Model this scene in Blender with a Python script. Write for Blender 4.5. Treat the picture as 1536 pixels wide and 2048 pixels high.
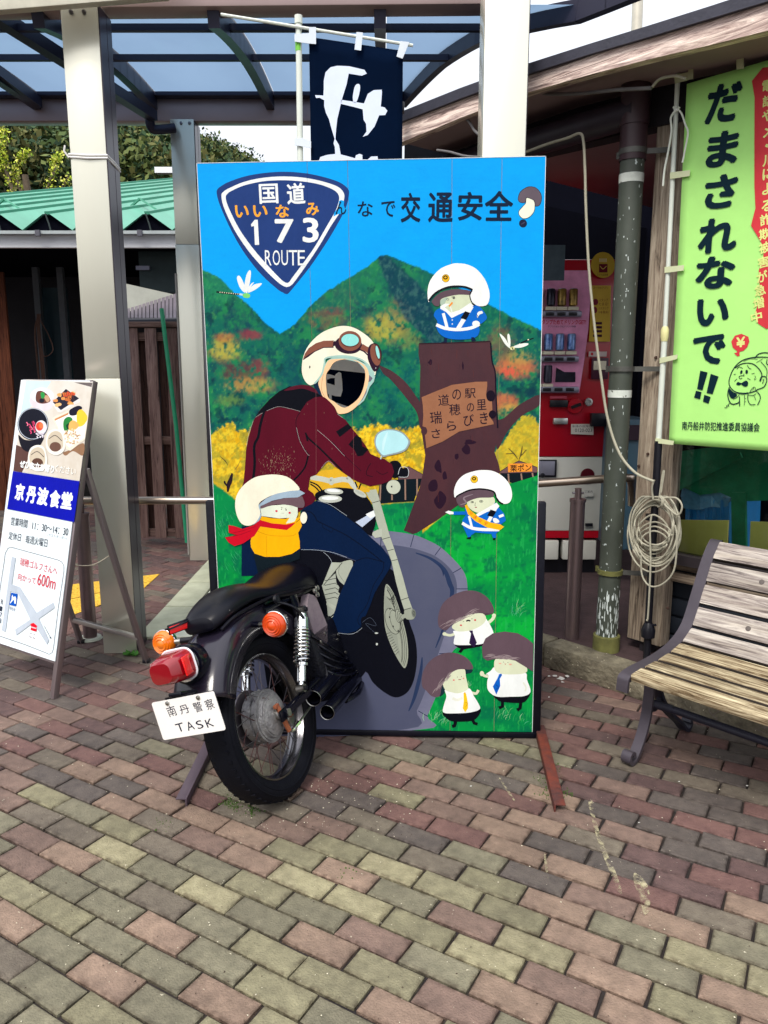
import bpy, bmesh, math, random
import numpy as np
from mathutils import Vector, Matrix
from mathutils.geometry import tessellate_polygon

rnd = random.Random(7)
SC = bpy.context.scene
COL = SC.collection
for o in list(bpy.data.objects):
    bpy.data.objects.remove(o)
R_ = math.radians

# ------------------------------------------------------------------ camera
FPX, PITCH, HC = 1540.0, R_(10.35), 1.55
cp, sp = math.cos(PITCH), math.sin(PITCH)
cam = bpy.data.cameras.new('camera')
cam.sensor_fit = 'VERTICAL'
cam.sensor_height = 36
cam.lens = FPX / 2048 * 36
cam.clip_start = 0.05
cam.clip_end = 2000
camo = bpy.data.objects.new('camera', cam)
camo.location = (0, 0, HC)
camo.rotation_euler = (R_(90) - PITCH, 0, 0)
COL.objects.link(camo)
SC.camera = camo

# ------------------------------------------------------------------ light
SUN_EL, SUN_AZ = 52, 205          # azimuth from +Y clockwise: behind the camera, to its left
W = bpy.data.worlds.new('World')
SC.world = W
W.use_nodes = True
nt = W.node_tree
nt.nodes.clear()
out = nt.nodes.new('ShaderNodeOutputWorld')
bg = nt.nodes.new('ShaderNodeBackground')
sky = nt.nodes.new('ShaderNodeTexSky')
sky.sky_type = 'NISHITA'
sky.sun_disc = False
sky.sun_elevation = R_(SUN_EL)
sky.sun_rotation = R_(SUN_AZ)
sky.air_density = 1.0
sky.dust_density = 5.0
# a high thin overcast: the blue sky shows through only a little, the rest is white cloud
mxw = nt.nodes.new('ShaderNodeMixRGB')
tcw = nt.nodes.new('ShaderNodeTexCoord')
nzw = nt.nodes.new('ShaderNodeTexNoise')
nzw.inputs['Scale'].default_value = 2.2
nzw.inputs['Detail'].default_value = 6
rpw = nt.nodes.new('ShaderNodeValToRGB')
rpw.color_ramp.elements[0].color = (4.8, 5.0, 5.4, 1)
rpw.color_ramp.elements[1].color = (6.2, 6.3, 6.5, 1)
# overcast skies are about three times as bright overhead as at the horizon
spw = nt.nodes.new('ShaderNodeSeparateXYZ')
mpw = nt.nodes.new('ShaderNodeMapRange')
mpw.inputs['From Min'].default_value = 0.0
mpw.inputs['From Max'].default_value = 1.0
mpw.inputs['To Min'].default_value = 1.0
mpw.inputs['To Max'].default_value = 3.0
vmw = nt.nodes.new('ShaderNodeVectorMath')
vmw.operation = 'SCALE'
nt.links.new(tcw.outputs['Generated'], spw.inputs[0])
nt.links.new(spw.outputs['Z'], mpw.inputs['Value'])
nt.links.new(rpw.outputs[0], vmw.inputs[0])
nt.links.new(mpw.outputs[0], vmw.inputs['Scale'])
nt.links.new(tcw.outputs['Generated'], nzw.inputs['Vector'])
nt.links.new(nzw.outputs['Fac'], rpw.inputs[0])
mxw.inputs[0].default_value = 0.75
nt.links.new(sky.outputs[0], mxw.inputs[1])
nt.links.new(vmw.outputs[0], mxw.inputs[2])
nt.links.new(mxw.outputs[0], bg.inputs['Color'])
bg.inputs['Strength'].default_value = 0.088
nt.links.new(bg.outputs[0], out.inputs[0])
sun = bpy.data.lights.new('sun', 'SUN')
sun.energy = 1.5
sun.angle = R_(18)
sun.color = (1, 0.95, 0.86)
suno = bpy.data.objects.new('sun', sun)
az, el = R_(SUN_AZ), R_(SUN_EL)
sd = Vector((math.sin(az) * math.cos(el), math.cos(az) * math.cos(el), math.sin(el)))
suno.rotation_euler = sd.to_track_quat('Z', 'Y').to_euler()
COL.objects.link(suno)
vs = SC.view_settings
vs.view_transform = 'Standard'
vs.look = 'None'
vs.gamma = 1
vs.use_curve_mapping = False
vs.exposure = 0.8
SC.display_settings.display_device = 'sRGB'
SC.cycles.max_bounces = 8
SC.cycles.diffuse_bounces = 4
SC.cycles.glossy_bounces = 4
SC.cycles.transparent_max_bounces = 12
SC.cycles.caustics_reflective = False
SC.cycles.caustics_refractive = False


# ------------------------------------------------------------------ where a sight line meets a real plane
def ray(px, py):
    a = (px - 768) / FPX
    b = (1024 - py) / FPX
    return Vector((a, cp + b * sp, -sp + b * cp))


CAMP = Vector((0, 0, HC))


def G(px, py, z=0.0):
    r = ray(px, py)
    return CAMP + r * ((z - HC) / r.z)


def P(px, py, Y):
    r = ray(px, py)
    return CAMP + r * (Y / r.y)


def onp(px, py, c, n):
    r = ray(px, py)
    return CAMP + r * ((Vector(c) - CAMP).dot(n) / r.dot(n))


# ------------------------------------------------------------------ materials
def lin(c):
    def f(v):
        v = v / 255.0
        return v / 12.92 if v <= 0.04045 else ((v + 0.055) / 1.055) ** 2.4
    return (f(c[0]), f(c[1]), f(c[2]), 1)


MATS = {}


def M(name, col, rough=0.6, var=0.12, scale=12.0, bump=0.0, metal=0.0, stretch=(1, 1, 1), col2=None, spec=0.4,
      coat=0.0, bscale=None, k=1.0, obj_rand=0.0, speck=None, emit=None, trans=0.0, thr=0.62, sscale=60.0, dirt=0.0):
    """one procedural material: colour with large and fine noise, relief, optional flecks of a second colour"""
    if name in MATS:
        return MATS[name]
    m = bpy.data.materials.new(name)
    MATS[name] = m
    m.use_nodes = True
    t = m.node_tree
    N, L = t.nodes, t.links
    b = N['Principled BSDF']
    c = lin(col)
    c = tuple(min(0.92, v * k) for v in c[:3]) + (1,)
    tc = N.new('ShaderNodeTexCoord')
    mp = N.new('ShaderNodeMapping')
    mp.inputs['Scale'].default_value = stretch
    L.new(tc.outputs['Object'], mp.inputs['Vector'])
    vec = mp.outputs[0]
    oi = N.new('ShaderNodeObjectInfo')
    if obj_rand:
        ad = N.new('ShaderNodeVectorMath')
        ad.operation = 'ADD'
        sc = N.new('ShaderNodeVectorMath')
        sc.operation = 'SCALE'
        cb = N.new('ShaderNodeCombineXYZ')
        for i in range(3):
            L.new(oi.outputs['Random'], cb.inputs[i])
        L.new(cb.outputs[0], sc.inputs[0])
        sc.inputs['Scale'].default_value = 57.0
        L.new(vec, ad.inputs[0])
        L.new(sc.outputs[0], ad.inputs[1])
        vec = ad.outputs[0]
    n1 = N.new('ShaderNodeTexNoise')
    n1.inputs['Scale'].default_value = scale
    n1.inputs['Detail'].default_value = 8
    n1.inputs['Roughness'].default_value = 0.65
    L.new(vec, n1.inputs['Vector'])
    rp = N.new('ShaderNodeValToRGB')
    rp.color_ramp.elements[0].position = 0.28
    rp.color_ramp.elements[1].position = 0.72
    L.new(n1.outputs['Fac'], rp.inputs[0])
    if col2 is None:
        a = tuple(v * (1 - var) for v in c[:3]) + (1,)
        d = tuple(min(0.95, v * (1 + var)) for v in c[:3]) + (1,)
    else:
        a, d = c, tuple(v * k for v in lin(col2)[:3]) + (1,)
    rp.color_ramp.elements[0].color = a
    rp.color_ramp.elements[1].color = d
    cur = rp.outputs[0]
    if obj_rand:
        hsv = N.new('ShaderNodeHueSaturation')
        mr = N.new('ShaderNodeMapRange')
        mr.inputs['To Min'].default_value = 1 - obj_rand
        mr.inputs['To Max'].default_value = 1 + obj_rand
        L.new(oi.outputs['Random'], mr.inputs['Value'])
        L.new(mr.outputs[0], hsv.inputs['Value'])
        L.new(cur, hsv.inputs['Color'])
        cur = hsv.outputs[0]
    if speck:
        n3 = N.new('ShaderNodeTexNoise')
        n3.inputs['Scale'].default_value = sscale
        n3.inputs['Detail'].default_value = 3
        L.new(vec, n3.inputs['Vector'])
        r3 = N.new('ShaderNodeValToRGB')
        r3.color_ramp.elements[0].position = thr
        r3.color_ramp.elements[1].position = thr + 0.03
        L.new(n3.outputs['Fac'], r3.inputs[0])
        mx = N.new('ShaderNodeMixRGB')
        L.new(r3.outputs[0], mx.inputs[0])
        L.new(cur, mx.inputs[1])
        mx.inputs[2].default_value = lin(speck)
        cur = mx.outputs[0]
    if dirt:
        ge = N.new('ShaderNodeNewGeometry')
        n4 = N.new('ShaderNodeTexNoise')
        n4.inputs['Scale'].default_value = 3.2
        n4.inputs['Detail'].default_value = 9
        n4.inputs['Roughness'].default_value = 0.72
        L.new(ge.outputs['Position'], n4.inputs['Vector'])
        r4 = N.new('ShaderNodeValToRGB')
        r4.color_ramp.elements[0].position = 0.34
        r4.color_ramp.elements[0].color = (0.50, 0.47, 0.46, 1)
        r4.color_ramp.elements[1].position = 0.66
        r4.color_ramp.elements[1].color = (1.12, 1.10, 1.02, 1)
        L.new(n4.outputs['Fac'], r4.inputs[0])
        m4 = N.new('ShaderNodeMixRGB')
        m4.blend_type = 'MULTIPLY'
        m4.inputs[0].default_value = dirt
        L.new(cur, m4.inputs[1])
        L.new(r4.outputs[0], m4.inputs[2])
        cur = m4.outputs[0]
    L.new(cur, b.inputs['Base Color'])
    b.inputs['Roughness'].default_value = rough
    b.inputs['Metallic'].default_value = metal
    b.inputs['Specular IOR Level'].default_value = spec
    if coat:
        b.inputs['Coat Weight'].default_value = coat
        b.inputs['Coat Roughness'].default_value = 0.08
    if trans:
        b.inputs['Transmission Weight'].default_value = trans
    if bump:
        n2 = N.new('ShaderNodeTexNoise')
        n2.inputs['Scale'].default_value = bscale or scale * 6
        n2.inputs['Detail'].default_value = 6
        L.new(vec, n2.inputs['Vector'])
        bm_ = N.new('ShaderNodeBump')
        bm_.inputs['Strength'].default_value = bump
        bm_.inputs['Distance'].default_value = 0.01
        L.new(n2.outputs['Fac'], bm_.inputs['Height'])
        L.new(bm_.outputs[0], b.inputs['Normal'])
    return m


def paint(col, gloss=0.5, k=0.86):
    nm = 'paint_%d_%d_%d' % tuple(col)
    if nm in MATS:
        return MATS[nm]
    return M(nm, col, rough=gloss + .08, var=0.11, scale=9, bump=0.12, bscale=90, k=k, spec=0.1, stretch=(1, 1, .35))


def wood(nm, c1, c2, along='X', rough=0.85, bump=0.5, k=1.0, orand=0.18):
    """weathered timber with grain running along one local axis, darker cracks and knots"""
    if nm in MATS:
        return MATS[nm]
    m = bpy.data.materials.new(nm)
    MATS[nm] = m
    m.use_nodes = True
    t = m.node_tree
    N, L = t.nodes, t.links
    b = N['Principled BSDF']
    tc = N.new('ShaderNodeTexCoord')
    mp = N.new('ShaderNodeMapping')
    s = [14, 14, 14]
    s['XYZ'.index(along)] = 0.9
    mp.inputs['Scale'].default_value = s
    oi = N.new('ShaderNodeObjectInfo')
    cb = N.new('ShaderNodeCombineXYZ')
    mu = N.new('ShaderNodeMath')
    mu.operation = 'MULTIPLY'
    mu.inputs[1].default_value = 37.0
    L.new(oi.outputs['Random'], mu.inputs[0])
    for i in range(3):
        L.new(mu.outputs[0], cb.inputs[i])
    L.new(cb.outputs[0], mp.inputs['Location'])
    L.new(tc.outputs['Object'], mp.inputs['Vector'])
    n0 = N.new('ShaderNodeTexNoise')
    n0.inputs['Scale'].default_value = 1.3
    n0.inputs['Detail'].default_value = 2
    L.new(mp.outputs[0], n0.inputs['Vector'])
    n1 = N.new('ShaderNodeTexNoise')
    n1.inputs['Scale'].default_value = 4.0
    n1.inputs['Detail'].default_value = 9
    n1.inputs['Roughness'].default_value = 0.7
    n1.inputs['Distortion'].default_value = 1.1
    L.new(mp.outputs[0], n1.inputs['Vector'])
    rp = N.new('ShaderNodeValToRGB')
    e = rp.color_ramp.elements
    A, Bc = lin(c1), lin(c2)
    e[0].position = 0.36
    e[0].color = tuple(v * 0.35 * k for v in A[:3]) + (1,)
    e[1].position = 0.7
    e[1].color = tuple(v * k for v in Bc[:3]) + (1,)
    el_ = e.new(0.44)
    el_.color = tuple(v * k for v in A[:3]) + (1,)
    L.new(n1.outputs['Fac'], rp.inputs[0])
    mx = N.new('ShaderNodeMixRGB')
    mx.blend_type = 'MULTIPLY'
    mx.inputs[0].default_value = 0.6
    r0 = N.new('ShaderNodeValToRGB')
    r0.color_ramp.elements[0].position = 0.35
    r0.color_ramp.elements[0].color = (0.45, 0.4, 0.36, 1)
    r0.color_ramp.elements[1].position = 0.6
    L.new(n0.outputs['Fac'], r0.inputs[0])
    L.new(rp.outputs[0], mx.inputs[1])
    L.new(r0.outputs[0], mx.inputs[2])
    hsv = N.new('ShaderNodeHueSaturation')
    mr = N.new('ShaderNodeMapRange')
    mr.inputs['To Min'].default_value = 1 - orand
    mr.inputs['To Max'].default_value = 1 + orand
    L.new(oi.outputs['Random'], mr.inputs['Value'])
    L.new(mr.outputs[0], hsv.inputs['Value'])
    L.new(mx.outputs[0], hsv.inputs['Color'])
    L.new(hsv.outputs[0], b.inputs['Base Color'])
    b.inputs['Roughness'].default_value = rough
    b.inputs['Specular IOR Level'].default_value = 0.2
    bp = N.new('ShaderNodeBump')
    bp.inputs['Strength'].default_value = bump
    bp.inputs['Distance'].default_value = 0.006
    L.new(n1.outputs['Fac'], bp.inputs['Height'])
    L.new(bp.outputs[0], b.inputs['Normal'])
    return m


def vcol(nm, rough=0.55, bump=0.15):
    m = bpy.data.materials.new(nm)
    m.use_nodes = True
    t = m.node_tree
    N, L = t.nodes, t.links
    b = N['Principled BSDF']
    a = N.new('ShaderNodeAttribute')
    a.attribute_name = 'Col'
    L.new(a.outputs['Color'], b.inputs['Base Color'])
    b.inputs['Roughness'].default_value = rough
    b.inputs['Specular IOR Level'].default_value = 0.1
    n = N.new('ShaderNodeTexNoise')
    n.inputs['Scale'].default_value = 90
    n.inputs['Detail'].default_value = 5
    tc = N.new('ShaderNodeTexCoord')
    L.new(tc.outputs['Object'], n.inputs['Vector'])
    bp = N.new('ShaderNodeBump')
    bp.inputs['Strength'].default_value = bump
    bp.inputs['Distance'].default_value = 0.004
    L.new(n.outputs['Fac'], bp.inputs['Height'])
    L.new(bp.outputs[0], b.inputs['Normal'])
    return m


# ------------------------------------------------------------------ geometry
class Geo:
    def __init__(s, T=None):
        s.v, s.f, s.mi, s.mats = [], [], [], []
        s.T = T

    def m(s, mat):
        if mat not in s.mats:
            s.mats.append(mat)
        return s.mats.index(mat)

    def add(s, vs_, fs_, mat=None):
        k = len(s.v)
        if s.T is not None:
            vs_ = [s.T @ Vector(v) for v in vs_]
        s.v += [tuple(v) for v in vs_]
        i = s.m(mat) if mat is not None else 0
        for f in fs_:
            s.f.append(tuple(a + k for a in f))
            s.mi.append(i)
        return s

    def box(s, c, d, rot=None, mat=None, bev=0.0):
        hx, hy, hz = d[0] / 2, d[1] / 2, d[2] / 2
        c = Vector(c)
        if bev <= 0:
            vs_ = [Vector((x, y, z)) for x in (-hx, hx) for y in (-hy, hy) for z in (-hz, hz)]
            fs_ = [(0, 1, 3, 2), (4, 6, 7, 5), (0, 4, 5, 1), (2, 3, 7, 6), (0, 2, 6, 4), (1, 5, 7, 3)]
        else:
            bmx = bmesh.new()
            bmesh.ops.create_cube(bmx, size=1)
            for v in bmx.verts:
                v.co = Vector((v.co.x * d[0], v.co.y * d[1], v.co.z * d[2]))
            bmesh.ops.bevel(bmx, geom=bmx.edges[:], offset=bev, segments=2, affect='EDGES', profile=0.5)
            bmx.verts.index_update()
            vs_ = [v.co.copy() for v in bmx.verts]
            fs_ = [tuple(v.index for v in f.verts) for f in bmx.faces]
            bmx.free()
        if rot is not None:
            vs_ = [rot @ v for v in vs_]
        return s.add([c + v for v in vs_], fs_, mat)

    def bar(s, a, b, w, h, up=(0, 0, 1), mat=None, bev=0.0):
        a, b = Vector(a), Vector(b)
        x = (b - a).normalized()
        y = Vector(up).cross(x)
        if y.length < 1e-4:
            y = Vector((0, 1, 0))
        y.normalize()
        z = x.cross(y)
        rot = Matrix((x, y, z)).transposed()
        return s.box((a + b) / 2, ((b - a).length, w, h), rot, mat, bev)

    def tube(s, pts, r, n=10, mat=None, cap=True, closed=False):
        pts = [Vector(p) for p in pts]
        rr = r if isinstance(r, (list, tuple)) else [r] * len(pts)
        vs_, fs_ = [], []
        prev = None
        L = len(pts)
        for i, p in enumerate(pts):
            if closed:
                t = pts[(i + 1) % L] - pts[i - 1]
            else:
                t = pts[min(i + 1, L - 1)] - pts[max(i - 1, 0)]
            if t.length < 1e-9:
                t = Vector((0, 0, 1))
            t.normalize()
            if prev is None:
                u = t.orthogonal().normalized()
            else:
                u = prev - t * prev.dot(t)
                if u.length < 1e-6:
                    u = t.orthogonal()
                u.normalize()
            prev = u
            w = t.cross(u)
            for k in range(n):
                a = 2 * math.pi * k / n
                vs_.append(p + (u * math.cos(a) + w * math.sin(a)) * rr[i])
        for i in range(L - (0 if closed else 1)):
            for k in range(n):
                a, b = i * n + k, i * n + (k + 1) % n
                c, d = ((i + 1) % L) * n + (k + 1) % n, ((i + 1) % L) * n + k
                fs_.append((a, b, c, d))
        if cap and not closed:
            fs_.append(tuple(range(n - 1, -1, -1)))
            fs_.append(tuple((L - 1) * n + k for k in range(n)))
        return s.add(vs_, fs_, mat)

    def lathe(s, c, axis, prof, n=24, mat=None, closed=False, a0=0, a1=2 * math.pi, ref=None):
        """prof: (distance along axis, radius)"""
        c, axis = Vector(c), Vector(axis).normalized()
        u = Vector(ref) if ref is not None else axis.orthogonal().normalized()
        u = (u - axis * u.dot(axis)).normalized()
        w = axis.cross(u)
        full = abs(a1 - a0 - 2 * math.pi) < 1e-6
        nn = n if full else n + 1
        vs_, fs_ = [], []
        for h, r in prof:
            for k in range(nn):
                a = a0 + (a1 - a0) * k / n
                vs_.append(c + axis * h + (u * math.cos(a) + w * math.sin(a)) * r)
        m_ = len(prof)
        for i in range(m_ if closed else m_ - 1):
            j = (i + 1) % m_
            for k in range(n):
                k2 = (k + 1) % nn
                fs_.append((i * nn + k, i * nn + k2, j * nn + k2, j * nn + k))
        return s.add(vs_, fs_, mat)

    def poly(s, loops, mat=None):
        """flat polygon from 3D loops (first outer, rest holes)"""
        loops = [[Vector(p) for p in l] for l in loops]
        tr = tessellate_polygon(loops)
        flat = [p for l in loops for p in l]
        return s.add(flat, [tuple(t) for t in tr], mat)

    def extr(s, loops, off, mat=None):
        """polygon with holes extruded by vector off"""
        off = Vector(off)
        loops = [[Vector(p) for p in l] for l in loops]
        tr = tessellate_polygon(loops)
        flat = [p for l in loops for p in l]
        n = len(flat)
        fs_ = [tuple(t) for t in tr] + [tuple(a + n for a in reversed(t)) for t in tr]
        k = 0
        for l in loops:
            for i in range(len(l)):
                j = (i + 1) % len(l)
                fs_.append((k + i, k + j, k + j + n, k + i + n))
            k += len(l)
        return s.add(flat + [p + off for p in flat], fs_, mat)

    def mesh(s, name, mats=None, smooth=True, inv=None, fix=True):
        me = bpy.data.meshes.new(name)
        vv = s.v if inv is None else [tuple(inv @ Vector(v)) for v in s.v]
        me.from_pydata(vv, [], s.f)
        for m_ in (mats or s.mats):
            me.materials.append(m_)
        if not mats:
            me.polygons.foreach_set('material_index', s.mi)
        if fix:
            b = bmesh.new()
            b.from_mesh(me)
            bmesh.ops.recalc_face_normals(b, faces=b.faces)
            b.to_mesh(me)
            b.free()
        if smooth:
            me.shade_smooth()
            try:
                me.set_sharp_from_angle(angle=R_(38))
            except Exception:
                pass
        me.update()
        return me


def link(name, me, parent=None):
    o = bpy.data.objects.new(name, me)
    COL.objects.link(o)
    if parent is not None:
        o.parent = parent
    return o


WM = {}


def thing(name, label, cat, M4=None, group=None, loc=None, rz=0):
    o = bpy.data.objects.new(name, None)
    o.empty_display_size = 0.05
    if M4 is None:
        M4 = Matrix.Translation(Vector(loc or (0, 0, 0))) @ Matrix.Rotation(rz, 4, 'Z')
    o.matrix_world = M4
    COL.objects.link(o)
    o['label'] = label
    o['category'] = cat
    if group:
        o['group'] = group
    WM[o.name] = M4.copy()
    return o


def part(name, g, mat=None, parent=None, world=False, smooth=True, label=None, stuff=False, fix=True):
    """g in the thing's own frame, or in the world frame when world=True"""
    inv = None
    root = parent
    if world and parent is not None:
        while root.parent is not None:
            root = root.parent
        inv = WM[root.name].inverted()
    me = g.mesh(name, [mat] if mat is not None else None, smooth, inv, fix)
    o = link(name, me, parent)
    if label:
        o['label'] = label
    if stuff:
        o['kind'] = 'stuff'
    return o


def solo(name, g, mat, label, cat, group=None, smooth=True, fix=True, kind=None):
    c = Vector((0, 0, 0))
    xs = [v[0] for v in g.v]
    ys = [v[1] for v in g.v]
    zs = [v[2] for v in g.v]
    c = Vector(((min(xs) + max(xs)) / 2, (min(ys) + max(ys)) / 2, min(zs)))
    me = g.mesh(name, [mat] if mat is not None else None, smooth, Matrix.Translation(-c), fix)
    o = link(name, me)
    o.location = c
    if kind:
        o['kind'] = kind
    if label:
        o['label'] = label
    if cat:
        o['category'] = cat
    if group:
        o['group'] = group
    return o


def frame(o, x, y=None, z=None):
    """matrix from origin and axes"""
    x = Vector(x).normalized()
    z = Vector(z or (0, 0, 1)).normalized()
    y = z.cross(x).normalized()
    z = x.cross(y)
    m = Matrix((x, y, z)).transposed().to_4x4()
    m.translation = Vector(o)
    return m


def cr(pts, n=5, closed=True):
    """Catmull-Rom through 2D or 3D points"""
    pts = [Vector(p) for p in pts]
    L = len(pts)
    res = []
    rng = range(L) if closed else range(L - 1)
    for i in rng:
        if closed:
            a, b, c, d = pts[i - 1], pts[i], pts[(i + 1) % L], pts[(i + 2) % L]
        else:
            a, b, c, d = pts[max(i - 1, 0)], pts[i], pts[i + 1], pts[min(i + 2, L - 1)]
        for k in range(n):
            t = k / n
            res.append(0.5 * ((2 * b) + (c - a) * t + (2 * a - 5 * b + 4 * c - d) * t * t + (3 * b - a - 3 * c + d) * t ** 3))
    if not closed:
        res.append(pts[-1])
    return res


def text_mesh(s, bold=0.0):
    cu = bpy.data.curves.new('t', 'FONT')
    cu.body = s
    cu.offset = bold
    cu.resolution_u = 3
    ob = bpy.data.objects.new('t', cu)
    COL.objects.link(ob)
    me = bpy.data.meshes.new_from_object(ob)
    v = [(p.co.x, p.co.y) for p in me.vertices]
    f = [tuple(p.vertices) for p in me.polygons]
    bpy.data.objects.remove(ob)
    bpy.data.meshes.remove(me)
    return v, f


class Print:
    """flat paint or print lying on a plane: shapes are traced in photo coordinates and land on the plane"""

    def __init__(s, c, n, right, tf=None, step=0.00002, base=0.0001):
        s.c, s.n = Vector(c), Vector(n).normalized()     # n towards the viewer
        s.r = Vector(right).normalized()
        s.u = s.n.cross(s.r).normalized()
        s.g = Geo()
        s.tf = tf
        s.step, s.base = step, base
        s.lay = 0

    def setz(s, o, k):
        s.tf = (o, k)
        return s

    def px(s, p):
        if s.tf:
            return (s.tf[0][0] + p[0] / s.tf[1], s.tf[0][1] + p[1] / s.tf[1])
        return (p[0], p[1])

    def w(s, p, lay=None):
        q = s.px(p)
        lay = s.lay if lay is None else lay
        return onp(q[0], q[1], s.c + s.n * (s.base + lay * s.step), s.n)

    def poly(s, pts, col, smooth=True, holes=(), n=5, up=True):
        if up:
            s.lay += 1
        f = (lambda l: cr([(a[0], a[1], 0) for a in l], n)) if smooth else (lambda l: [Vector((a[0], a[1], 0)) for a in l])
        loops = [f(pts)] + [f(h) for h in holes]
        s.g.poly([[s.w(p) for p in l] for l in loops], col if not isinstance(col, tuple) else paint(col))

    def ell(s, cx, cy, rx, ry, col, rot=0, n=28, hole=None, up=True):
        a = R_(rot)

        def L(rx, ry):
            return [(cx + rx * math.cos(t) * math.cos(a) - ry * math.sin(t) * math.sin(a),
                     cy + rx * math.cos(t) * math.sin(a) + ry * math.sin(t) * math.cos(a)) for t in
                    [2 * math.pi * i / n for i in range(n)]]
        s.poly(L(rx, ry), col, False, holes=[L(*hole)] if hole else (), up=up)

    def line(s, pts, wd, col, smooth=True, closed=False, taper=0, up=True):
        if up:
            s.lay += 1
        q = [Vector((p[0], p[1], 0)) for p in pts]
        if smooth and len(q) > 2:
            q = cr(q, 5, closed)
        L = len(q)
        vs_ = []
        for i, p in enumerate(q):
            t = (q[(i + 1) % L] - q[i - 1]) if closed else (q[min(i + 1, L - 1)] - q[max(i - 1, 0)])
            if t.length < 1e-9:
                t = Vector((1, 0, 0))
            t.normalize()
            nn = Vector((-t.y, t.x, 0))
            wv = wd / 2 * (1 if not taper else max(0.08, 1 - taper * abs(2 * i / (L - 1) - 1) ** 1.5))
            vs_ += [p + nn * wv, p - nn * wv]
        fs_ = []
        for i in range(L - (0 if closed else 1)):
            j = (i + 1) % L
            fs_.append((2 * i, 2 * i + 1, 2 * j + 1, 2 * j))
        s.g.add([s.w(v) for v in vs_], fs_, col if not isinstance(col, tuple) else paint(col))

    def text(s, t, a, b, hpx, col, bold=0.0, up=True):
        """a, b: middle of the left and of the right end; hpx: height in traced units"""
        if up:
            s.lay += 1
        A, B = s.w(a), s.w(b)
        mid = ((a[0] + b[0]) / 2, (a[1] + b[1]) / 2)
        H = (s.w((mid[0], mid[1] - hpx / 2)) - s.w((mid[0], mid[1] + hpx / 2)))
        x = (B - A)
        wd = x.length
        x.normalize()
        y = s.n.cross(x).normalized()
        H = abs(H.dot(y))
        v, f = text_mesh(t, 0.0)
        x0, x1 = min(p[0] for p in v), max(p[0] for p in v)
        y0, y1 = min(p[1] for p in v), max(p[1] for p in v)
        cy = (y0 + y1) / 2
        bx = bold * (wd / (x1 - x0)) * .8
        by = bold * (H / (y1 - y0)) * .8
        wd2, H2 = wd - 2 * max(0, bx), H - 2 * max(0, by)
        base = [(bx + (p[0] - x0) / (x1 - x0) * wd2, (p[1] - cy) / (y1 - y0) * H2) for p in v]
        sh = [(0, 0)]
        if bold > .004:
            sh = [(bx * math.cos(a), by * math.sin(a)) for a in (0, 1.05, 2.09, 3.14, 4.19, 5.24)] + [(0, 0)]
        mt_ = col if not isinstance(col, tuple) else paint(col)
        for i, (ox, oy) in enumerate(sh):
            s.g.add([A + x * (p[0] + ox) + y * (p[1] + oy) + s.n * (i * s.step * .3) for p in base], f, mt_)
        s.lay += len(sh) // 3

    def tbox(s, t, x0, y0, x1, y1, col, bold=0.0, dy=0):
        s.text(t, (x0, (y0 + y1) / 2 - dy), (x1, (y0 + y1) / 2 + dy), y1 - y0, col, bold)

    def flush(s, name, parent, label=None):
        o = part(name, s.g, None, parent, world=True, smooth=False, label=label, fix=False)
        s.g = Geo()
        s.lay = 0
        return o


# ------------------------------------------------------------------ value noise for painted colours and scatter
_rs = np.random.RandomState(3)
_tab = _rs.rand(256, 256)


def vn(x, y):
    xi, yi = np.floor(x).astype(int), np.floor(y).astype(int)
    fx, fy = x - xi, y - yi
    fx, fy = fx * fx * (3 - 2 * fx), fy * fy * (3 - 2 * fy)
    a = _tab[xi % 256, yi % 256]
    b = _tab[(xi + 1) % 256, yi % 256]
    c = _tab[xi % 256, (yi + 1) % 256]
    d = _tab[(xi + 1) % 256, (yi + 1) % 256]
    return (a * (1 - fx) + b * fx) * (1 - fy) + (c * (1 - fx) + d * fx) * fy


def fbm(x, y, o=5, g=0.55):
    s, a, t = 0, 1, 0
    for i in range(o):
        s = s + a * vn(x * 2 ** i + i * 17.3, y * 2 ** i + i * 9.1)
        t += a
        a *= g
    return s / t

# =================================================================== THE GROUND
UD = Vector((-0.657, 0.754, 0)).normalized()      # along the right-hand building, going away
VD = Vector((-0.754, -0.657, 0)).normalized()     # out of its front
SLOT = M('joint_dirt', (22, 18, 24), rough=0.95, scale=7, bump=0.6, col2=(58, 50, 44))
g = Geo()
g.poly([[(-60, -20, -.012), (60, -20, -.012), (60, 400, -.012), (-60, 400, -.012)]])
me = g.mesh('ground', [SLOT], False)
ground = link('ground', me)
ground['kind'] = 'structure'

FLOORM = M('red_brown_floor', (66, 50, 52), rough=0.85, var=0.3, scale=10, bump=0.3)
g = Geo()
KP = G(1180, 1366, 0)                   # a point on the kerb's front edge
kb = lambda u, v, z=0: tuple(KP + UD * u + VD * v + Vector((0, 0, z)))
pav = bpy.data.objects.new('pavement', None)
COL.objects.link(pav)
pav['kind'] = 'structure'
WM['pavement'] = Matrix.Identity(4)

pm = []
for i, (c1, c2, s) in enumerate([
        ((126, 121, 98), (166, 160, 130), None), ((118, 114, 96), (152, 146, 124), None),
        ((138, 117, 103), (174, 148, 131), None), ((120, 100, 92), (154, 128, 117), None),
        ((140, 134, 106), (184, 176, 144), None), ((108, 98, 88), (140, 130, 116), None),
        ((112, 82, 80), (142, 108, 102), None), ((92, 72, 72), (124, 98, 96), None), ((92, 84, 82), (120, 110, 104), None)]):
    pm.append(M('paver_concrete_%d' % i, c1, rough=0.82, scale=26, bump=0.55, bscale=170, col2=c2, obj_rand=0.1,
                speck=(214, 206, 184), thr=0.735, sscale=95, k=.72, dirt=.6))

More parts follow.
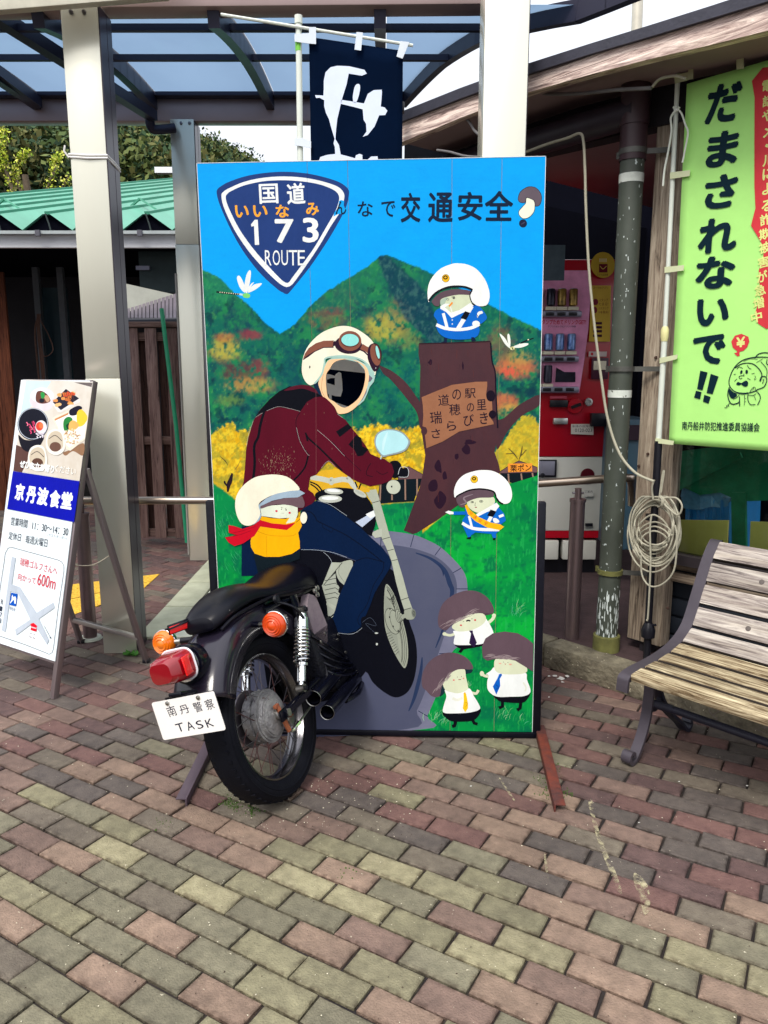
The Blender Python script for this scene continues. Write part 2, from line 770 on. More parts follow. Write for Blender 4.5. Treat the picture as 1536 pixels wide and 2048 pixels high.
pm_far = [m_.copy() for m_ in pm]
for m_ in pm:                                     # grime gathers along the rims of the near pavers
    t_ = m_.node_tree
    N_, L_ = t_.nodes, t_.links
    b_ = N_['Principled BSDF']
    src = b_.inputs['Base Color'].links[0].from_socket
    tc_ = N_.new('ShaderNodeTexCoord')
    sx_ = N_.new('ShaderNodeSeparateXYZ')
    L_.new(tc_.outputs['Object'], sx_.inputs[0])
    ge_ = N_.new('ShaderNodeNewGeometry')
    nz_ = N_.new('ShaderNodeTexNoise')
    nz_.inputs['Scale'].default_value = 38
    nz_.inputs['Detail'].default_value = 6
    L_.new(ge_.outputs['Position'], nz_.inputs['Vector'])
    outs = []
    for ax_, half in (('X', 0.1), ('Y', 0.045)):
        ab = N_.new('ShaderNodeMath')
        ab.operation = 'ABSOLUTE'
        L_.new(sx_.outputs[ax_], ab.inputs[0])
        mr_ = N_.new('ShaderNodeMapRange')
        mr_.inputs['From Min'].default_value = half - .016
        mr_.inputs['From Max'].default_value = half
        L_.new(ab.outputs[0], mr_.inputs['Value'])
        outs.append(mr_.outputs[0])
    mxm = N_.new('ShaderNodeMath')
    mxm.operation = 'MAXIMUM'
    L_.new(outs[0], mxm.inputs[0])
    L_.new(outs[1], mxm.inputs[1])
    ml_ = N_.new('ShaderNodeMath')
    ml_.operation = 'MULTIPLY'
    L_.new(mxm.outputs[0], ml_.inputs[0])
    mr2 = N_.new('ShaderNodeMapRange')
    mr2.inputs['From Min'].default_value = .38
    mr2.inputs['From Max'].default_value = .62
    L_.new(nz_.outputs['Fac'], mr2.inputs['Value'])
    L_.new(mr2.outputs[0], ml_.inputs[1])
    mc_ = N_.new('ShaderNodeMixRGB')
    mc_.blend_type = 'MULTIPLY'
    mc_.inputs[2].default_value = (.42, .38, .36, 1)
    L_.new(ml_.outputs[0], mc_.inputs[0])
    L_.new(src, mc_.inputs[1])
    L_.new(mc_.outputs[0], b_.inputs['Base Color'])


def paver_geo(w, h, jit):
    """chamfered block, its top edge uneven"""
    hw, hh = w / 2, h / 2
    r = jit
    c = [(-hw, -hh), (hw, -hh), (hw, hh), (-hw, hh)]
    c = [(x + r.uniform(-.0019, .0019), y + r.uniform(-.0019, .0019)) for x, y in c]
    lo = [(x, y, -0.02) for x, y in c]
    t1 = [(x, y, -0.0035) for x, y in c]
    k = 0.0035
    t2 = [(x - math.copysign(k, x), y - math.copysign(k, y), r.uniform(-.0006, .0006)) for x, y in c]
    v = lo + t1 + t2
    f = []
    for i in range(4):
        j = (i + 1) % 4
        f += [(i, j, 4 + j, 4 + i), (4 + i, 4 + j, 8 + j, 8 + i)]
    f.append((8, 9, 10, 11))
    return v, f


PA = R_(-30.7)
px_, py_ = Vector((math.cos(PA), math.sin(PA), 0)), Vector((-math.sin(PA), math.cos(PA), 0))
PL, PW = 0.2050, 0.0955
anchor = G(0 + 405 / 2, 1500 + 540 / 2)          # a joint corner seen in the foreground
WALKX0, WALKY0 = -1.47, 4.32                      # corner of the concrete walkway
tact = [G(128, 1171), G(322, 1148), G(285, 1180), G(128, 1238)]


def inside(p, poly):
    c = False
    j = len(poly) - 1
    for i in range(len(poly)):
        a, b = poly[i], poly[j]
        if (a.y > p.y) != (b.y > p.y) and p.x < (b.x - a.x) * (p.y - a.y) / (b.y - a.y) + a.x:
            c = not c
        j = i
    return c


cells = []
for j in range(-70, 110):
    for i in range(-60, 60):
        sh = 0.5 if j % 2 else 0.0
        if j % 7 == 3:
            sh += 0.06
        p = anchor + px_ * ((i + sh - 0.5) * PL) + py_ * ((j - 0.5) * PW)
        if p.y < 1.0 or p.y > 9.3 or abs(p.x) > 1.0 + p.y * 0.62:
            continue
        q = p - KP
        if q.dot(VD) < -0.06 and p.x > 0.2 and p.y > 2.2:      # inside the building line
            continue
        if p.x > WALKX0 + 0.14 and p.y > WALKY0 + 0.12 and p.x < 1.2:
            continue
        cells.append((p, i, j))
cells.sort(key=lambda c: (c[0] - Vector((0, 0.2, 0))).length)
vis = [c for c in cells if abs(c[0].x) < 0.12 + c[0].y * 0.56 and c[0].y > 1.28]
oth = [c for c in cells if not (abs(c[0].x) < 0.12 + c[0].y * 0.56 and c[0].y > 1.28)]


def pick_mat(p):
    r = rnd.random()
    far = (p.y > 2.75 + 0.35 * rnd.random() and p.x < 0.3) or (p.x > 0.75 and p.y > 2.05) or p.y > 3.3  # redder pavers, with canopy and bench shade painted in by a darker mix
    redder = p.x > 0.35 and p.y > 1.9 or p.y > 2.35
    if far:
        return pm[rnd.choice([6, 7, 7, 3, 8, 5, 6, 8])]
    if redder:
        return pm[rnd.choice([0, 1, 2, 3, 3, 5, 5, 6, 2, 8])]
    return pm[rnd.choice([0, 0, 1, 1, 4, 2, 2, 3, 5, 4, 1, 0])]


shared = {}
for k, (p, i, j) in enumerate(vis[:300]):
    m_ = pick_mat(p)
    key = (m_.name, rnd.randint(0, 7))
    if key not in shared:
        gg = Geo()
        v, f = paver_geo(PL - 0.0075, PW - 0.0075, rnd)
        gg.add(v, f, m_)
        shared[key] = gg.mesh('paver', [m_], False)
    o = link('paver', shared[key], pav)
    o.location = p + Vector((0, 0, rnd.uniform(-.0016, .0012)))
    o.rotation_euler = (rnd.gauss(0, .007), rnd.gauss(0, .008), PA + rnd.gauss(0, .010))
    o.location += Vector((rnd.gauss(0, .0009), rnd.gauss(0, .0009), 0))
g = Geo()
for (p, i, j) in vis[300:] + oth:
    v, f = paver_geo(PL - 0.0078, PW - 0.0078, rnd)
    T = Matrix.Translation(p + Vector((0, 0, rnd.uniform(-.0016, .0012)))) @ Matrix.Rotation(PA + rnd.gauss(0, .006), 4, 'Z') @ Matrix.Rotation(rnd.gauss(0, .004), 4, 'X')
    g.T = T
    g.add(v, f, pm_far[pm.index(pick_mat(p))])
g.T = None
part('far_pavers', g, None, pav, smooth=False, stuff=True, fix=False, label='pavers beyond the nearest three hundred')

# scuffs of pale paint on the pavers at the right
g = Geo()
sm = M('pale_paint_scuff', (186, 176, 142), rough=0.8, var=0.3, scale=30)
_t = sm.node_tree
_n = _t.nodes.new('ShaderNodeTexNoise')
_n.inputs['Scale'].default_value = 46
_n.inputs['Detail'].default_value = 6
_g = _t.nodes.new('ShaderNodeNewGeometry')
_t.links.new(_g.outputs['Position'], _n.inputs['Vector'])
_r = _t.nodes.new('ShaderNodeMapRange')
_r.inputs['From Min'].default_value = 0.42
_r.inputs['From Max'].default_value = 0.66
_r.inputs['To Max'].default_value = 0.7
_t.links.new(_n.outputs['Fac'], _r.inputs['Value'])
_t.links.new(_r.outputs[0], _t.nodes['Principled BSDF'].inputs['Alpha'])
for pts in ([(1176, 1600), (1184, 1600), (1192, 1640), (1212, 1700), (1232, 1745), (1244, 1785), (1236, 1782), (1218, 1740), (1198, 1690), (1184, 1640)],
            [(1270, 1745), (1295, 1770), (1300, 1815), (1288, 1828), (1278, 1790), (1268, 1765)],
            [(1000, 1560), (1004, 1560), (1030, 1600), (1026, 1600)],
            [(1088, 1712), (1092, 1712), (1097, 1752), (1093, 1752)]):
    g.poly([[G(p.x, p.y, .0028) for p in cr([(a, b, 0) for a, b in pts], 4)]])
part('paint_scuff', g, sm, pav, smooth=False, label='streaks of pale paint scuffed over the pavers at the right')

# crumbs, seeds and grit lying about
g = Geo()
for i in range(1100):
    r = rnd.random()
    if r < .25:
        x, y = rnd.uniform(-.62, .1), rnd.uniform(2.35, 2.75)
    else:
        y = 1.3 + 3.4 * rnd.random() ** 1.3
        x = rnd.uniform(-.55, .55) * y
    s_ = rnd.uniform(.0012, .0032)
    a = rnd.random() * 6.28
    d = Vector((math.cos(a), math.sin(a), 0)) * s_
    e = Vector((-d.y, d.x, 0)) * rnd.uniform(.3, .9)
    c = Vector((x, y, .002))
    up = Vector((0, 0, s_ * .8))
    g.add([c - d, c + e, c + d, c - e, c + up], [(0, 1, 4), (1, 2, 4), (2, 3, 4), (3, 0, 4)],
          M('grit_pale', (206, 198, 176), rough=.9) if rnd.random() < .5 else M('grit_dark', (64, 50, 42), rough=.9))
o = solo('grit', g, None, 'crumbs of grit and dry seed scattered over the pavers', 'grit', smooth=False, fix=False, kind='stuff')
# moss in the joints near the wheel
g = Geo()
mm = M('moss', (62, 84, 34), rough=1, var=.4, scale=60)
for cx, cy, n in [(920, 1600, 0), (458, 1606, 70), (470, 1612, 60), (506, 1622, 50), (322, 1646, 30), (1112, 1545, 40), (1098, 1560, 50), (1125, 1590, 40), (690, 1748, 14), (1085, 1590, 40), (1078, 1560, 30)]:
    for k in range(n):
        c = G(cx + rnd.gauss(0, 9), cy + rnd.gauss(0, 6), -.002)
        s_ = rnd.uniform(.002, .005)
        a = rnd.random() * 6.28
        d = Vector((math.cos(a), math.sin(a), 0)) * s_
        e = Vector((-d.y, d.x, 0))
        g.add([c - d, c + e, c + d, c - e, c + Vector((0, 0, s_ * 1.4))], [(0, 1, 4), (1, 2, 4), (2, 3, 4), (3, 0, 4)], mm)
solo('moss', g, None, 'dark green moss tufts in the paver joints round the tyre and the rusty foot', 'moss', smooth=False, fix=False, kind='stuff')

# concrete walkway: edging slabs with joints, then plain concrete
CONC = M('walkway_concrete', (196, 200, 184), rough=.85, var=.16, scale=5, bump=.3, bscale=120)
CONC2 = M('edging_concrete', (172, 174, 150), rough=.85, var=.2, scale=7, bump=.3, bscale=120, obj_rand=.08)
walk = bpy.data.objects.new('walkway', None)
COL.objects.link(walk)
walk['kind'] = 'structure'
WM['walkway'] = Matrix.Identity(4)
g = Geo()
g.box((-.14 + .11, 6.3, -.002), (2.42, 3.95, .03), mat=CONC)
part('concrete_bed', g, None, walk)
y = WALKY0
for k in range(8):
    g = Geo()
    g.box((WALKX0 + .115, y + .295, -.001), (.2, .585, .034), mat=CONC2, bev=.004)
    part('edging_slab', g, None, walk)
    y += .6

# yellow tactile tiles
TY = M('tactile_yellow', (232, 184, 62), rough=.7, var=.2, scale=14, bump=.2, obj_rand=.08, k=.9)
tp = thing('tactile_paving', 'yellow tactile paving tiles with raised domes behind the left post', 'tactile paving')
a, b, c, d = tact
NX, NY = 4, 2
for i in range(NX):
    for j in range(NY):
        def tq(u, v):
            return (a * (1 - u) + b * u) * (1 - v) + (d * (1 - u) + c * u) * v
        e = .012
        q = [tq(i / NX + e, j / NY + e), tq((i + 1) / NX - e, j / NY + e), tq((i + 1) / NX - e, (j + 1) / NY - e), tq(i / NX + e, (j + 1) / NY - e)]
        g = Geo()
        q = [Vector((p.x, p.y, .004)) for p in q]
        g.extr([q], (0, 0, -.03), TY)
        for m1 in range(5):
            for m2 in range(4):
                p = tq((i + (m1 + .5) / 5) / NX, (j + (m2 + .5) / 4) / NY)
                g.lathe((p.x, p.y, .004), (0, 0, 1), [(0, .012), (.003, .01), (.004, .004), (.0041, .0001)], 7, TY)
        part('tile', g, None, tp, smooth=False)

# =================================================================== THE HILLS AND TREES BEHIND
hb = M('hill_soil', (40, 50, 26), rough=1, var=.3, scale=.5)
g = Geo()
ridge = [(-400, 150), (-100, 205), (60, 238), (170, 240), (255, 250), (300, 256), (345, 266), (400, 296), (440, 310), (478, 328), (520, 342), (650, 350)]
HY = 70.0


def hill_top(x):
    for (a, b), (c, d) in zip(ridge, ridge[1:]):
        if a <= x <= c:
            return b + (d - b) * (x - a) / (c - a)
    return ridge[-1][1]


hv, hf = [], []
cols = list(range(-400, 651, 25))
for x in cols:
    t = P(x, hill_top(x) + 10, HY)
    hv += [(t.x, HY - 45, -1), (t.x, HY - 22, t.z * .45), (t.x, HY, t.z), (t.x, HY + 40, -1)]
for i in range(len(cols) - 1):
    for k in range(3):
        hf.append((i * 4 + k, i * 4 + k + 1, i * 4 + k + 5, i * 4 + k + 4))
g.add(hv, hf, hb)
o = link('hills', g.mesh('hills', [hb], False))
o['kind'] = 'structure'
fol = [M('foliage_hill_%d' % i, c, rough=.9, var=.35, scale=.8, k=.58) for i, c in enumerate([(78, 104, 56), (58, 88, 50), (96, 118, 60), (112, 112, 58), (44, 74, 46), (120, 134, 70)])]
LV = Geo()


def leaf(gm, c, s_, m_):
    d = Vector((rnd.gauss(0, 1), rnd.gauss(0, 1), rnd.gauss(0, 1))).normalized()
    e = d.orthogonal().normalized()
    e = Matrix.Rotation(rnd.random() * 6.28, 3, d) @ e
    f = d.cross(e)
    gm.add([c - e * s_, c + f * s_ * .6, c + e * s_, c - f * s_ * .6], [(0, 1, 2, 3)], m_)


for i in range(1100):
    x = rnd.uniform(-60, 500)
    top = hill_top(x)
    py = top + (rnd.random() ** 1.1) * 95
    Y = HY - (py - top) * .4 + rnd.uniform(-1, 1)
    c = P(x, py, Y)
    R0 = rnd.uniform(.9, 1.9)
    m_ = rnd.choice(fol)
    for k in range(120):
        d = Vector((rnd.gauss(0, 1), rnd.gauss(0, 1), rnd.gauss(0, .8)))
        d = d.normalized() * R0 * rnd.uniform(.55, 1.05)
        leaf(LV, c + d, rnd.uniform(.09, .21), m_ if rnd.random() < .85 else rnd.choice(fol))
o = link('hillside_woodland', LV.mesh('hillside_woodland', None, False, fix=False))
o['kind'] = 'stuff'
o['label'] = 'mixed green wooded hillside rising behind the green roof'
o['category'] = 'woodland'

# ginkgo branches showing over the green roof
gk = thing('ginkgo_tree', 'ginkgo tree with yellow green leaves on upright shoots above the green roof', 'tree', loc=tuple(P(60, 340, 19).xy) + (0,))
gy = [M('ginkgo_leaf_%d' % i, c, rough=.7, var=.3, scale=4) for i, c in enumerate([(206, 214, 66), (170, 190, 50), (226, 224, 110), (120, 150, 40)])]
bark = M('grey_bark', (92, 80, 66), rough=.95, var=.3, scale=9, bump=.6)
base = Vector((P(60, 340, 19).x, 19, 0))
g = Geo()
g.tube([base, base + Vector((.1, 0, 2.4)), base + Vector((0, 0, 4.6)), P(50, 350, 19)], [.24, .2, .13, .07], 10, bark)
part('trunk', g, None, gk, world=True)
lg = Geo()
for shoot in [[(40, 420), (12, 340), (6, 300), (10, 262)], [(60, 420), (30, 350), (40, 320), (54, 303)], [(-10, 400), (-25, 300), (-30, 250)],
              [(80, 420), (105, 350), (112, 325), (116, 308)], [(90, 430), (138, 352)]]:
    pts = [P(x, y, 19 + rnd.uniform(-.4, .4)) for x, y in shoot]
    g = Geo()
    cc = cr(pts, 6, False)
    g.tube(cc, [.05 - .04 * i / len(cc) for i in range(len(cc))], 6, bark)
    part('limb', g, None, gk, world=True)
    for q in cc:
        for k in range(24):
            leaf(lg, q + Vector((rnd.gauss(0, .05), rnd.gauss(0, .06), rnd.gauss(0, .05))), rnd.uniform(.022, .045), rnd.choice(gy))
part('crown', lg, None, gk, world=True, smooth=False, fix=False)

# =================================================================== LEFT: GREEN-ROOFED BUILDING
YB = 8.0
lb = thing('green_roofed_building', 'low building with green folded metal roof, white fascia and dark open porch', 'building', loc=(-4, YB, 0))
GR = M('green_roof_paint', (104, 184, 156), rough=.4, var=.2, scale=1.6, k=.74)
GRd = M('green_roof_side', (70, 150, 124), rough=.5, var=.12, scale=3, k=.8)
DK = M('dark_void', (9, 10, 20), rough=1, spec=.05)  # near black, navy tint of deep shade mixed into the colour
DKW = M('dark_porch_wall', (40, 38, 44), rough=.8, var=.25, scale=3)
WF = M('white_fascia', (234, 236, 240), rough=.5, var=.07, scale=3)
pz = 1.55 + YB * math.tan(math.atan((1024 - 428) / FPX) - PITCH)
ez = 1.55 + YB * math.tan(math.atan((1024 - 470) / FPX) - PITCH)
sl = 0.268
e1 = P(92, 427, YB).x
e2 = P(292, 419, YB).x
pitchx = (e2 - e1) / 2
dx = 0.165                                        # the ridges lean a little to the right going away
LEN = 13
for k in range(-5, 5):
    xc = e1 + k * pitchx
    g = Geo()
    tw, bw = .035, .30
    sec = [(-pitchx / 2, ez + .01), (-bw * pitchx / .52 * .52, ez + .01), (-tw, pz), (tw, pz), (bw, ez + .01), (pitchx / 2, ez + .01)]
    sec[1] = (-bw, ez + .01)
    v = []
    for yy in (0, LEN):
        for (a_, z_) in sec:
            v.append((xc + a_ + dx * yy, YB + yy, z_ + sl * yy))
    g.add(v, [(i, i + 1, i + 7, i + 6) for i in range(5)], GR)
    g.bar((xc, YB + .02, pz + .012), (xc + dx * LEN, YB + LEN, pz + sl * LEN + .012), .05, .035, mat=GRd)
    part('roof_fold', g, None, lb, world=True, smooth=False)
    g = Geo()
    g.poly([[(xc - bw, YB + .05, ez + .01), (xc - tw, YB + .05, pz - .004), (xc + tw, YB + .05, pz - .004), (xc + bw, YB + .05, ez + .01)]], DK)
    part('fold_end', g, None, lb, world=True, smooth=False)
    g = Geo()
    g.tube([(xc, YB - .02, pz), (xc + .03, YB - .02, (pz + ez) / 2), (xc + .05, YB - .02, ez)], .008, 6, M('bolt_rod', (40, 52, 50)))
    part('tie_rod', g, None, lb, world=True)
    if k % 2 == 0 or k == 1:
        g = Geo()                                  # snow guard brackets
        q = Vector((xc + dx * .9 + .02, YB + .9, pz + sl * .9 + .03))
        g.bar(q + Vector((-.10, 0, -.02)), q + Vector((0, 0, .06)), .03, .02, mat=GRd)
        g.bar(q + Vector((.17, 0, -.05)), q + Vector((0, 0, .06)), .03, .02, mat=GR)
        part('snow_guard', g, None, lb, world=True, smooth=False)
g = Geo()
g.box((-3.4, YB - .02, (ez + P(0, 497, YB).z) / 2), (7, .06, ez - P(0, 497, YB).z), mat=WF, bev=.006)
part('fascia', g, None, lb, world=True)
g = Geo()
g.box((-3.4, YB - .07, ez + .005), (7, .12, .03), mat=M('gutter_grey', (168, 176, 178), rough=.4))
part('gutter', g, None, lb, world=True)
for x in (P(88, 470, YB).x, P(288, 465, YB).x):
    g = Geo()
    g.box((x, YB - .14, ez - .005), (.045, .03, .055), mat=M('clip_grey', (86, 86, 96)))
    part('gutter_clip', g, None, lb, world=True)
g = Geo()
g.box((-3.5 + dx * LEN, YB + LEN, pz + sl * LEN + .05), (9, .2, .14), mat=WF)
part('roof_ridge', g, None, lb, world=True)
# porch: soffit, back wall, floor stays the pavement
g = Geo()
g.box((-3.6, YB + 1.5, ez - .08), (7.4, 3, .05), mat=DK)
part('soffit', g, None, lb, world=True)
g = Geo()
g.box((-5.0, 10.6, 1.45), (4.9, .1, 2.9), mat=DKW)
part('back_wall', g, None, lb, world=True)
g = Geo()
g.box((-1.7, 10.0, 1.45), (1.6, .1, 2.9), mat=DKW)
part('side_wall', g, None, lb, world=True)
dw = wood('dark_porch_wood', (84, 44, 30), (120, 68, 44), 'Z', k=.8)
for k in range(4):
    g = Geo()
    x = P(-75 + 30 * k, 800, 8.6).x
    g.box((x, 8.6, 1.3), (.16, .04, 2.6), mat=dw, bev=.004)
    part('wall_plank', g, None, lb, world=True)
for px0 in (84, 132):
    g = Geo()
    p = P(px0, 700, 9.6)
    g.box((p.x, 9.6, 1.4), (.07, .07, 2.8), mat=M('pale_post', (96, 100, 106), rough=.6))
    part('door_stile', g, None, lb, world=True)
g = Geo()
g.box((P(115, 700, 9.7).x, 9.7, 1.3), (.34, .03, 2.5), mat=M('teal_door', (30, 56, 66), rough=.5))
part('door', g, None, lb, world=True)
# beam with its small plate
bm_ = P(300, 520, YB + .4)
g = Geo()
g.box((-1.75, YB + .4, P(300, 535, YB + .4).z - .05), (1.6, .12, .42), mat=M('dark_teal_beam', (38, 54, 56), rough=.6, var=.2))
part('porch_beam', g, None, lb, world=True)

solo('beam_lamp', Geo().box(P(286, 536, YB + .31), (.14, .03, .04), mat=M('dim_white', (150, 150, 170))),
     None, 'small oblong pale lamp on the dark beam beside the green roof', 'lamp')

# rope bundle hanging in the porch
rp = thing('rope_bundle', 'bundle of tan rope hanging in the dark porch behind the standing sign', 'rope', loc=tuple(P(82, 750, 9.2)))
ropem = M('old_rope', (128, 96, 84), rough=.95, var=.2, scale=40, k=.7)
for k in range(7):
    g = Geo()
    a0 = rnd.uniform(-6, 8)
    pts = [P(75 + rnd.uniform(0, 6), 628, 9.2), P(76 + a0, 660, 9.2), P(82 + a0 * 1.4, 715, 9.15), P(86 + a0, 770 + rnd.uniform(-12, 10), 9.2)]
    g.tube(cr(pts, 6, False), .011, 6, ropem)
    part('strand', g, None, rp, world=True)
g = Geo()
g.tube(cr([P(80, 640, 9.15), P(96, 668, 9.1), P(106, 700, 9.1), P(88, 712, 9.1), P(80, 680, 9.15)], 6, False), .006, 6, ropem)
part('loose_loop', g, None, rp, world=True)

# shed seen over the wooden fence: pale gable and grey ribbed lean-to
sd_ = thing('ribbed_roof_shed', 'shed with pale gable and grey ribbed roof seen above the wooden fence', 'shed', loc=(-1.9, 7.7, 0))
g = Geo()
g.extr([[P(x, y, 7.9) for x, y in [(246, 566), (362, 592), (362, 640), (246, 640)]]], (0, .05, 0), M('pale_gable', (176, 178, 168), rough=.8, var=.2, scale=3, bump=.2))
part('gable', g, None, sd_, world=True)
rm = M('ribbed_grey', (112, 104, 112), rough=.5, var=.2, scale=3)
tl, tr_, bl_, br_ = P(254, 622, 7.75), P(362, 588, 7.75), P(254, 640, 7.1), P(362, 640, 7.1)
for k in range(14):
    u0, u1 = k / 14, (k + .8) / 14
    g = Geo()
    g.extr([[tl.lerp(tr_, u0), tl.lerp(tr_, u1), bl_.lerp(br_, u1), bl_.lerp(br_, u0)]], (0, 0, .02), rm)
    part('roof_rib', g, None, sd_, world=True, smooth=False)
g = Geo()
g.add([tl + Vector((0, 0, -.01)), tr_ + Vector((0, 0, -.01)), br_ + Vector((0, 0, -.01)), bl_ + Vector((0, 0, -.01))], [(0, 1, 2, 3)], M('shed_under', (60, 56, 62)))
part('roof_sheet', g, None, sd_, world=True)
g = Geo()
g.tube([P(250, 645, 7.0), P(362, 643, 7.0)], .035, 10, M('black_gutter', (20, 22, 34), rough=.35))
part('gutter', g, None, sd_, world=True)

# wooden fence with its planks on two sides of the rails
fw = wood('grey_fence_wood', (112, 88, 84), (150, 124, 116), 'Z')
fd = wood('dark_fence_wood', (80, 56, 52), (108, 80, 72), 'Z', k=.8)
YF = 6.8
fn = thing('wooden_fence', 'weathered board fence with staggered upright planks behind the left post', 'fence', loc=(-2.05, YF, 0))
ft = P(300, 652, YF).z
xl = P(228, 850, YF).x
xs_ = [P(x, 700, YF).x for x in (232, 268, 305, 346, 385)]
for k, x in enumerate(xs_):
    g = Geo()
    g.box((x, YF - .03, ft / 2 + .03), (.098, .022, ft - .1), mat=fw, bev=.003)
    part('plank', g, None, fn, world=True)
for k in range(len(xs_) - 1):
    g = Geo()
    g.box(((xs_[k] + xs_[k + 1]) / 2, YF + .05, ft / 2 + .03), (.098, .022, ft - .16), mat=fd, bev=.003)
    part('plank', g, None, fn, world=True)
for z in (.12, .95, ft - .09):
    g = Geo()
    g.box(((xs_[0] + xs_[-1]) / 2, YF + .01, z), (.85, .05, .07), mat=wood('fence_rail', (100, 78, 72), (138, 112, 104), 'X'), bev=.003)
    part('rail', g, None, fn, world=True)
g = Geo()
g.box(((xs_[0] + xs_[-1]) / 2, YF, ft + .01), (.85, .12, .045), mat=wood('fence_rail', (0, 0, 0), (0, 0, 0)), bev=.004)
part('cap_rail', g, None, fn, world=True)
solo('green_pole', Geo().tube([G(369, 1012 + 75, 0) * 0 + P(374, 1085, 6.62), P(352, 850, 6.66), P(323, 617, 6.7)], .018, 10, M('green_plastic', (36, 148, 106), rough=.4)),
     None, 'thin green plastic pole leaning against the wooden fence', 'pole')

# =================================================================== CANOPY OVER THE WALKWAY
ALU = M('champagne_aluminium', (220, 218, 202), rough=.26, var=.05, scale=2, metal=.55, k=1.0, stretch=(1, 1, .2))
ALUD = M('bronze_aluminium', (172, 150, 148), rough=.4, var=.08, scale=2, metal=.25)
RIB = M('canopy_rib_bronze', (44, 44, 62), rough=.4, var=.1, scale=3, metal=.3)
BOLT = M('bolt_steel', (120, 116, 120), rough=.3, metal=1)
POLY = bpy.data.materials.new('smoked_polycarbonate')
POLY.use_nodes = True
t = POLY.node_tree
b = t.nodes['Principled BSDF']
b.inputs['Base Color'].default_value = lin((96, 122, 150))
b.inputs['Roughness'].default_value = .3
tr = t.nodes.new('ShaderNodeBsdfTranslucent')
tr.inputs[0].default_value = lin((118, 146, 176))
nz = t.nodes.new('ShaderNodeTexNoise')
nz.inputs['Scale'].default_value = 1.6
nz.inputs['Detail'].default_value = 6
rr = t.nodes.new('ShaderNodeValToRGB')
rr.color_ramp.elements[0].color = lin((112, 136, 164))
rr.color_ramp.elements[1].color = lin((134, 160, 188))
t.links.new(nz.outputs['Fac'], rr.inputs[0])
t.links.new(rr.outputs[0], tr.inputs[0])
mxs = t.nodes.new('ShaderNodeMixShader')
mxs.inputs[0].default_value = .62
t.links.new(b.outputs[0], mxs.inputs[1])
t.links.new(tr.outputs[0], mxs.inputs[2])
t.links.new(mxs.outputs[0], t.nodes['Material Output'].inputs[0])


def pillar(name, x, y, top, s, label, joint=None):
    t_ = thing(name, label, 'pillar', loc=(x, y, 0), group='aluminium pillars of the walkway canopy')
    g = Geo()
    j = joint or top / 2
    g.box((0, 0, j / 2), (s, s, j), mat=ALU, bev=.004)
    part('lower_shaft', g, None, t_)
    g = Geo()
    g.box((0, 0, (j + top) / 2 + .001), (s - .004, s - .004, top - j), mat=ALU, bev=.004)
    part('upper_shaft', g, None, t_)
    g = Geo()
    g.box((s / 2 + .001, .0, top / 2), (.004, s - .012, top - .02), mat=M('shaded_side_aluminium', (58, 52, 64), rough=.3, metal=.3, var=.1))  # dark sheet paints the shade and dark reflection on this side
    g.box((s / 2 + .002, s * .1, top / 2), (.004, s * .05, top - .02), mat=M('shaded_side_aluminium', (0, 0, 0)))
    part('side_shade_cover', g, None, t_)
    return t_


pt = P(160, 757, 4.0).z
LPX = P(241, 1307, 4.09)
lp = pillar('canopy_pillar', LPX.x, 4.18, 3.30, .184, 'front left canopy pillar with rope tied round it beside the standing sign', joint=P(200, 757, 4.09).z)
for px0 in (142, 168):
    g = Geo()
    q = P(px0, 24, 4.088)
    g.lathe(q, (0, -1, 0), [(0, .011), (.006, .01), (.007, .004), (.012, .004), (.012, .0001)], 10, BOLT)
    part('bolt', g, None, lp, world=True)
g = Geo()
zz = P(190, 315, 4.08).z
cx, cy, hs_ = LPX.x, 4.18, .094
rop = [(cx - hs_, cy - hs_, zz + .004), (cx, cy - hs_ - .004, zz - .002), (cx + hs_, cy - hs_, zz), (cx + hs_ + .004, cy, zz - .012), (cx + hs_, cy + hs_, zz - .02), (cx, cy + hs_, zz), (cx - hs_, cy + hs_, zz)]
g.tube(rop, .0055, 6, M('white_cord', (236, 234, 230), rough=.9), closed=True)
g.tube([(a, b, c + .013) for a, b, c in rop], .0055, 6, M('white_cord', (0, 0, 0)), closed=True)
g.tube([(cx - hs_, cy - hs_ - .005, zz), (cx - hs_ - .02, cy - hs_ - .01, zz + .03), (cx - hs_ - .012, cy - hs_ - .012, zz + .055)], .005, 6, M('white_cord', (0, 0, 0)))
solo('white_rope', g, None, 'white cord tied twice round the front left pillar above the green roof line', 'cord')
RPX = P(1007, 315, 3.66).x
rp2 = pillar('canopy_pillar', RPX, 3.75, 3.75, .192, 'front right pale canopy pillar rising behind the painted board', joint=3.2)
BPX = P(402, 1120, 6.24).x
bp3 = pillar('canopy_pillar', BPX, 6.33, 3.42, .184, 'rear canopy pillar between the wooden fence and the painted board', joint=P(380, 700, 6.24).z + .8)
g = Geo()
g.tube([(BPX - .098, 6.235, .05), (BPX - .098, 6.235, 2.3)], .008, 8, M('conduit', (150, 146, 140), rough=.5))
part('conduit', g, None, bp3, world=True)
for px0 in (362, 379):
    g = Geo()
    g.lathe(P(px0, 246, 6.238), (0, -1, 0), [(0, .012), (.007, .01), (.008, .0001)], 10, BOLT)
    part('bolt', g, None, bp3, world=True)

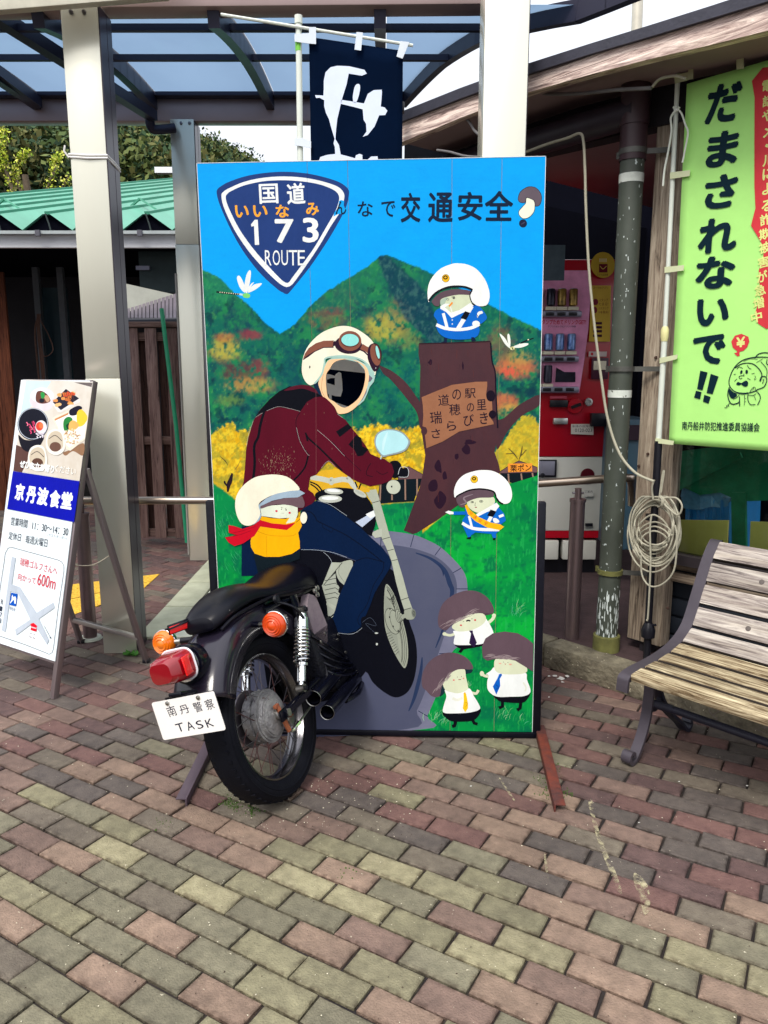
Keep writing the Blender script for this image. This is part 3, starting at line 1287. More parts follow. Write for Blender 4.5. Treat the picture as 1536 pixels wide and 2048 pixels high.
cn = thing('walkway_canopy', 'arched walkway canopy with smoked blue panels and dark bronze ribs', 'canopy', loc=(-1.5, 5.2, 3.4))
g = Geo()
zb0, zb1 = P(500, 243, 6.28).z, P(500, 196, 6.28).z
xr0 = P(806, 240, 6.3).x
g.box(((xr0 - 5.2) / 2, 6.33, (zb0 + zb1) / 2), (xr0 + 5.2, .12, zb1 - zb0), mat=ALUD, bev=.006)
part('rear_beam', g, None, cn, world=True)
g = Geo()
g.box(((xr0 - 5.2) / 2, 6.24, zb1 + .004), (xr0 + 5.2, .10, .03), mat=RIB, bev=.004)
part('rear_ledge', g, None, cn, world=True)
g = Geo()
ZF = P(500, 22, 4.2).z
g.bar((-5, 4.30, ZF + .10), (.66, 4.26, ZF + .13), .14, .2, mat=ALUD, bev=.006)
part('front_beam', g, None, cn, world=True)
g = Geo()
fa, fb = P(-300, 70, 3.98), P(300, -18, 3.98)
fa, fb = P(-60, 30, 3.95), P(330, -2, 3.95)
g.bar(fa + Vector((0, 0, .2)), fb + Vector((0, 0, .2)), .05, .4, mat=M('cream_fascia', (214, 210, 192), rough=.4), bev=.004)
part('fascia', g, None, cn, world=True)


def arch(y):
    u = (y - 4.25) / (6.3 - 4.25)
    return (ZF + .0) * (1 - u) + (zb1 - .03) * u + .07 * math.sin(math.pi * min(1, max(0, u)) ** .92)


ys = [4.25 + 2.05 * i / 14 for i in range(15)]
# where the right-hand end is cut on the slant
eA, eB = P(806, 186, 6.3), P(1150, -2, 4.62)


def endx(y):
    return float(np.interp(y, [4.0, 4.3, 4.8, 5.4, 6.3], [1.20, .94, .58, .38, eA.x]))


ribx = [-5.0, -4.1, -3.45, -2.62, -1.74, -.857, -.02]
for x in ribx:
    g = Geo()
    pts = [(x, y, arch(y)) for y in ys]
    for i in range(len(pts) - 1):
        g.bar(pts[i], Vector(pts[i + 1]) + (Vector(pts[i + 1]) - Vector(pts[i])) * .04, .06, .11, mat=RIB)
    part('rib', g, None, cn, world=True, smooth=False)
g = Geo()
pts = []
for i in range(19):
    y = 6.3 - 2.3 * i / 18
    pts.append(Vector((endx(y), y, arch(max(y, 4.25)) + .02)))
for i in range(len(pts) - 1):
    g.bar(pts[i], pts[i + 1] + (pts[i + 1] - pts[i]) * .04, .05, .10, mat=RIB)
part('end_arch', g, None, cn, world=True, smooth=False)
for ypx in (113, 52):
    y_ = 6.3
    best = min(ys, key=lambda yy: abs((lambda v: 1024 - FPX * ((yy * sp + (v - HC) * cp) / (yy * cp - (v - HC) * sp)))(arch(yy)) - ypx))
    g = Geo()
    g.bar((-5.2, best, arch(best) - .01), (endx(best), best, arch(best) - .01), .03, .035, mat=RIB)
    part('purlin', g, None, cn, world=True, smooth=False)
for k in range(len(ribx)):
    xa = ribx[k] + .035
    g = Geo()
    v, f = [], []
    for i, y in enumerate(ys):
        xb = ribx[k + 1] - .035 if k + 1 < len(ribx) else endx(y)
        v += [(xa, y, arch(y) + .05), (xb, y, arch(y) + .05)]
    for i in range(len(ys) - 1):
        f.append((2 * i, 2 * i + 1, 2 * i + 3, 2 * i + 2))
    g.add(v, f, POLY)
    part('roof_panel', g, None, cn, world=True)
# sloping drain arm from the front gutter to the rear pillar
g = Geo()
g.bar(P(-40, 10, 4.3), P(306, 232, 6.1), .07, .07, mat=RIB)
g.bar(P(-40, 118, 5.4), P(75, 206, 6.2), .07, .07, mat=RIB)
part('drain_arm', g, None, cn, world=True, smooth=False)
g = Geo()
g.tube(cr([P(302, 228, 6.12), P(300, 246, 6.12), P(306, 258, 6.14), P(322, 259, 6.16), P(350, 256, 6.2)], 5, False), .035, 10, RIB)
part('drain_elbow', g, None, cn, world=True)

# =================================================================== HANDRAILS
RAIL = M('rail_bronze', (168, 154, 140), rough=.28, var=.05, metal=.9)
POSTM = M('post_bronze', (136, 118, 120), rough=.32, var=.05, metal=.75)


def rail(a, b, posts, label, bend=None):
    t_ = thing('handrail', label, 'handrail', loc=(posts[0].x, posts[0].y, 0), group='bronze tube handrails')
    g = Geo()
    pts = [a, b]
    if bend:
        pts = cr([a, b] + bend, 6, False)
    g.tube(pts, .022, 14, RAIL)
    part('rail_tube', g, None, t_, world=True)
    for p in posts:
        top = a.z - .075
        g = Geo()
        g.tube([(p.x, p.y, .0), (p.x, p.y, top)], .039, 18, POSTM)
        part('post', g, None, t_, world=True)
        g = Geo()
        g.tube([(p.x, p.y, top - .012), (p.x, p.y, top + .004)], .043, 18, POSTM)
        g.tube([(p.x, p.y, top), (p.x, p.y, a.z - .015)], .018, 10, POSTM)
        g.tube([(p.x - .03, p.y, top + .035), (p.x + .03, p.y, top + .035)], .006, 8, BOLT)
        part('fork', g, None, t_, world=True)
        g = Geo()
        g.lathe((p.x, p.y, .003), (0, 0, 1), [(.0, .07), (.012, .062), (.014, .0001)], 14, CONC)
        part('grout_collar', g, None, t_, world=True)
    return t_


ra, rb = P(100, 1001, 4.33), P(460, 984, 4.33)
rb.z = ra.z
rail(ra, Vector((-.75, 4.33, ra.z)), [G(181, 1278)], 'left bronze handrail on a round post behind the standing sign')
ra2 = P(1060, 968, 4.06)
rb2 = P(1245, 956, 4.04)
rail(ra2, rb2, [G(1143, 1276, .12)], 'right bronze handrail on a round post beside the vending machine',
     bend=[P(1262, 962, 4.06), P(1264, 985, 4.1), P(1264, 1010, 4.12)])

# =================================================================== RIGHT: TIMBER BUILDING WITH THE VENDING ALCOVE


def BP(px, py, v):
    return onp(px, py, KP + VD * v, VD)


rbd = thing('timber_building', 'old timber fronted building with weathered bargeboard over a dark vending alcove', 'building', M4=frame(KP, -UD))
KB = M('kerb_stone', (74, 68, 58), rough=.95, scale=11, bump=1.0, bscale=55, col2=(150, 142, 120), k=.9, speck=(206, 196, 170), thr=.69, sscale=60)
kerb = bpy.data.objects.new('kerb', None)
COL.objects.link(kerb)
kerb['kind'] = 'structure'
WM['kerb'] = Matrix.Identity(4)
for k in range(-4, 5):
    g = Geo(frame(KP, -UD))
    g.box((k * .6, .075, .062), (.592, .15, .13), mat=KB, bev=.014)
    part('kerb_stone', g, None, kerb)
g = Geo()
g.extr([[KP + UD * 3.2 - VD * .15, KP - UD * 3 - VD * .15, KP - UD * 3 - VD * 4, KP + UD * 3.2 - VD * 4]], (0, 0, .12), FLOORM)
fl = link('floor', g.mesh('floor', [FLOORM], False))
fl['kind'] = 'structure'
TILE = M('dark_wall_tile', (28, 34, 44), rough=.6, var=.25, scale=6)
# interior walls
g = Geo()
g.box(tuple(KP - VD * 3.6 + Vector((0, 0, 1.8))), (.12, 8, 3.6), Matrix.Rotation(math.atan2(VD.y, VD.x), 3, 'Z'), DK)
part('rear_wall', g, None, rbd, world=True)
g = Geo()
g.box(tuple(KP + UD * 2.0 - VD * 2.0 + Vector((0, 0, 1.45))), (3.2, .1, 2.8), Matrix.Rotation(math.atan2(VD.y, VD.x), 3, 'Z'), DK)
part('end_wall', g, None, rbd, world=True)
# roof with soffit, bargeboard and flashing
wb = wood('bargeboard_wood', (150, 130, 124), (226, 212, 200), 'X', bump=.9, orand=.02, k=1.9)
ve = .15
bot = [(1640, 30), (1536, 61), (1420, 90), (1300, 118), (1180, 149), (1055, 185), (920, 236), (785, 292)]
topw = [(1640, -30), (1536, 2), (1420, 37), (1300, 73), (1180, 108), (1055, 148), (920, 197), (785, 250)]
topf = [(1640, -62), (1536, -26), (1420, 12), (1300, 50), (1180, 87), (1055, 127), (920, 176), (785, 230)]
g = Geo()
g.extr([[BP(x, y, ve) for x, y in bot] + [BP(x, y, ve) for x, y in reversed(topw)]], -VD * .05, wb)
part('bargeboard', g, None, rbd, world=True, smooth=False)
g = Geo()
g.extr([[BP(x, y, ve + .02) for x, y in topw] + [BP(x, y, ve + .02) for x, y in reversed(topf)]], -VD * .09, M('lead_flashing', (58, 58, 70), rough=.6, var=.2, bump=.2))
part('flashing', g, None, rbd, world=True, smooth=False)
SOF = M('soffit_board', (150, 128, 132), rough=.8, var=.15, scale=2)
v, f = [], []
for (x, y) in bot:
    p = BP(x, y, ve) + Vector((0, 0, .03)) - VD * .051
    v += [p, p - VD * 4]
for i in range(len(bot) - 1):
    f.append((2 * i, 2 * i + 1, 2 * i + 3, 2 * i + 2))
g = Geo()
g.add(v, f, SOF)
part('soffit', g, None, rbd, world=True)
v, f = [], []
for (x, y), (x2, y2) in zip(bot, topf):
    p, q = BP(x, y, ve) - VD * .8, BP(x2, y2, ve) - VD * .08
    v += [q + Vector((0, 0, -.02)), q - VD * 4 + Vector((0, 0, .3))]
for i in range(len(bot) - 1):
    f.append((2 * i, 2 * i + 1, 2 * i + 3, 2 * i + 2))
g = Geo()
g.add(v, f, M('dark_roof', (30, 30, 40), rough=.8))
part('roof', g, None, rbd, world=True)
# lintel beam under the soffit, dark
g = Geo()
za = BP(1280, 190, -.3).z
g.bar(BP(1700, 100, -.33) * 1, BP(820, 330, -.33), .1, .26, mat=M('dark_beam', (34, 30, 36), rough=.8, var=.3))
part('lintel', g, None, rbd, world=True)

# post made of two boards
pw = wood('post_wood', (132, 118, 104), (188, 176, 158), 'Z', bump=.9, k=1.15)
YP = -.34
pa, pb = BP(1262, 1271, YP), BP(1331, 1271, YP)
wd = (pb - pa).length
ptop = BP(1340, 175, YP).z
for k, (o_, w_) in enumerate(((.27, .5), (.78, .42))):
    c = pa.lerp(pb, o_)
    zb = pa.z if k == 0 else pa.z
    g = Geo()
    g.box((c.x, c.y, (zb + ptop) / 2), (wd * w_, .09, ptop - zb), Matrix.Rotation(math.atan2(-UD.y, -UD.x), 3, 'Z'), pw, bev=.005)
    part('post_board', g, None, rbd, world=True)
c = pa.lerp(pb, .5)
g = Geo()
g.box((c.x, c.y, ptop / 2), (wd * .3, .05, ptop), Matrix.Rotation(math.atan2(-UD.y, -UD.x), 3, 'Z'), M('dark_beam', (0, 0, 0)))
part('post_core', g, None, rbd, world=True)
for q in ((1278, 932), (1336, 1216), (1296, 908), (1322, 742), (1312, 715)):
    g = Geo()
    g.lathe(BP(q[0], q[1], YP + .047), VD, [(0, .008), (.006, .007), (.007, .0001)], 8, M('rusty_bolt', (70, 52, 44), rough=.8))
    part('nail', g, None, rbd, world=True)

# window to the right of the post, with boards, crate and net behind the glass
zw0, zw1 = BP(1400, 1112, -.36).z, BP(1400, 150, -.36).z
pl, pr_ = BP(1338, 1000, -.36), BP(1338, 1000, -.36) - UD * 1.6
fr = M('window_frame_dark', (40, 34, 38), rough=.6, var=.2)
g = Geo()
g.bar(Vector((pl.x, pl.y, zw0 - .03)), Vector((pr_.x, pr_.y, zw0 - .03)), .08, .05, mat=fr)
g.bar(Vector((pl.x, pl.y, zw0)), Vector((pl.x, pl.y, zw1)), .05, .05, mat=fr, up=(1, 0, 0))
part('window_frame', g, None, rbd, world=True)
GLS = bpy.data.materials.new('window_glass')
GLS.use_nodes = True
t = GLS.node_tree
t.nodes.clear()
o_ = t.nodes.new('ShaderNodeOutputMaterial')
tb = t.nodes.new('ShaderNodeBsdfTransparent')
tb.inputs[0].default_value = (.82, .9, .88, 1)
gb = t.nodes.new('ShaderNodeBsdfGlossy')
gb.inputs['Roughness'].default_value = .03
fz = t.nodes.new('ShaderNodeFresnel')
fz.inputs[0].default_value = 1.4
mx = t.nodes.new('ShaderNodeMixShader')
t.links.new(fz.outputs[0], mx.inputs[0])
t.links.new(tb.outputs[0], mx.inputs[1])
t.links.new(gb.outputs[0], mx.inputs[2])
t.links.new(mx.outputs[0], o_.inputs[0])
g = Geo()
g.extr([[Vector((pl.x, pl.y, zw0)), Vector((pr_.x, pr_.y, zw0)), Vector((pr_.x, pr_.y, zw1)), Vector((pl.x, pl.y, zw1))]], -VD * .006, GLS)
part('window_pane', g, None, rbd, world=True, smooth=False)
wr = wood('rail_wood', (112, 98, 86), (160, 146, 128), 'X', bump=.6)
for y0, y1 in ((1119, 1136), (1141, 1160)):
    a, b = BP(1300, (y0 + y1) / 2 - 9, -.38), BP(1300, (y0 + y1) / 2 - 9, -.38) - UD * 1.6
    hh = abs(BP(1360, y0, -.38).z - BP(1360, y1, -.38).z)
    g = Geo()
    g.bar(a, b, .04, hh * .95, mat=wr, bev=.003)
    part('wall_rail', g, None, rbd, world=True)
g = Geo()
a, b = BP(1262, 1200, -.45), BP(1262, 1200, -.45) - UD * 1.7
g.extr([[Vector((a.x, a.y, .1)), Vector((b.x, b.y, .1)), Vector((b.x, b.y, zw0 - .05)), Vector((a.x, a.y, zw0 - .05))]], -VD * .05, TILE)
part('dado_wall', g, None, rbd, world=True, smooth=False)
for k in range(5):
    g = Geo()
    z = .16 + k * .1
    g.bar(Vector((a.x, a.y, z)) + VD * .012, Vector((b.x, b.y, z)) + VD * .012, .02, .085, mat=TILE, bev=.003)
    part('wall_tile', g, None, rbd, world=True)

g = Geo()
pts = [(1340, 905), (1420, 895), (1560, 890), (1560, 1000), (1480, 1003), (1440, 985), (1400, 990), (1352, 968), (1338, 940)]
g.extr([[BP(x, y, -.62) for x, y in pts]], -VD * .02, M('green_net', (30, 130, 90), rough=.8, var=.4, scale=7, bump=.5))
g.extr([[BP(x, y, -.60) for x, y in [(1462, 985), (1490, 985), (1492, 1110), (1464, 1110)]]], -VD * .02, MATS['green_net'])
g.extr([[BP(x, y, -.58) for x, y in [(1345, 965), (1480, 905), (1484, 915), (1350, 985)]]], -VD * .01, MATS['green_net'])
solo('green_net', g, None, 'dark green netting draped behind the window right of the post', 'netting', smooth=False)
ct = thing('blue_crate', 'blue plastic crate under crumpled clear film behind the window', 'crate', loc=tuple(BP(1420, 1100, -.7)))
bc = M('blue_plastic', (50, 140, 210), rough=.4, var=.15, scale=6)
g = Geo()
g.extr([[BP(x, y, -.66) for x, y in [(1372, 996), (1470, 1000), (1466, 1112), (1368, 1108)]]], -VD * .3, bc)
part('box', g, None, ct, world=True, smooth=False)
for k in range(6):
    g = Geo()
    x = 1380 + k * 16
    g.bar(BP(x, 1000, -.65), BP(x, 1105, -.65), .01, .012, mat=bc, up=(1, 0, 0))
    part('rib', g, None, ct, world=True)
g = Geo()
fv = [BP(1366 + 18 * i + rnd.uniform(-5, 5), y + rnd.uniform(-6, 6), -.64 + rnd.uniform(-.02, .02)) for y in (978, 996, 1016) for i in range(7)]
g.add(fv, [(r * 7 + i, r * 7 + i + 1, r * 7 + i + 8, r * 7 + i + 7) for r in range(2) for i in range(6)], M('crumpled_film', (110, 160, 200), rough=.2, var=.3, scale=20))
part('film', g, None, ct, world=True, smooth=False)
YW = M('yellow_board', (244, 214, 112), rough=.75, var=.1, scale=4, k=1)
for pts, lb_ in (([(1352, 1040), (1456, 1041), (1452, 1118), (1350, 1114)], 'mustard yellow board propped behind the window beside the blue crate'),
                 ([(1501, 1043), (1570, 1046), (1570, 1125), (1498, 1120)], 'mustard yellow board cut off by the right edge behind the bench')):
    g = Geo()
    g.extr([[BP(x, y, -.42) for x, y in pts]], -VD * .012, YW)
    solo('yellow_board', g, None, lb_, 'board', 'yellow boards behind the window', smooth=False)

# =================================================================== VENDING MACHINES
YV = 5.3
vz0 = P(1150, 1122, YV).z
vz1 = P(1150, 518, YV).z
vx0, vx1 = .82, P(1222, 800, YV).x
VR = M('vending_red', (176, 12, 34), rough=.3, var=.05, scale=3, coat=.3)
VWm = M('vending_white', (208, 208, 200), rough=.35, var=.05, scale=3)
VG = M('vending_grey', (140, 140, 156), rough=.35, metal=.3)
BLKP = M('black_plastic', (20, 20, 28), rough=.35)
vm = thing('vending_machine', 'red and white drinks vending machine partly hidden behind the painted board', 'vending machine', loc=(vx0, YV, 0))
g = Geo()
zr = P(1150, 914, YV).z
g.box(((vx0 + vx1) / 2, YV + .36, (zr + vz1) / 2), (vx1 - vx0, .7, vz1 - zr), mat=VR, bev=.012)
part('upper_body', g, None, vm, world=True)
zs = P(1150, 1062, YV).z
g = Geo()
g.box(((vx0 + vx1) / 2, YV + .36, (zr + zs) / 2 - .002), (vx1 - vx0 - .004, .696, zr - zs), mat=VWm, bev=.008)
part('lower_body', g, None, vm, world=True)
g = Geo()
zk = P(1150, 1076, YV).z
g.box(((vx0 + vx1) / 2, YV + .36, (zk + zs) / 2 - .002), (vx1 - vx0 - .006, .69, zs - zk), mat=VR)
part('kick_strip', g, None, vm, world=True)
g = Geo()
g.box(((vx0 + vx1) / 2, YV + .40, (zk + .12) / 2), (vx1 - vx0 - .06, .6, zk - .12), mat=BLKP)
part('plinth', g, None, vm, world=True)
for x0, x1 in ((1084, 1117), (1127, 1192)):
    g = Geo()
    a, b = P(x0, 1082, YV), P(x1, 1120, YV)
    g.box(((a.x + b.x) / 2, YV + .06, (a.z + b.z) / 2), (b.x - a.x, .1, abs(a.z - b.z)), mat=VWm, bev=.006)
    part('foot_block', g, None, vm, world=True)
# display case set back behind a pane
PINK = M('display_pink', (236, 150, 190), rough=.5, var=.25, scale=9, k=1.0)
g = Geo()
g.extr([[P(x, y, YV - .002) for x, y in [(1040, 560), (1083, 553), (1128, 541), (1178, 541), (1180, 600), (1176, 660), (1168, 720), (1158, 786), (1040, 786)]]], (0, -.006, 0), PINK)
part('display_panel', g, None, vm, world=True, smooth=False)
CAN1 = M('can_black_gold', (40, 34, 30), rough=.3, metal=.5, col2=(186, 150, 70), scale=26)
CAN2 = M('can_blue', (22, 66, 140), rough=.3, metal=.5, col2=(150, 180, 220), scale=20)
CAN3 = M('can_dark', (26, 24, 34), rough=.3, metal=.5, col2=(60, 60, 76), scale=16)
LID = M('can_lid', (200, 200, 206), rough=.3, metal=.9)
TAGM = M('price_tag', (222, 214, 190), rough=.6)
for (xs, y0, y1, cm, lb_) in (((1076, 1102, 1124, 1147), 577, 612, (CAN3, CAN3, CAN1, CAN1), 'black and gold'), ((1075, 1097, 1120, 1143), 667, 701, (CAN2,) * 4, 'blue'), ((1074, 1096), 730, 766, (CAN3, CAN3), 'black')):
    for x, m_ in zip(xs, cm):
        c = P(x, (y0 + y1) / 2, YV - .03)
        h = abs(P(x, y0, YV - .03).z - P(x, y1, YV - .03).z)
        g = Geo()
        g.lathe((c.x, c.y, c.z - h / 2), (0, 0, 1), [(0, .02), (.006, .028), (h - .008, .028), (h - .003, .024)], 14, m_)
        g.lathe((c.x, c.y, c.z - h / 2), (0, 0, 1), [(h - .003, .024), (h, .022), (h - .004, .019), (h - .004, .0001)], 14, LID)
        g.box((c.x, c.y - .005, c.z - h / 2 - .016), (.07, .012, .022), mat=TAGM)
        part('can', g, None, vm, world=True)
for y in (628, 718, 779):
    g = Geo()
    a, b = P(1060, y, YV - .03), P(1163 if y < 700 else 1157, y, YV - .03)
    g.bar(a, b, .04, .04, mat=VG, bev=.01)
    for x in ((1100, 1123, 1146) if y < 700 else (1097, 1119, 1142) if y < 740 else (1094, 1117, 1140)):
        q = P(x, y, YV - .052)
        g.box(q, (.055, .006, .022), mat=BLKP, bev=.002)
    part('button_bar', g, None, vm, world=True)
g = Geo()
g.extr([[P(x, y, YV - .004) for x, y in [(1128, 744), (1150, 744), (1150, 764), (1110, 764), (1112, 735)]]], (0, -.01, 0), CAN3)
part('dummy_pack', g, None, vm, world=True, smooth=False)
PV = Print((1, YV, 1), (0, -1, 0), (1, 0, 0), base=.009)
PV.tbox('タンプためてドリンクGET!', 1084, 639, 1172, 649, (214, 40, 60), .02)
PV.tbox('アプリでおトクなドリンク体験', 1096, 651, 1152, 655, (60, 40, 60))
PV.flush('display_lettering', vm)
PV.ell(1206, 530, 24, 26, (206, 172, 60))
PV.poly([(1198, 528), (1215, 528), (1215, 545), (1198, 545)], (110, 20, 40), False)
PV.line([(1200, 532), (1206, 538), (1213, 532)], 1.6, (220, 190, 90))
for i in range(4):
    PV.line([(1200 + 4 * i, 517), (1200 + 4 * i, 524)], 1.6, (240, 230, 200), up=i == 0)
PV.tbox('スマホ自販機', 1194, 547, 1216, 552, (90, 40, 30))
PV.flush('round_sticker', vm)
PV.poly([(1183, 571), (1222, 571), (1220, 683), (1178, 683)], (214, 178, 72), False)
PV.tbox('コークのアプリ', 1186, 573, 1216, 578, (110, 30, 40))
PV.ell(1191, 604, 5.5, 6.5, (130, 40, 60))
PV.tbox('スタンプ', 1198, 597, 1216, 603, (120, 50, 40))
PV.tbox('たまる!', 1198, 605, 1216, 611, (120, 50, 40))
PV.ell(1190, 620, 4.5, 6.5, (130, 40, 60))
PV.tbox('15スタンプ', 1198, 614, 1217, 619, (120, 50, 40))
PV.tbox('1本無料', 1198, 622, 1217, 627, (120, 50, 40))
for y in (647, 655, 663, 672):
    PV.poly([(1186, y - 3), (1204, y - 3), (1204, y + 2), (1186, y + 2)], (70, 30, 50), False, up=False)
PV.flush('app_advert', vm)
PV.poly([(1178, 703), (1214, 703), (1213, 713), (1177, 713)], (220, 200, 196), False)
PV.ell(1184, 708, 2.5, 3, (200, 40, 50))
PV.ell(1196, 708, 2.5, 3, (200, 40, 50))
PV.poly([(1100, 792), (1134, 792), (1134, 797), (1100, 797)], (214, 90, 110), False)
PV.flush('button_label', vm)
PV.poly([(1142, 848), (1187, 848), (1187, 870), (1142, 868)], (216, 210, 200), False)
PV.tbox('本体の故障は', 1144, 850, 1184, 855, (60, 50, 60))
PV.tbox('0120-023', 1150, 857, 1184, 864, (50, 50, 60))
PV.flush('fault_notice', vm)
PV.poly([(1168, 980), (1187, 980), (1187, 993), (1168, 993)], (216, 216, 210), False)
PV.tbox('ご案内', 1170, 981, 1185, 986, (60, 60, 70))
PV.flush('small_notice', vm)
g = Geo()
def vbox(x0, y0, x1, y1, d, m_, bev=.003):
    a, b = P(x0, y0, YV), P(x1, y1, YV)
    g.box(((a.x + b.x) / 2, YV - d / 2, (a.z + b.z) / 2), (abs(b.x - a.x), d, abs(a.z - b.z)), mat=m_, bev=bev)
vbox(1099, 800, 1134, 814, .02, BLKP)
part('credit_display', g, None, vm, world=True)
g = Geo()
vbox(1106, 836, 1134, 848, .022, M('steel_plate', (200, 200, 196), rough=.3, metal=.8))
part('coin_return', g, None, vm, world=True)
g = Geo()
vbox(1180, 826, 1212, 852, .05, BLKP)
part('bill_slot', g, None, vm, world=True)
g = Geo()
g.lathe(P(1150, 812, YV), (0, -1, 0), [(0, .055), (.01, .05), (.012, .0001)], 20, VR)
g.bar(P(1142, 815, YV - .015), P(1162, 808, YV - .02), .02, .02, mat=BLKP, up=(0, 1, 0))
part('return_lever', g, None, vm, world=True)
g = Geo()
g.lathe(P(1177, 804, YV), (0, -1, 0), [(0, .028), (.014, .026), (.015, .016), (.006, .014), (.006, .0001)], 16, M('steel_plate', (0, 0, 0)))
part('key_cylinder', g, None, vm, world=True)
g = Geo()
vbox(1183, 716, 1214, 758, .02, M('card_reader', (70, 30, 50), rough=.4))
vbox(1186, 722, 1210, 740, .026, TAGM)
part('card_reader', g, None, vm, world=True)
g = Geo()
vbox(1060, 919, 1112, 954, .012, BLKP)
part('hatch_frame', g, None, vm, world=True)
g = Geo()
vbox(1060, 922, 1108, 950, .018, VG)
g.lathe(P(1085, 951, YV - .018), (0, -1, 0), [(0, .018), (.01, .012), (.011, .0001)], 12, BLKP)
part('delivery_hatch', g, None, vm, world=True)
g = Geo()
g.lathe(P(1175, 951, YV), (0, -1, 0), [(0, .05), (.006, .047), (.007, .0001)], 24, M('dark_red', (84, 8, 24), rough=.3))
part('round_pull', g, None, vm, world=True)
g = Geo()
vbox(1170, 1046, 1185, 1052, .01, BLKP)
part('vent_slot', g, None, vm, world=True)
vm2 = thing('drinks_cabinet', 'blue grey cabinet in shadow between the downpipe and the timber post', 'cabinet', loc=(1.75, 5.0, 0))
g = Geo()
a, b = P(1236, 840, 5.0), P(1300, 1100, 5.0)
g.box(((a.x + b.x) / 2, 5.25, (a.z + b.z) / 2), (b.x - a.x, .5, a.z - b.z), mat=M('cabinet_blue_grey', (64, 92, 108), rough=.4), bev=.01)
part('cabinet_body', g, None, vm2, world=True)
g = Geo()
a, b = P(1238, 850, 4.99), P(1300, 880, 4.99)
g.box(((a.x + b.x) / 2, 4.99, (a.z + b.z) / 2), (b.x - a.x, .02, a.z - b.z), mat=M('cabinet_dark_trim', (50, 30, 44), rough=.4))
part('top_trim', g, None, vm2, world=True)
g = Geo()
a, b = P(1060, 490, 4.9), P(1128, 561, 4.9)
g.box(((a.x + b.x) / 2, 4.9, (a.z + b.z) / 2), (b.x - a.x, .006, a.z - b.z), mat=M('poster_dark', (30, 48, 60), rough=.4, col2=(70, 86, 96), scale=5, var=0))
solo('dark_poster', g, None, 'dim dark blue poster hanging above the red vending machine', 'poster')

# =================================================================== DOWNPIPE, CABLES
PIPE = M('scuffed_green_grey_pipe', (72, 78, 70), rough=.5, var=.3, scale=4, bump=.15, speck=(204, 214, 212), thr=.70, sscale=34, stretch=(1, 1, .6))
PIPEB = M('brown_pipe', (62, 42, 48), rough=.45, var=.25, scale=4, speck=(170, 180, 190), thr=.74, sscale=22)
VP_ = -.19
dp = thing('downpipe', 'thick scuffed grey green downpipe with brackets beside the timber post', 'downpipe', loc=tuple(BP(1213, 1300, VP_)))
pc = BP(1212, 1290, VP_)
rad = (BP(1237, 1280, VP_) - BP(1187, 1280, VP_)).length * .5 * .72
zj = BP(1245, 318, VP_).z
zt = BP(1255, 195, VP_).z
g = Geo()
g.tube([(pc.x, pc.y, .12), (pc.x, pc.y, zj)], rad, 28, PIPE)
part('lower_pipe', g, None, dp, world=True)
g = Geo()
g.tube([(pc.x, pc.y, zj - .02), (pc.x, pc.y, zt)], rad * 1.12, 28, PIPEB)
g.tube([(pc.x, pc.y, BP(1247, 258, VP_).z), (pc.x, pc.y, zt + .05)], rad * 1.22, 28, PIPEB)
part('upper_pipe', g, None, dp, world=True)
g = Geo()
q = BP(1225, 245, VP_)
q2 = Vector((pc.x, pc.y, q.z + .02))
g.tube([q2 + UD * -.02, q2 + UD * 1.0 - Vector((0, 0, .02)), q2 + UD * 3.4 - Vector((0, 0, .1))], [rad * 1.25, rad * 1.2, rad * 1.1], 24, M('brown_pipe_dark', (40, 32, 42), rough=.5, var=.2))
part('branch_pipe', g, None, dp, world=True)
g = Geo()
g.tube([(pc.x, pc.y, .115), (pc.x, pc.y, .20), (pc.x, pc.y, .205)], [rad * 1.24, rad * 1.24, rad * 1.16], 28, M('mossy_collar', (104, 104, 58), rough=.85, var=.45, scale=9, bump=.3))
part('base_collar', g, None, dp, world=True)
for ypx, m_ in ((1143, M('mossy_collar', (0, 0, 0))), (738, M('bracket_steel', (92, 92, 88), rough=.5, metal=.4, var=.3)), (315, M('bracket_steel', (0, 0, 0)))):
    z = BP(1222, ypx, VP_).z
    g = Geo()
    g.tube([(pc.x, pc.y, z - .012), (pc.x, pc.y, z + .012)], rad * 1.16, 28, m_)
    g.bar(Vector((pc.x, pc.y, z)) - UD * rad - VD * .03, Vector((pc.x, pc.y, z)) - UD * (rad + .1) - VD * .10, .006, .024, mat=M('bracket_steel', (0, 0, 0)))
    g.bar(Vector((pc.x, pc.y, z)) + UD * rad * 1.1, Vector((pc.x, pc.y, z)) + UD * (rad + .03), .006, .03, mat=m_)
    part('bracket', g, None, dp, world=True)
TAPE = M('white_tape', (206, 212, 204), rough=.7, var=.25, scale=12, speck=(90, 94, 84), thr=.6, sscale=16)
for ypx, h in ((366, .02), (787, .018)):
    z = BP(1225, ypx, VP_).z
    g = Geo()
    g.lathe((pc.x, pc.y, z), (0, 0, 1), [(-h, rad + .002), (h, rad + .002)], 28, TAPE)
    part('tape_band', g, None, dp, world=True)
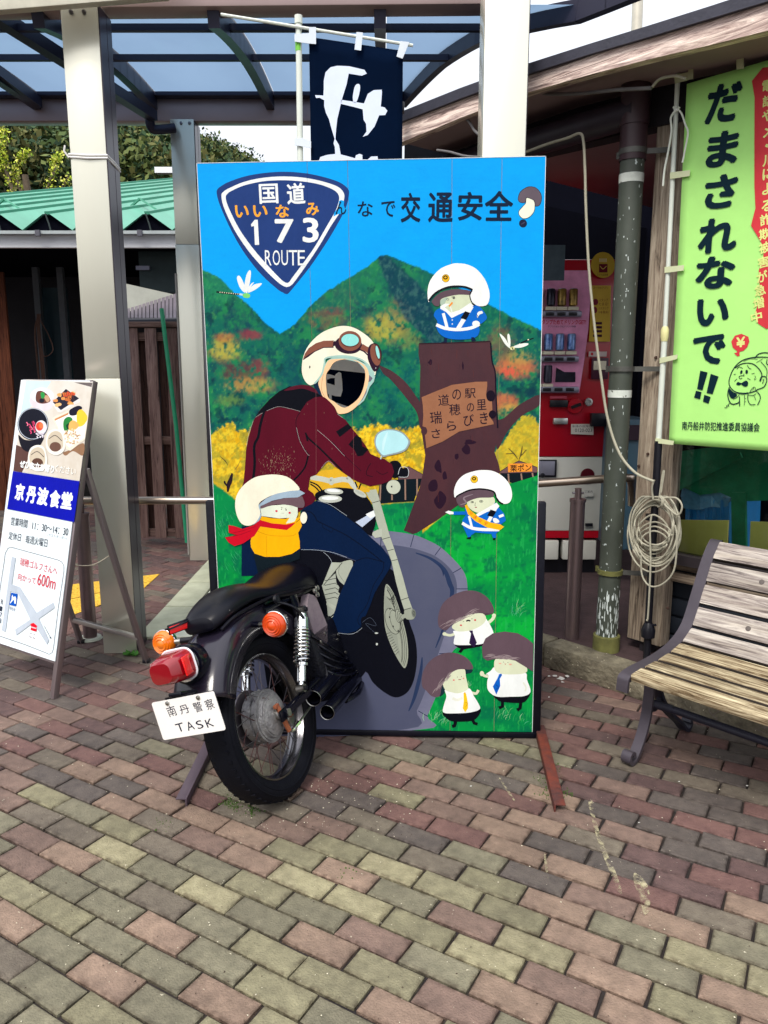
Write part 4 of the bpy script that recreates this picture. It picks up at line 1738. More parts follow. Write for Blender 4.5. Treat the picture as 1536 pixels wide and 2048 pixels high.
# scraped pale patches near the foot
g = Geo()
wp = M('scraped_paint', (206, 216, 214), rough=.7, var=.15)
fv = (-pc.xy.to_3d()).normalized()
a0 = math.atan2(fv.y, fv.x)
for k in range(150):
    lowz = rnd.random() < .55
    z = rnd.uniform(.2, .45) if lowz else rnd.uniform(.5, zj)
    a = a0 + rnd.uniform(-1.3, 1.3)
    h, w_ = (rnd.uniform(.008, .035), rnd.uniform(.05, .2)) if lowz else (rnd.uniform(.003, .012), rnd.uniform(.03, .1))
    v = []
    for i in range(7):
        tt = 2 * math.pi * i / 7
        rr_ = rnd.uniform(.5, 1)
        aa = a + w_ * math.cos(tt) * rr_ * .6
        v.append((pc.x + (rad + .0012) * math.cos(aa), pc.y + (rad + .0012) * math.sin(aa), z + h * math.sin(tt) * rr_))
    g.add(v, [tuple(range(7))], wp)
part('scrape', g, None, dp, world=True, smooth=False, fix=False, label='pale scrapes and flecks over the pipe')

solo('flue_pole', Geo().tube([P(1273, 70, 6.5), P(1278, -60, 6.5)], .042, 14, M('pale_pole', (206, 200, 184), rough=.4, metal=.4)),
     None, 'pale round pole standing up behind the weathered bargeboard', 'pole')
CB = M('cream_cable', (168, 164, 146), rough=.6, var=.1)
CBD = M('grey_cable', (120, 118, 120), rough=.6)
g = Geo()
g.tube(cr([BP(x, y, -.05) for x, y in [(1052, 304), (1095, 288), (1135, 276), (1160, 267), (1167, 285), (1170, 340), (1172, 420), (1178, 540), (1190, 660), (1203, 760), (1216, 840), (1238, 905), (1270, 945), (1308, 963)]], 6, False), .0065, 8, CB)
solo('cream_cable', g, None, 'cream cable hanging in a long curve from the soffit to the coil', 'cable')
for pts, r_, m_, lb_ in (([(1070, 184), (1100, 188), (1160, 187), (1230, 180), (1303, 176)], .008, CBD, 'thin grey cable running level under the weathered bargeboard'),
                         ([(1305, 174), (1320, 158), (1350, 152), (1372, 158)], .006, CB, 'short cream cable arching over the head of the timber post'),
                         ([(896, 243), (915, 232), (935, 240), (950, 262), (966, 274)], .007, CBD, 'short drooping grey cable left of the front right pillar'),
                         ([(874, 300), (900, 304), (930, 312), (960, 314)], .006, CBD, 'thin pale cable just above the top edge of the painted board')):
    g = Geo()
    g.tube(cr([BP(x, y, .0 if x > 1000 else .1) for x, y in pts], 6, False), r_, 8, m_)
    solo('soffit_cable', g, None, lb_, 'cable')
# the coil on the post
cl = thing('cable_coil', 'coiled cream cable hanging on the black pole in front of the timber post', 'cable coil', loc=tuple(BP(1310, 1010, -.12)))
for k in range(17):
    a = rnd.uniform(0, 1)
    cx, cy = 1309 + rnd.uniform(-4, 4), 1052 + rnd.uniform(-3, 4) + 14 * (k % 3 == 0)
    rx, ry = 46 - 10 * (k % 4 == 1) + rnd.uniform(-4, 5), 66 - 22 * (k % 4 == 1) + rnd.uniform(-5, 10)
    if k >= 14:
        cy, rx, ry = 1070 + 6 * (k - 14), 34 - 4 * (k - 14), 26 - 3 * (k - 14)
    pts = []
    for i in range(20):
        t_ = 2 * math.pi * i / 20
        top = max(0, -math.sin(t_))
        pts.append(BP(cx + rx * math.cos(t_) * (1 - .28 * top ** 3), max(994, cy + ry * math.sin(t_)), -.14 + .035 * rnd.random() * (1 - top) + .015 * math.sin(t_ + k)))
    g = Geo()
    g.tube(cr(pts, 3), .0043, 7, CB, closed=True)
    part('loop', g, None, cl, world=True)
for pts in ([(1318, 1000), (1325, 950), (1328, 945), (1322, 985)], [(1325, 996), (1352, 996), (1364, 1012), (1356, 1030), (1335, 1015), (1322, 1000)], [(1282, 1110), (1284, 1150), (1300, 1172), (1325, 1168), (1348, 1140), (1354, 1080), (1350, 1050)],
            [(1303, 1030), (1300, 1060), (1301, 1130), (1296, 1230), (1293, 1240)], [(1306, 998), (1304, 975), (1309, 960)]):
    g = Geo()
    g.tube(cr([BP(x, y, -.09) for x, y in pts], 6, False), .0043, 7, CB)
    part('loose_end', g, None, cl, world=True)
g = Geo()
for k in range(3):
    g.tube(cr([BP(1318 + k * 2, 992, -.09), BP(1324 + k * 2, 1000, -.085), BP(1322 + k, 1012, -.09), BP(1316 + k, 1014, -.13)], 4, False), .004, 6, CB)
part('tie', g, None, cl, world=True)

# =================================================================== BLACK BANNER BEHIND THE BOARD
YK = 3.42
WPL = M('white_pole', (216, 222, 212), rough=.35, var=.04)
bf = thing('black_banner', 'black banner with a white brushed character hanging behind the painted board', 'banner', loc=(P(597, 300, YK).x, YK, 0))
g = Geo()
a = P(597, 42, YK)
b = P(600, 330, YK)
b = a + (b - a) * 4.2
b.z = max(b.z, .02)
g.tube([a, (b.x, b.y, .02)], .0125, 12, WPL)
g.tube([a + Vector((0, 0, -.01)), a + Vector((0, 0, .02))], .016, 12, WPL)
part('pole', g, None, bf, world=True)
g = Geo()
gz = P(597, 92, YK)
g.tube([gz + Vector((0, 0, .02)), gz - Vector((0, 0, .02))], .0132, 12, M('lime_band', (120, 200, 70), rough=.5))
part('lime_band', g, None, bf, world=True)
g = Geo()
g.tube([P(442, 29, YK - .012), P(826, 91, YK - .012)], .0065, 8, WPL)
part('cross_rod', g, None, bf, world=True)
FLG = M('black_cloth', (0, 14, 38), spec=.05, rough=.9, var=.16, scale=5, bump=.35, bscale=8)
c0 = [P(618, 74, YK), P(806, 102, YK)]
wv = (c0[1] - c0[0]).length


def flagpt(u, v):
    top = c0[0].lerp(c0[1], u)
    bot = Vector((P(612, 320, YK).x + .02 + u * wv * .97, YK, .62))
    p = top.lerp(bot, v)
    p.y += .0015 * math.sin(u * 5 + v * 6) * min(1, v * 3)
    return p


g = Geo()
NU, NV = 14, 40
g.add([flagpt(i / NU, j / NV) for j in range(NV + 1) for i in range(NU + 1)],
      [(j * (NU + 1) + i, j * (NU + 1) + i + 1, (j + 1) * (NU + 1) + i + 1, (j + 1) * (NU + 1) + i) for j in range(NV) for i in range(NU)], FLG)
o = part('cloth', g, None, bf, world=True)
so = o.modifiers.new('thick', 'SOLIDIFY')
so.thickness = .002
TAB = M('white_tab', (214, 222, 232), rough=.7, var=.06)
for pts in ([(589, 68), (618, 66), (618, 54), (632, 54), (632, 88), (618, 87), (589, 83)], [(713, 64), (726, 65), (722, 101), (709, 99)], [(801, 82), (819, 84), (805, 117), (793, 113)], [(589, 276), (606, 276), (622, 283), (622, 296), (589, 290)]):
    g = Geo()
    g.extr([[P(x, y, YK - .02) for x, y in pts]], (0, .003, 0), TAB)
    part('tab', g, None, bf, world=True, smooth=False)
WL = M('banner_white_ink', (214, 224, 246), rough=.75, var=.05)
PF = Print((0, YK - .0035, 0), (0, -1, 0), (1, 0, 0))
PF.setz((590, 60), 5.908)
PF.poly([(340, 600), (360, 500), (420, 440), (500, 422), (640, 428), (820, 470), (848, 515), (790, 540), (635, 515), (610, 640), (560, 800), (540, 880), (500, 1050), (485, 1180), (478, 1290), (520, 1360), (540, 1470), (710, 1515), (720, 1480), (760, 1463), (795, 1475), (797, 1530), (860, 1530), (900, 1495), (975, 1492), (990, 1600), (260, 1600), (300, 1500), (380, 1475), (475, 1465), (470, 1380), (455, 1340), (468, 1285), (430, 1160), (400, 1050), (365, 980), (345, 900), (345, 830), (290, 800), (250, 805), (236, 770), (290, 772), (335, 775), (340, 700)], WL, False)
PF.flush('brush_stroke', bf)
PF.poly([(690, 740), (710, 660), (750, 636), (770, 670), (755, 770), (722, 855), (692, 850), (683, 800)], WL)
PF.flush('brush_stroke', bf)
PF.poly([(545, 825), (680, 845), (815, 868), (860, 755), (930, 710), (1025, 705), (1028, 740), (1014, 905), (1060, 915), (1092, 955), (1065, 1005), (995, 1008), (940, 1140), (860, 1240), (800, 1262), (845, 1200), (840, 1110), (810, 1060), (800, 938), (700, 910), (540, 872)], WL, False)
# the further strokes, seen through the face hole of the board
PF.setz((600, 640), 6.4)
GW = M('banner_lifted_ink', (236, 240, 250), rough=.75, var=.1)  # same white ink, lightened in colour against the board's shade
PF.poly([(330, 625), (830, 680), (900, 600), (860, 400), (330, 400)], GW, False)
PF.poly([(320, 690), (380, 695), (445, 715), (460, 690), (500, 665), (528, 680), (540, 800), (545, 900), (520, 980), (450, 975), (405, 960), (405, 1040), (470, 1060), (640, 1115), (600, 1200), (300, 1150), (310, 950), (320, 760)], GW, False, holes=[[(345, 765), (390, 745), (445, 742), (445, 835), (345, 805)]])
PF.poly([(352, 945), (370, 955), (372, 1010), (352, 990)], M('black_cloth', (0, 0, 0)), False)
PF.tf = None
PF.flush('brush_stroke', bf)
solo('wall_fitting', Geo().box(P(799, 216, 4.4), (.05, .06, .05), mat=BLKP, bev=.006), None, 'tiny dark square fitting just right of the black banner', 'fitting')

# =================================================================== THE PAINTED BOARD
phi = R_(1.5)
BN = Vector((-math.sin(phi), -math.cos(phi), 0))
BR = Vector((math.cos(phi), -math.sin(phi), 0))
BC = P(1064, 1464, 3.075)


def BD(px, py, off=0.0):
    return onp(px, py, BC + BN * off, BN)


TL, TR, BRc, BL = BD(394, 327), BD(1091, 313), BD(1064, 1464), BD(451, 1455)
board = thing('painted_board', 'tall painted traffic safety board with a motorcyclist, mushrooms and a round face hole', 'signboard', M4=frame((BL + BRc) / 2 - Vector((0, 0, BRc.z)), BR))


def dist_lin(X, pts):
    xs = [p[0] for p in pts]
    return np.interp(X, xs, [p[1] for p in pts])


def mix(a, b, t):
    return a * (1 - t[..., None]) + b * t[..., None]


def C3(c):
    return np.array(lin(c)[:3])


def sst(a, b, x):
    t = np.clip((x - a) / (b - a), 0, 1)
    return t * t * (3 - 2 * t)


def mural(X, Y):
    """paint colours of the scenery on the board, in photo coordinates"""
    n1 = fbm(X / 34, Y / 34)
    n2 = fbm(X / 11 + 40, Y / 11 + 9)
    n3 = fbm(X / 5 + 4, Y / 7 + 77, 4)
    n4 = fbm(X / 70 + 14, Y / 70 + 7, 3)
    br = fbm(X / 18 + 9, Y / 3.0 + 3, 3)
    sky_ = mix(C3((0, 168, 244)) + 0 * X[..., None], C3((0, 152, 232)), np.clip(n1 * .6 + .25, 0, 1))
    sky_ = sky_ * (0.965 + .07 * br[..., None])
    col = sky_
    # mountains
    jit = (n3 - .5) * 11
    mt = dist_lin(X, [(380, 535), (408, 541), (440, 556), (470, 588), (500, 612), (530, 645), (560, 668), (590, 648), (620, 612), (650, 585), (680, 566), (710, 548), (740, 530), (760, 511), (775, 510), (800, 520), (850, 540), (900, 565), (950, 593), (1010, 626), (1060, 650), (1100, 668)])
    mm_ = sst(-1.5, 1.5, Y - mt + jit * .5)
    g1 = mix(C3((14, 98, 82)) + 0 * X[..., None], C3((30, 124, 76)), sst(.35, .7, n1))
    g1 = mix(g1, C3((8, 68, 78)), sst(.5, .68, n2) * .8)
    g1 = mix(g1, C3((66, 142, 70)), sst(.62, .75, n3) * .5)
    g1 = mix(g1, C3((4, 46, 62)), sst(.6, .72, fbm(X / 20 + 90, Y / 20 + 30)) * .7)
    # sunlit slope of the left hill and of the summit
    for (cx, cy, rx, ry, c, s_) in [(440, 575, 40, 40, (36, 132, 88), .7), (520, 660, 30, 50, (10, 92, 84), .8), (720, 560, 60, 34, (30, 118, 84), .7),
                                    (480, 640, 44, 34, (10, 60, 78), .75), (590, 740, 40, 60, (6, 74, 82), .8), (680, 600, 60, 30, (60, 110, 84), .4),
                                    (840, 560, 40, 24, (20, 104, 84), .7), (960, 630, 60, 30, (10, 110, 78), .7), (800, 770, 60, 60, (0, 92, 88), .7),
                                    (450, 700, 34, 24, (196, 176, 60), .75), (500, 670, 26, 12, (140, 40, 60), .8), (480, 745, 44, 26, (92, 50, 54), .85), (520, 735, 20, 22, (130, 56, 58), .7),
                                    (500, 770, 50, 18, (190, 150, 70), .7), (460, 800, 30, 14, (110, 150, 66), .6), (450, 675, 22, 10, (190, 120, 60), .6), (650, 640, 44, 22, (120, 96, 60), .6), (670, 622, 22, 10, (110, 50, 66), .7),
                                    (770, 655, 46, 30, (190, 176, 60), .75), (800, 630, 30, 40, (140, 130, 76), .6), (820, 680, 24, 24, (120, 140, 70), .6),
                                    (1000, 690, 30, 44, (122, 100, 66), .6), (1030, 735, 44, 22, (206, 112, 66), .85), (1020, 745, 18, 12, (214, 72, 66), .8), (1040, 715, 30, 16, (170, 150, 76), .6), (1010, 805, 30, 20, (206, 110, 66), .8), (1050, 785, 30, 12, (8, 50, 66), .8), (1020, 820, 26, 14, (190, 160, 70), .7),
                                    (900, 720, 40, 60, (6, 80, 78), .7)]:
        d = np.exp(-(((X - cx) / rx) ** 2 + ((Y - cy) / ry) ** 2))
        g1 = mix(g1, C3(c), np.clip(sst(.12, .75, d) * sst(.36, .60, n3 * .45 + n2 * .55 + (d - .5) * .12) * s_ * .85, 0, 1))
    # the summit's shadow flank
    sh = dist_lin(Y, [(505, 750), (512, 754), (560, 770), (600, 790), (640, 812), (690, 870)])
    shr = dist_lin(Y, [(505, 752), (515, 778), (560, 830), (600, 862), (640, 875), (690, 890)])
    f = sst(-4, 4, X - sh + jit) * sst(-5, 5, shr - X + jit) * (Y < 690)
    g1 = mix(g1, mix(C3((6, 54, 76)) + 0 * X[..., None], C3((44, 84, 92)), sst(.45, .7, n3)), f * .85)
    col = mix(col, g1 * (.9 + .2 * n3[..., None]), mm_)
    # yellow trees
    yt = np.where(X < 505, dist_lin(X, [(400, 862), (424, 868), (450, 850), (462, 845), (478, 862), (505, 860)]),
                  dist_lin(X, [(640, 842), (690, 848), (720, 862), (745, 848), (765, 850), (790, 855), (812, 858), (845, 852), (900, 900), (990, 905), (1010, 880), (1040, 836), (1060, 830), (1075, 845), (1100, 850)]))
    ym = sst(-2, 2, Y - yt + (n3 - .5) * 22)
    yc = mix(C3((214, 166, 22)) + 0 * X[..., None], C3((236, 200, 44)), sst(.4, .6, n3))
    yc = mix(yc, C3((154, 146, 44)), sst(.5, .66, n2) * .8)
    yc = mix(yc, C3((112, 112, 50)), sst(.6, .7, fbm(X / 4 + 8, Y / 4 + 50, 3)) * .5)
    yc = mix(yc, C3((170, 160, 50)) + 0 * yc, ((X > 985) * .55 + (X < 470) * .2) * np.ones_like(X))
    col = mix(col, yc, ym * ((X < 520) | ((X > 590) & (X < 1100))))
    # grass
    gl = np.where(X < 600, dist_lin(X, [(400, 950), (430, 968), (450, 982), (475, 1003), (520, 1060)]), dist_lin(X, [(600, 1000), (760, 1008), (835, 1003), (846, 1066), (870, 1044), (890, 1028), (908, 1012), (960, 985), (1021, 965), (1075, 944), (1100, 930)]))
    gm_ = sst(-2, 2, Y - gl + (n3 - .5) * 5)
    gc = mix(C3((0, 132, 62)) + 0 * X[..., None], C3((6, 168, 58)), sst(.35, .65, n4 * .6 + n1 * .4))
    gc = mix(gc, C3((0, 98, 66)), sst(.52, .7, n1) * .8)
    gc = mix(gc, C3((0, 84, 64)), sst(.58, .72, n2) * .5)
    gc = mix(gc, C3((0, 92, 78)) + 0 * gc, ((X < 520) * .55 + ((X > 600) & (X < 850)) * .5) * np.ones_like(X) * sst(0, 1, 1.2 - (Y - 980) / 200.0))
    gc = mix(gc, C3((0, 110, 72)) + 0 * gc, sst(1330, 1460, Y) * .5)
    gc = mix(gc, C3((34, 176, 84)) + 0 * gc, sst(.64, .74, fbm(X / 3 + 3, Y / 16 + 5, 3)) * .45)
    col = mix(col, gc, gm_)
    return np.clip(col * (0.97 + .06 * n3[..., None]), 0, 1)


def zJ(pts):
    return [(600 + x / 6.4, 640 + y / 6.4) for x, y in pts]


HOLE = cr([(a, b, 0) for a, b in zJ([(385, 620), (430, 550), (520, 510), (640, 505), (740, 540), (810, 600), (835, 680), (830, 780), (800, 900), (740, 1010), (620, 1105), (540, 1120), (440, 1050), (360, 990), (335, 850), (335, 700)])], 5)
hx = np.array([p.x for p in HOLE])
hy = np.array([p.y for p in HOLE])


def inhole(X, Y, grow=1.0):
    cx, cy = hx.mean(), hy.mean()
    r = np.zeros_like(X, dtype=bool)
    j = len(hx) - 1
    for i in range(len(hx)):
        xi, yi = cx + (hx[i] - cx) * grow, cy + (hy[i] - cy) * grow
        xj, yj = cx + (hx[j] - cx) * grow, cy + (hy[j] - cy) * grow
        cnd = ((yi > Y) != (yj > Y)) & (X < (xj - xi) * (Y - yi) / (yj - yi + 1e-12) + xi)
        r ^= cnd
        j = i
    return r


MUR = vcol('mural_paint', .5, .12)
EDGE = M('board_edge_ply', (170, 150, 120), rough=.8, var=.2)
w_top = (TR - TL).length
seams = [0]
for px0 in (614, 695, 904, 1004):
    seams.append((BD(px0, 322) - TL).dot(BR) / (TR - TL).dot(BR))
seams.append(1)


def bq(u, v, off=0.0):
    """u across, v up"""
    return (BL * (1 - u) + BRc * u) * (1 - v) + (TL * (1 - u) + TR * u) * v + BN * off


def proj(p):
    z = p.z - HC
    d = p.y * cp - z * sp
    return 768 + FPX * p.x / d, 1024 - FPX * (p.y * sp + z * cp) / d


for k in range(5):
    u0, u1 = seams[k] + (.0006 if k else 0), seams[k + 1] - (.0006 if k < 4 else 0)
    nx = max(8, int((u1 - u0) * 330))
    ny = 560
    U, V = np.meshgrid(np.linspace(u0, u1, nx + 1), np.linspace(0, 1, ny + 1))
    A = [np.array(q) for q in (BL, BRc, TL, TR)]
    Pt = ((A[0] * (1 - U[..., None]) + A[1] * U[..., None]) * (1 - V[..., None]) + (A[2] * (1 - U[..., None]) + A[3] * U[..., None]) * V[..., None])
    z = Pt[..., 2] - HC
    d = Pt[..., 1] * cp - z * sp
    X = 768 + FPX * Pt[..., 0] / d
    Y = 1024 - FPX * (Pt[..., 1] * sp + z * cp) / d
    C_ = mural(X, Y) * .95
    idx = np.arange((nx + 1) * (ny + 1)).reshape(ny + 1, nx + 1)
    q = np.stack([idx[:-1, :-1], idx[:-1, 1:], idx[1:, 1:], idx[1:, :-1]], -1).reshape(-1, 4)
    Xc, Yc = X.reshape(-1)[q].mean(1), Y.reshape(-1)[q].mean(1)
    q = q[~inhole(Xc, Yc, 1.03)]
    inv = np.array(WM[board.name].inverted())
    Pl = Pt.reshape(-1, 3) @ inv[:3, :3].T + inv[:3, 3]
    me = bpy.data.meshes.new('board_panel')
    me.from_pydata(Pl.tolist(), [], q.tolist())
    ca = me.color_attributes.new('Col', 'FLOAT_COLOR', 'POINT')
    cc = np.ones((len(Pl), 4))
    cc[:, :3] = C_.reshape(-1, 3)
    ca.data.foreach_set('color', cc.ravel())
    me.materials.append(MUR)
    me.update()
    link('board_panel', me, board)
# backing with the face hole cut through
g = Geo()
inset = .001
g.extr([[TL - BN * .002, TR - BN * .002, BRc - BN * .002, BL - BN * .002], [BD(p.x, p.y, -.002) for p in HOLE]], -BN * .02, EDGE)
part('backing', g, None, board, world=True, smooth=False)
g = Geo()
EW = M('board_edge_white', (226, 232, 232), rough=.7, var=.2)
e_ = -BN * .011
g.bar(TL - BR * .001 + e_, BL - BR * .001 + e_, .0018, .024, up=BN, mat=EW)
g.bar(TR + BR * .001 + e_, BRc + BR * .001 + e_, .0018, .024, up=BN, mat=EW)
g.bar(TL + e_ + Vector((0, 0, .001)), TR + e_ + Vector((0, 0, .001)), .024, .0018, mat=EW)
part('edge_strip', g, None, board, world=True, smooth=False)
STL = M('black_steel', (10, 11, 22), spec=.25, rough=.4, var=.3, scale=8, bump=.15)
RST = M('rusty_steel', (50, 36, 38), rough=.75, var=.4, scale=10, bump=.4, col2=(122, 50, 30))
for side in (0, 1):
    A_, B_ = (BL, TL) if side == 0 else (BRc, TR)
    sgn = -1 if side == 0 else 1
    zt = BD(1083, 1004).z
    f = (zt - A_.z) / (B_.z - A_.z)
    tp_ = A_.lerp(B_, f)
    o_ = BR * sgn * .019 - BN * .012
    g = Geo()
    g.bar(A_ + o_ - Vector((0, 0, .012)), tp_ + o_, .034, .034, up=BN, mat=STL, bev=.006)
    part('side_post', g, None, board, world=True)
g = Geo()
g.bar(BL - BR * .02 + Vector((0, 0, -.013)) - BN * .01, BRc + BR * .03 + Vector((0, 0, -.013)) - BN * .01, .035, .024, mat=STL, bev=.003)
part('bottom_rail', g, None, board, world=True)
for (x0, y0), (x1, y1), m_, lb_ in (((432, 1480), (372, 1606), M('purple_grey_steel', (76, 64, 74), rough=.45, var=.2, scale=5), 'grey steel foot at the left'),
                                    ((1073, 1466), (1110, 1617), RST, 'rusty steel foot at the right')):
    p0, p1 = G(x0, y0, .02), G(x1, y1, .012)
    d_ = (p1 - p0).normalized()
    g = Geo()
    g.bar(p0 - d_ * .04, p1, .006, .034, mat=m_, bev=.001)
    s_ = 1
    n_ = Vector((d_.y, -d_.x, 0)).normalized()
    sidev = n_ * (.018 if x0 < 700 else -.018)
    g.bar(p0 - d_ * .04 + sidev + Vector((0, 0, .016)), p1 + sidev + Vector((0, 0, .014)), .038, .005, mat=m_, bev=.001)
    part('foot', g, None, board, world=True, label=lb_)

# ------------------------------------------------------------------- paint on the board
B = Print(BC, BN, BR)
B.base = 0.000080
K = 4.2667
oA, oB, oC, oD, oE, oM, oJ = (380, 310), (740, 310), (380, 780), (740, 780), (740, 1100), (600, 940), (600, 640)
SKY = (0, 166, 242)
NAVY = (34, 62, 124)
NAVY2 = (22, 74, 138)
WHT = (244, 248, 246)
CRM = (250, 246, 222)
BLK = (6, 8, 20)
MAR = (84, 18, 38)
JEAN = (0, 26, 62)
CAP = (98, 78, 88)
FACE = (222, 228, 196)
GRN = (160, 166, 150)
TRK = (76, 32, 40)
# road with its kerb stones
B.setz(oM, K)
ROAD = M('painted_road', (70, 76, 104), rough=.5, scale=3, col2=(84, 88, 112), k=.86, bump=.05)
KRB = M('painted_kerb', (104, 106, 132), rough=.5, scale=8, col2=(124, 126, 150), k=.86, bump=.05)
B.setz(oD, K)
outer = [(-330, 1330), (-200, 1260), (-60, 1210), (80, 1200), (200, 1208), (370, 1235), (500, 1285), (600, 1340), (700, 1430), (780, 1520), (820, 1600), (832, 1700), (835, 1900), (780, 2150), (700, 2240), (610, 2460), (560, 2620), (490, 2780), (430, 2898), (-1230, 2898), (-1230, 2000)]
B.poly(outer, KRB)
inner = [(-330, 1480), (-100, 1390), (60, 1335), (200, 1325), (340, 1345), (450, 1375), (550, 1415), (640, 1480), (710, 1560), (738, 1640), (740, 1720), (720, 1870), (640, 2080), (570, 2290), (520, 2400), (470, 2570), (400, 2735), (300, 2896), (-1230, 2896), (-1230, 2000)]
B.poly(inner, ROAD)
for l in ([(375, 1235), (345, 1340)], [(605, 1342), (553, 1412)], [(778, 1520), (708, 1560)], [(738, 1697), (836, 1697)], [(690, 2245), (590, 2250)], [(492, 2785), (412, 2738)], [(100, 1200), (90, 1330)]):
    B.line(l, 6, (30, 40, 70), False)
B.line([(390, 1390), (520, 1440), (630, 1530), (680, 1650), (700, 1740), (640, 1990), (560, 2200)], 40, (40, 56, 90), taper=.8)
B.line([(570, 1470), (620, 1540), (625, 1590)], 16, (34, 50, 84), taper=.9)
B.line([(445, 2280), (430, 2420), (380, 2620), (330, 2740)], 34, (40, 56, 90), taper=.8)
B.flush('painted_road', board, 'grey painted road with kerb stones')
B.base = 0.000080
# huts
B.setz(oD, K)
for r_, fe, ps in (([(235, 690), (330, 653), (455, 722), (452, 765), (240, 775)], [(85, 770), (450, 755), (400, 880), (375, 950), (60, 965)], [(92, 775, 85, 945), (185, 765, 188, 940), (300, 762, 302, 938), (402, 758, 402, 910)]),
                   ([(1105, 700), (1180, 650), (1272, 603), (1428, 660), (1428, 705), (1110, 712)], [(1110, 712), (1428, 705), (1426, 730), (1215, 795), (1120, 760)], [(1180, 715, 1186, 795), (1290, 712, 1296, 768), (1385, 708, 1392, 742)])):
    B.poly(r_, (108, 78, 80), False)
    B.line(r_ + [r_[0]], 5, (40, 26, 36), False)
    B.poly(fe, (8, 22, 30), False)
    for x0, y0, x1, y1 in ps:
        B.line([(x0, y0), (x1, y1)], 13, (150, 120, 104), False)
    B.flush('painted_hut', board, 'painted hut with dark fence')
B.line([(85, 960), (200, 950), (380, 940)], 22, (4, 30, 46))
B.flush('painted_verge', board)
B.base += .0005
B.poly([(1176, 628), (1382, 626), (1384, 695), (1178, 702)], (240, 150, 50), False)
B.text('栗ポン', (1196, 668), (1376, 662), 62, BLK, .02)
B.line([(1270, 600), (1290, 540), (1300, 475)], 12, (92, 82, 40), taper=.8)
B.line([(1262, 590), (1230, 545), (1180, 495)], 11, (92, 82, 40), taper=.8)
B.line([(1225, 540), (1160, 545)], 6, (92, 82, 40))
B.line([(1290, 560), (1335, 510)], 7, (92, 82, 40))
B.flush('painted_hut_sign', board, 'orange sign on the painted hut')
B.base = 0.000080
# trees at the left
B.setz(oC, K)
B.line([(322, 870), (330, 810), (345, 770), (360, 710)], 40, (36, 24, 34), taper=.7)
B.line([(320, 820), (295, 790), (300, 778)], 16, (36, 24, 34))
B.line([(325, 645), (300, 605), (255, 565)], 7, (70, 60, 40), taper=.8)
B.line([(375, 690), (405, 650), (430, 600)], 5, (110, 100, 50), taper=.8)
B.flush('painted_tree', board)
B.base = 0.000480
# stump with plank
B.setz(oB, K)
TM = M('painted_bark', TRK, rough=.55, scale=7, col2=(54, 20, 34), k=.86, bump=.12, stretch=(1, 1, .4))
B.poly([(416, 1612), (700, 1600), (1028, 1588), (1040, 1760), (1066, 1850), (1072, 2010), (1078, 2105), (1085, 2270), (1090, 2400), (1062, 2535), (1100, 2640), (1112, 2710), (900, 2860), (750, 2990), (560, 3125), (400, 3225), (365, 3235), (288, 3205), (340, 3070), (385, 2945), (425, 2830), (450, 2720), (472, 2560), (462, 2500), (430, 2300), (425, 2000), (430, 1800), (414, 1700)], TM, False)
B.poly([(60, 1760), (85, 1795), (180, 1840), (300, 1935), (400, 2070), (450, 2160), (470, 2330), (430, 2330), (400, 2200), (330, 2100), (250, 2000), (170, 1910), (110, 1860)], TM)
B.poly([(1075, 2290), (1150, 2240), (1250, 2150), (1330, 2098), (1445, 2048), (1440, 2140), (1310, 2215), (1230, 2290), (1160, 2380), (1085, 2510)], TM)
DB = (28, 14, 34)
for cx, cy, rx, ry in ((515, 1770, 20, 26), (792, 1800, 10, 36), (820, 2510, 42, 50), (850, 2450, 60, 24), (740, 2570, 26, 28), (585, 2660, 34, 66), (540, 2820, 50, 60), (600, 2950, 60, 80), (640, 2740, 22, 40)):
    B.poly([(cx + rx * rnd.uniform(.6, 1.1) * math.cos(t_), cy + ry * rnd.uniform(.6, 1.1) * math.sin(t_)) for t_ in [i * .785 for i in range(8)]], (40, 18, 38))
for i in range(26):
    x, y = rnd.uniform(440, 1050), rnd.uniform(2350, 2900) if i % 2 else rnd.uniform(1620, 1900)
    if y > 2500 and x > 950:
        continue
    B.line([(x, y), (x + rnd.uniform(-6, 6), y + rnd.uniform(30, 110))], rnd.uniform(4, 12), rnd.choice([(98, 44, 46), (92, 50, 50), (50, 24, 40), (112, 52, 44)]), taper=.8)
B.line([(1030, 1600), (1042, 1760), (1068, 1850), (1074, 2010), (1082, 2180), (1090, 2330)], 12, (20, 16, 34))
B.line([(420, 1610), (720, 1602), (1026, 1590)], 9, (50, 26, 36))
B.flush('painted_stump', board, 'brown painted tree stump with branches')
B.base = 0.001840
B.setz(oD, K)
PLK = M('painted_plank', (146, 92, 62), rough=.5, scale=6, col2=(166, 110, 76), k=.86, bump=.1)
B.poly([(440, 62), (560, 12), (700, -44), (900, -70), (1000, -72), (1000, -30), (990, 40), (1005, 80), (1040, 95), (1045, 170), (1012, 210), (1030, 240), (1052, 270), (1055, 292), (900, 325), (760, 355), (620, 440), (482, 497), (468, 380), (490, 350), (480, 320), (448, 310), (455, 220), (450, 120)], PLK, False)
for (cx, cy, rx, ry) in ((1030, 50, 38, 48), (1045, 208, 32, 34)):
    B.ell(cx, cy, rx, ry, (24, 12, 30))
B.ell(462, 350, 26, 34, TM)
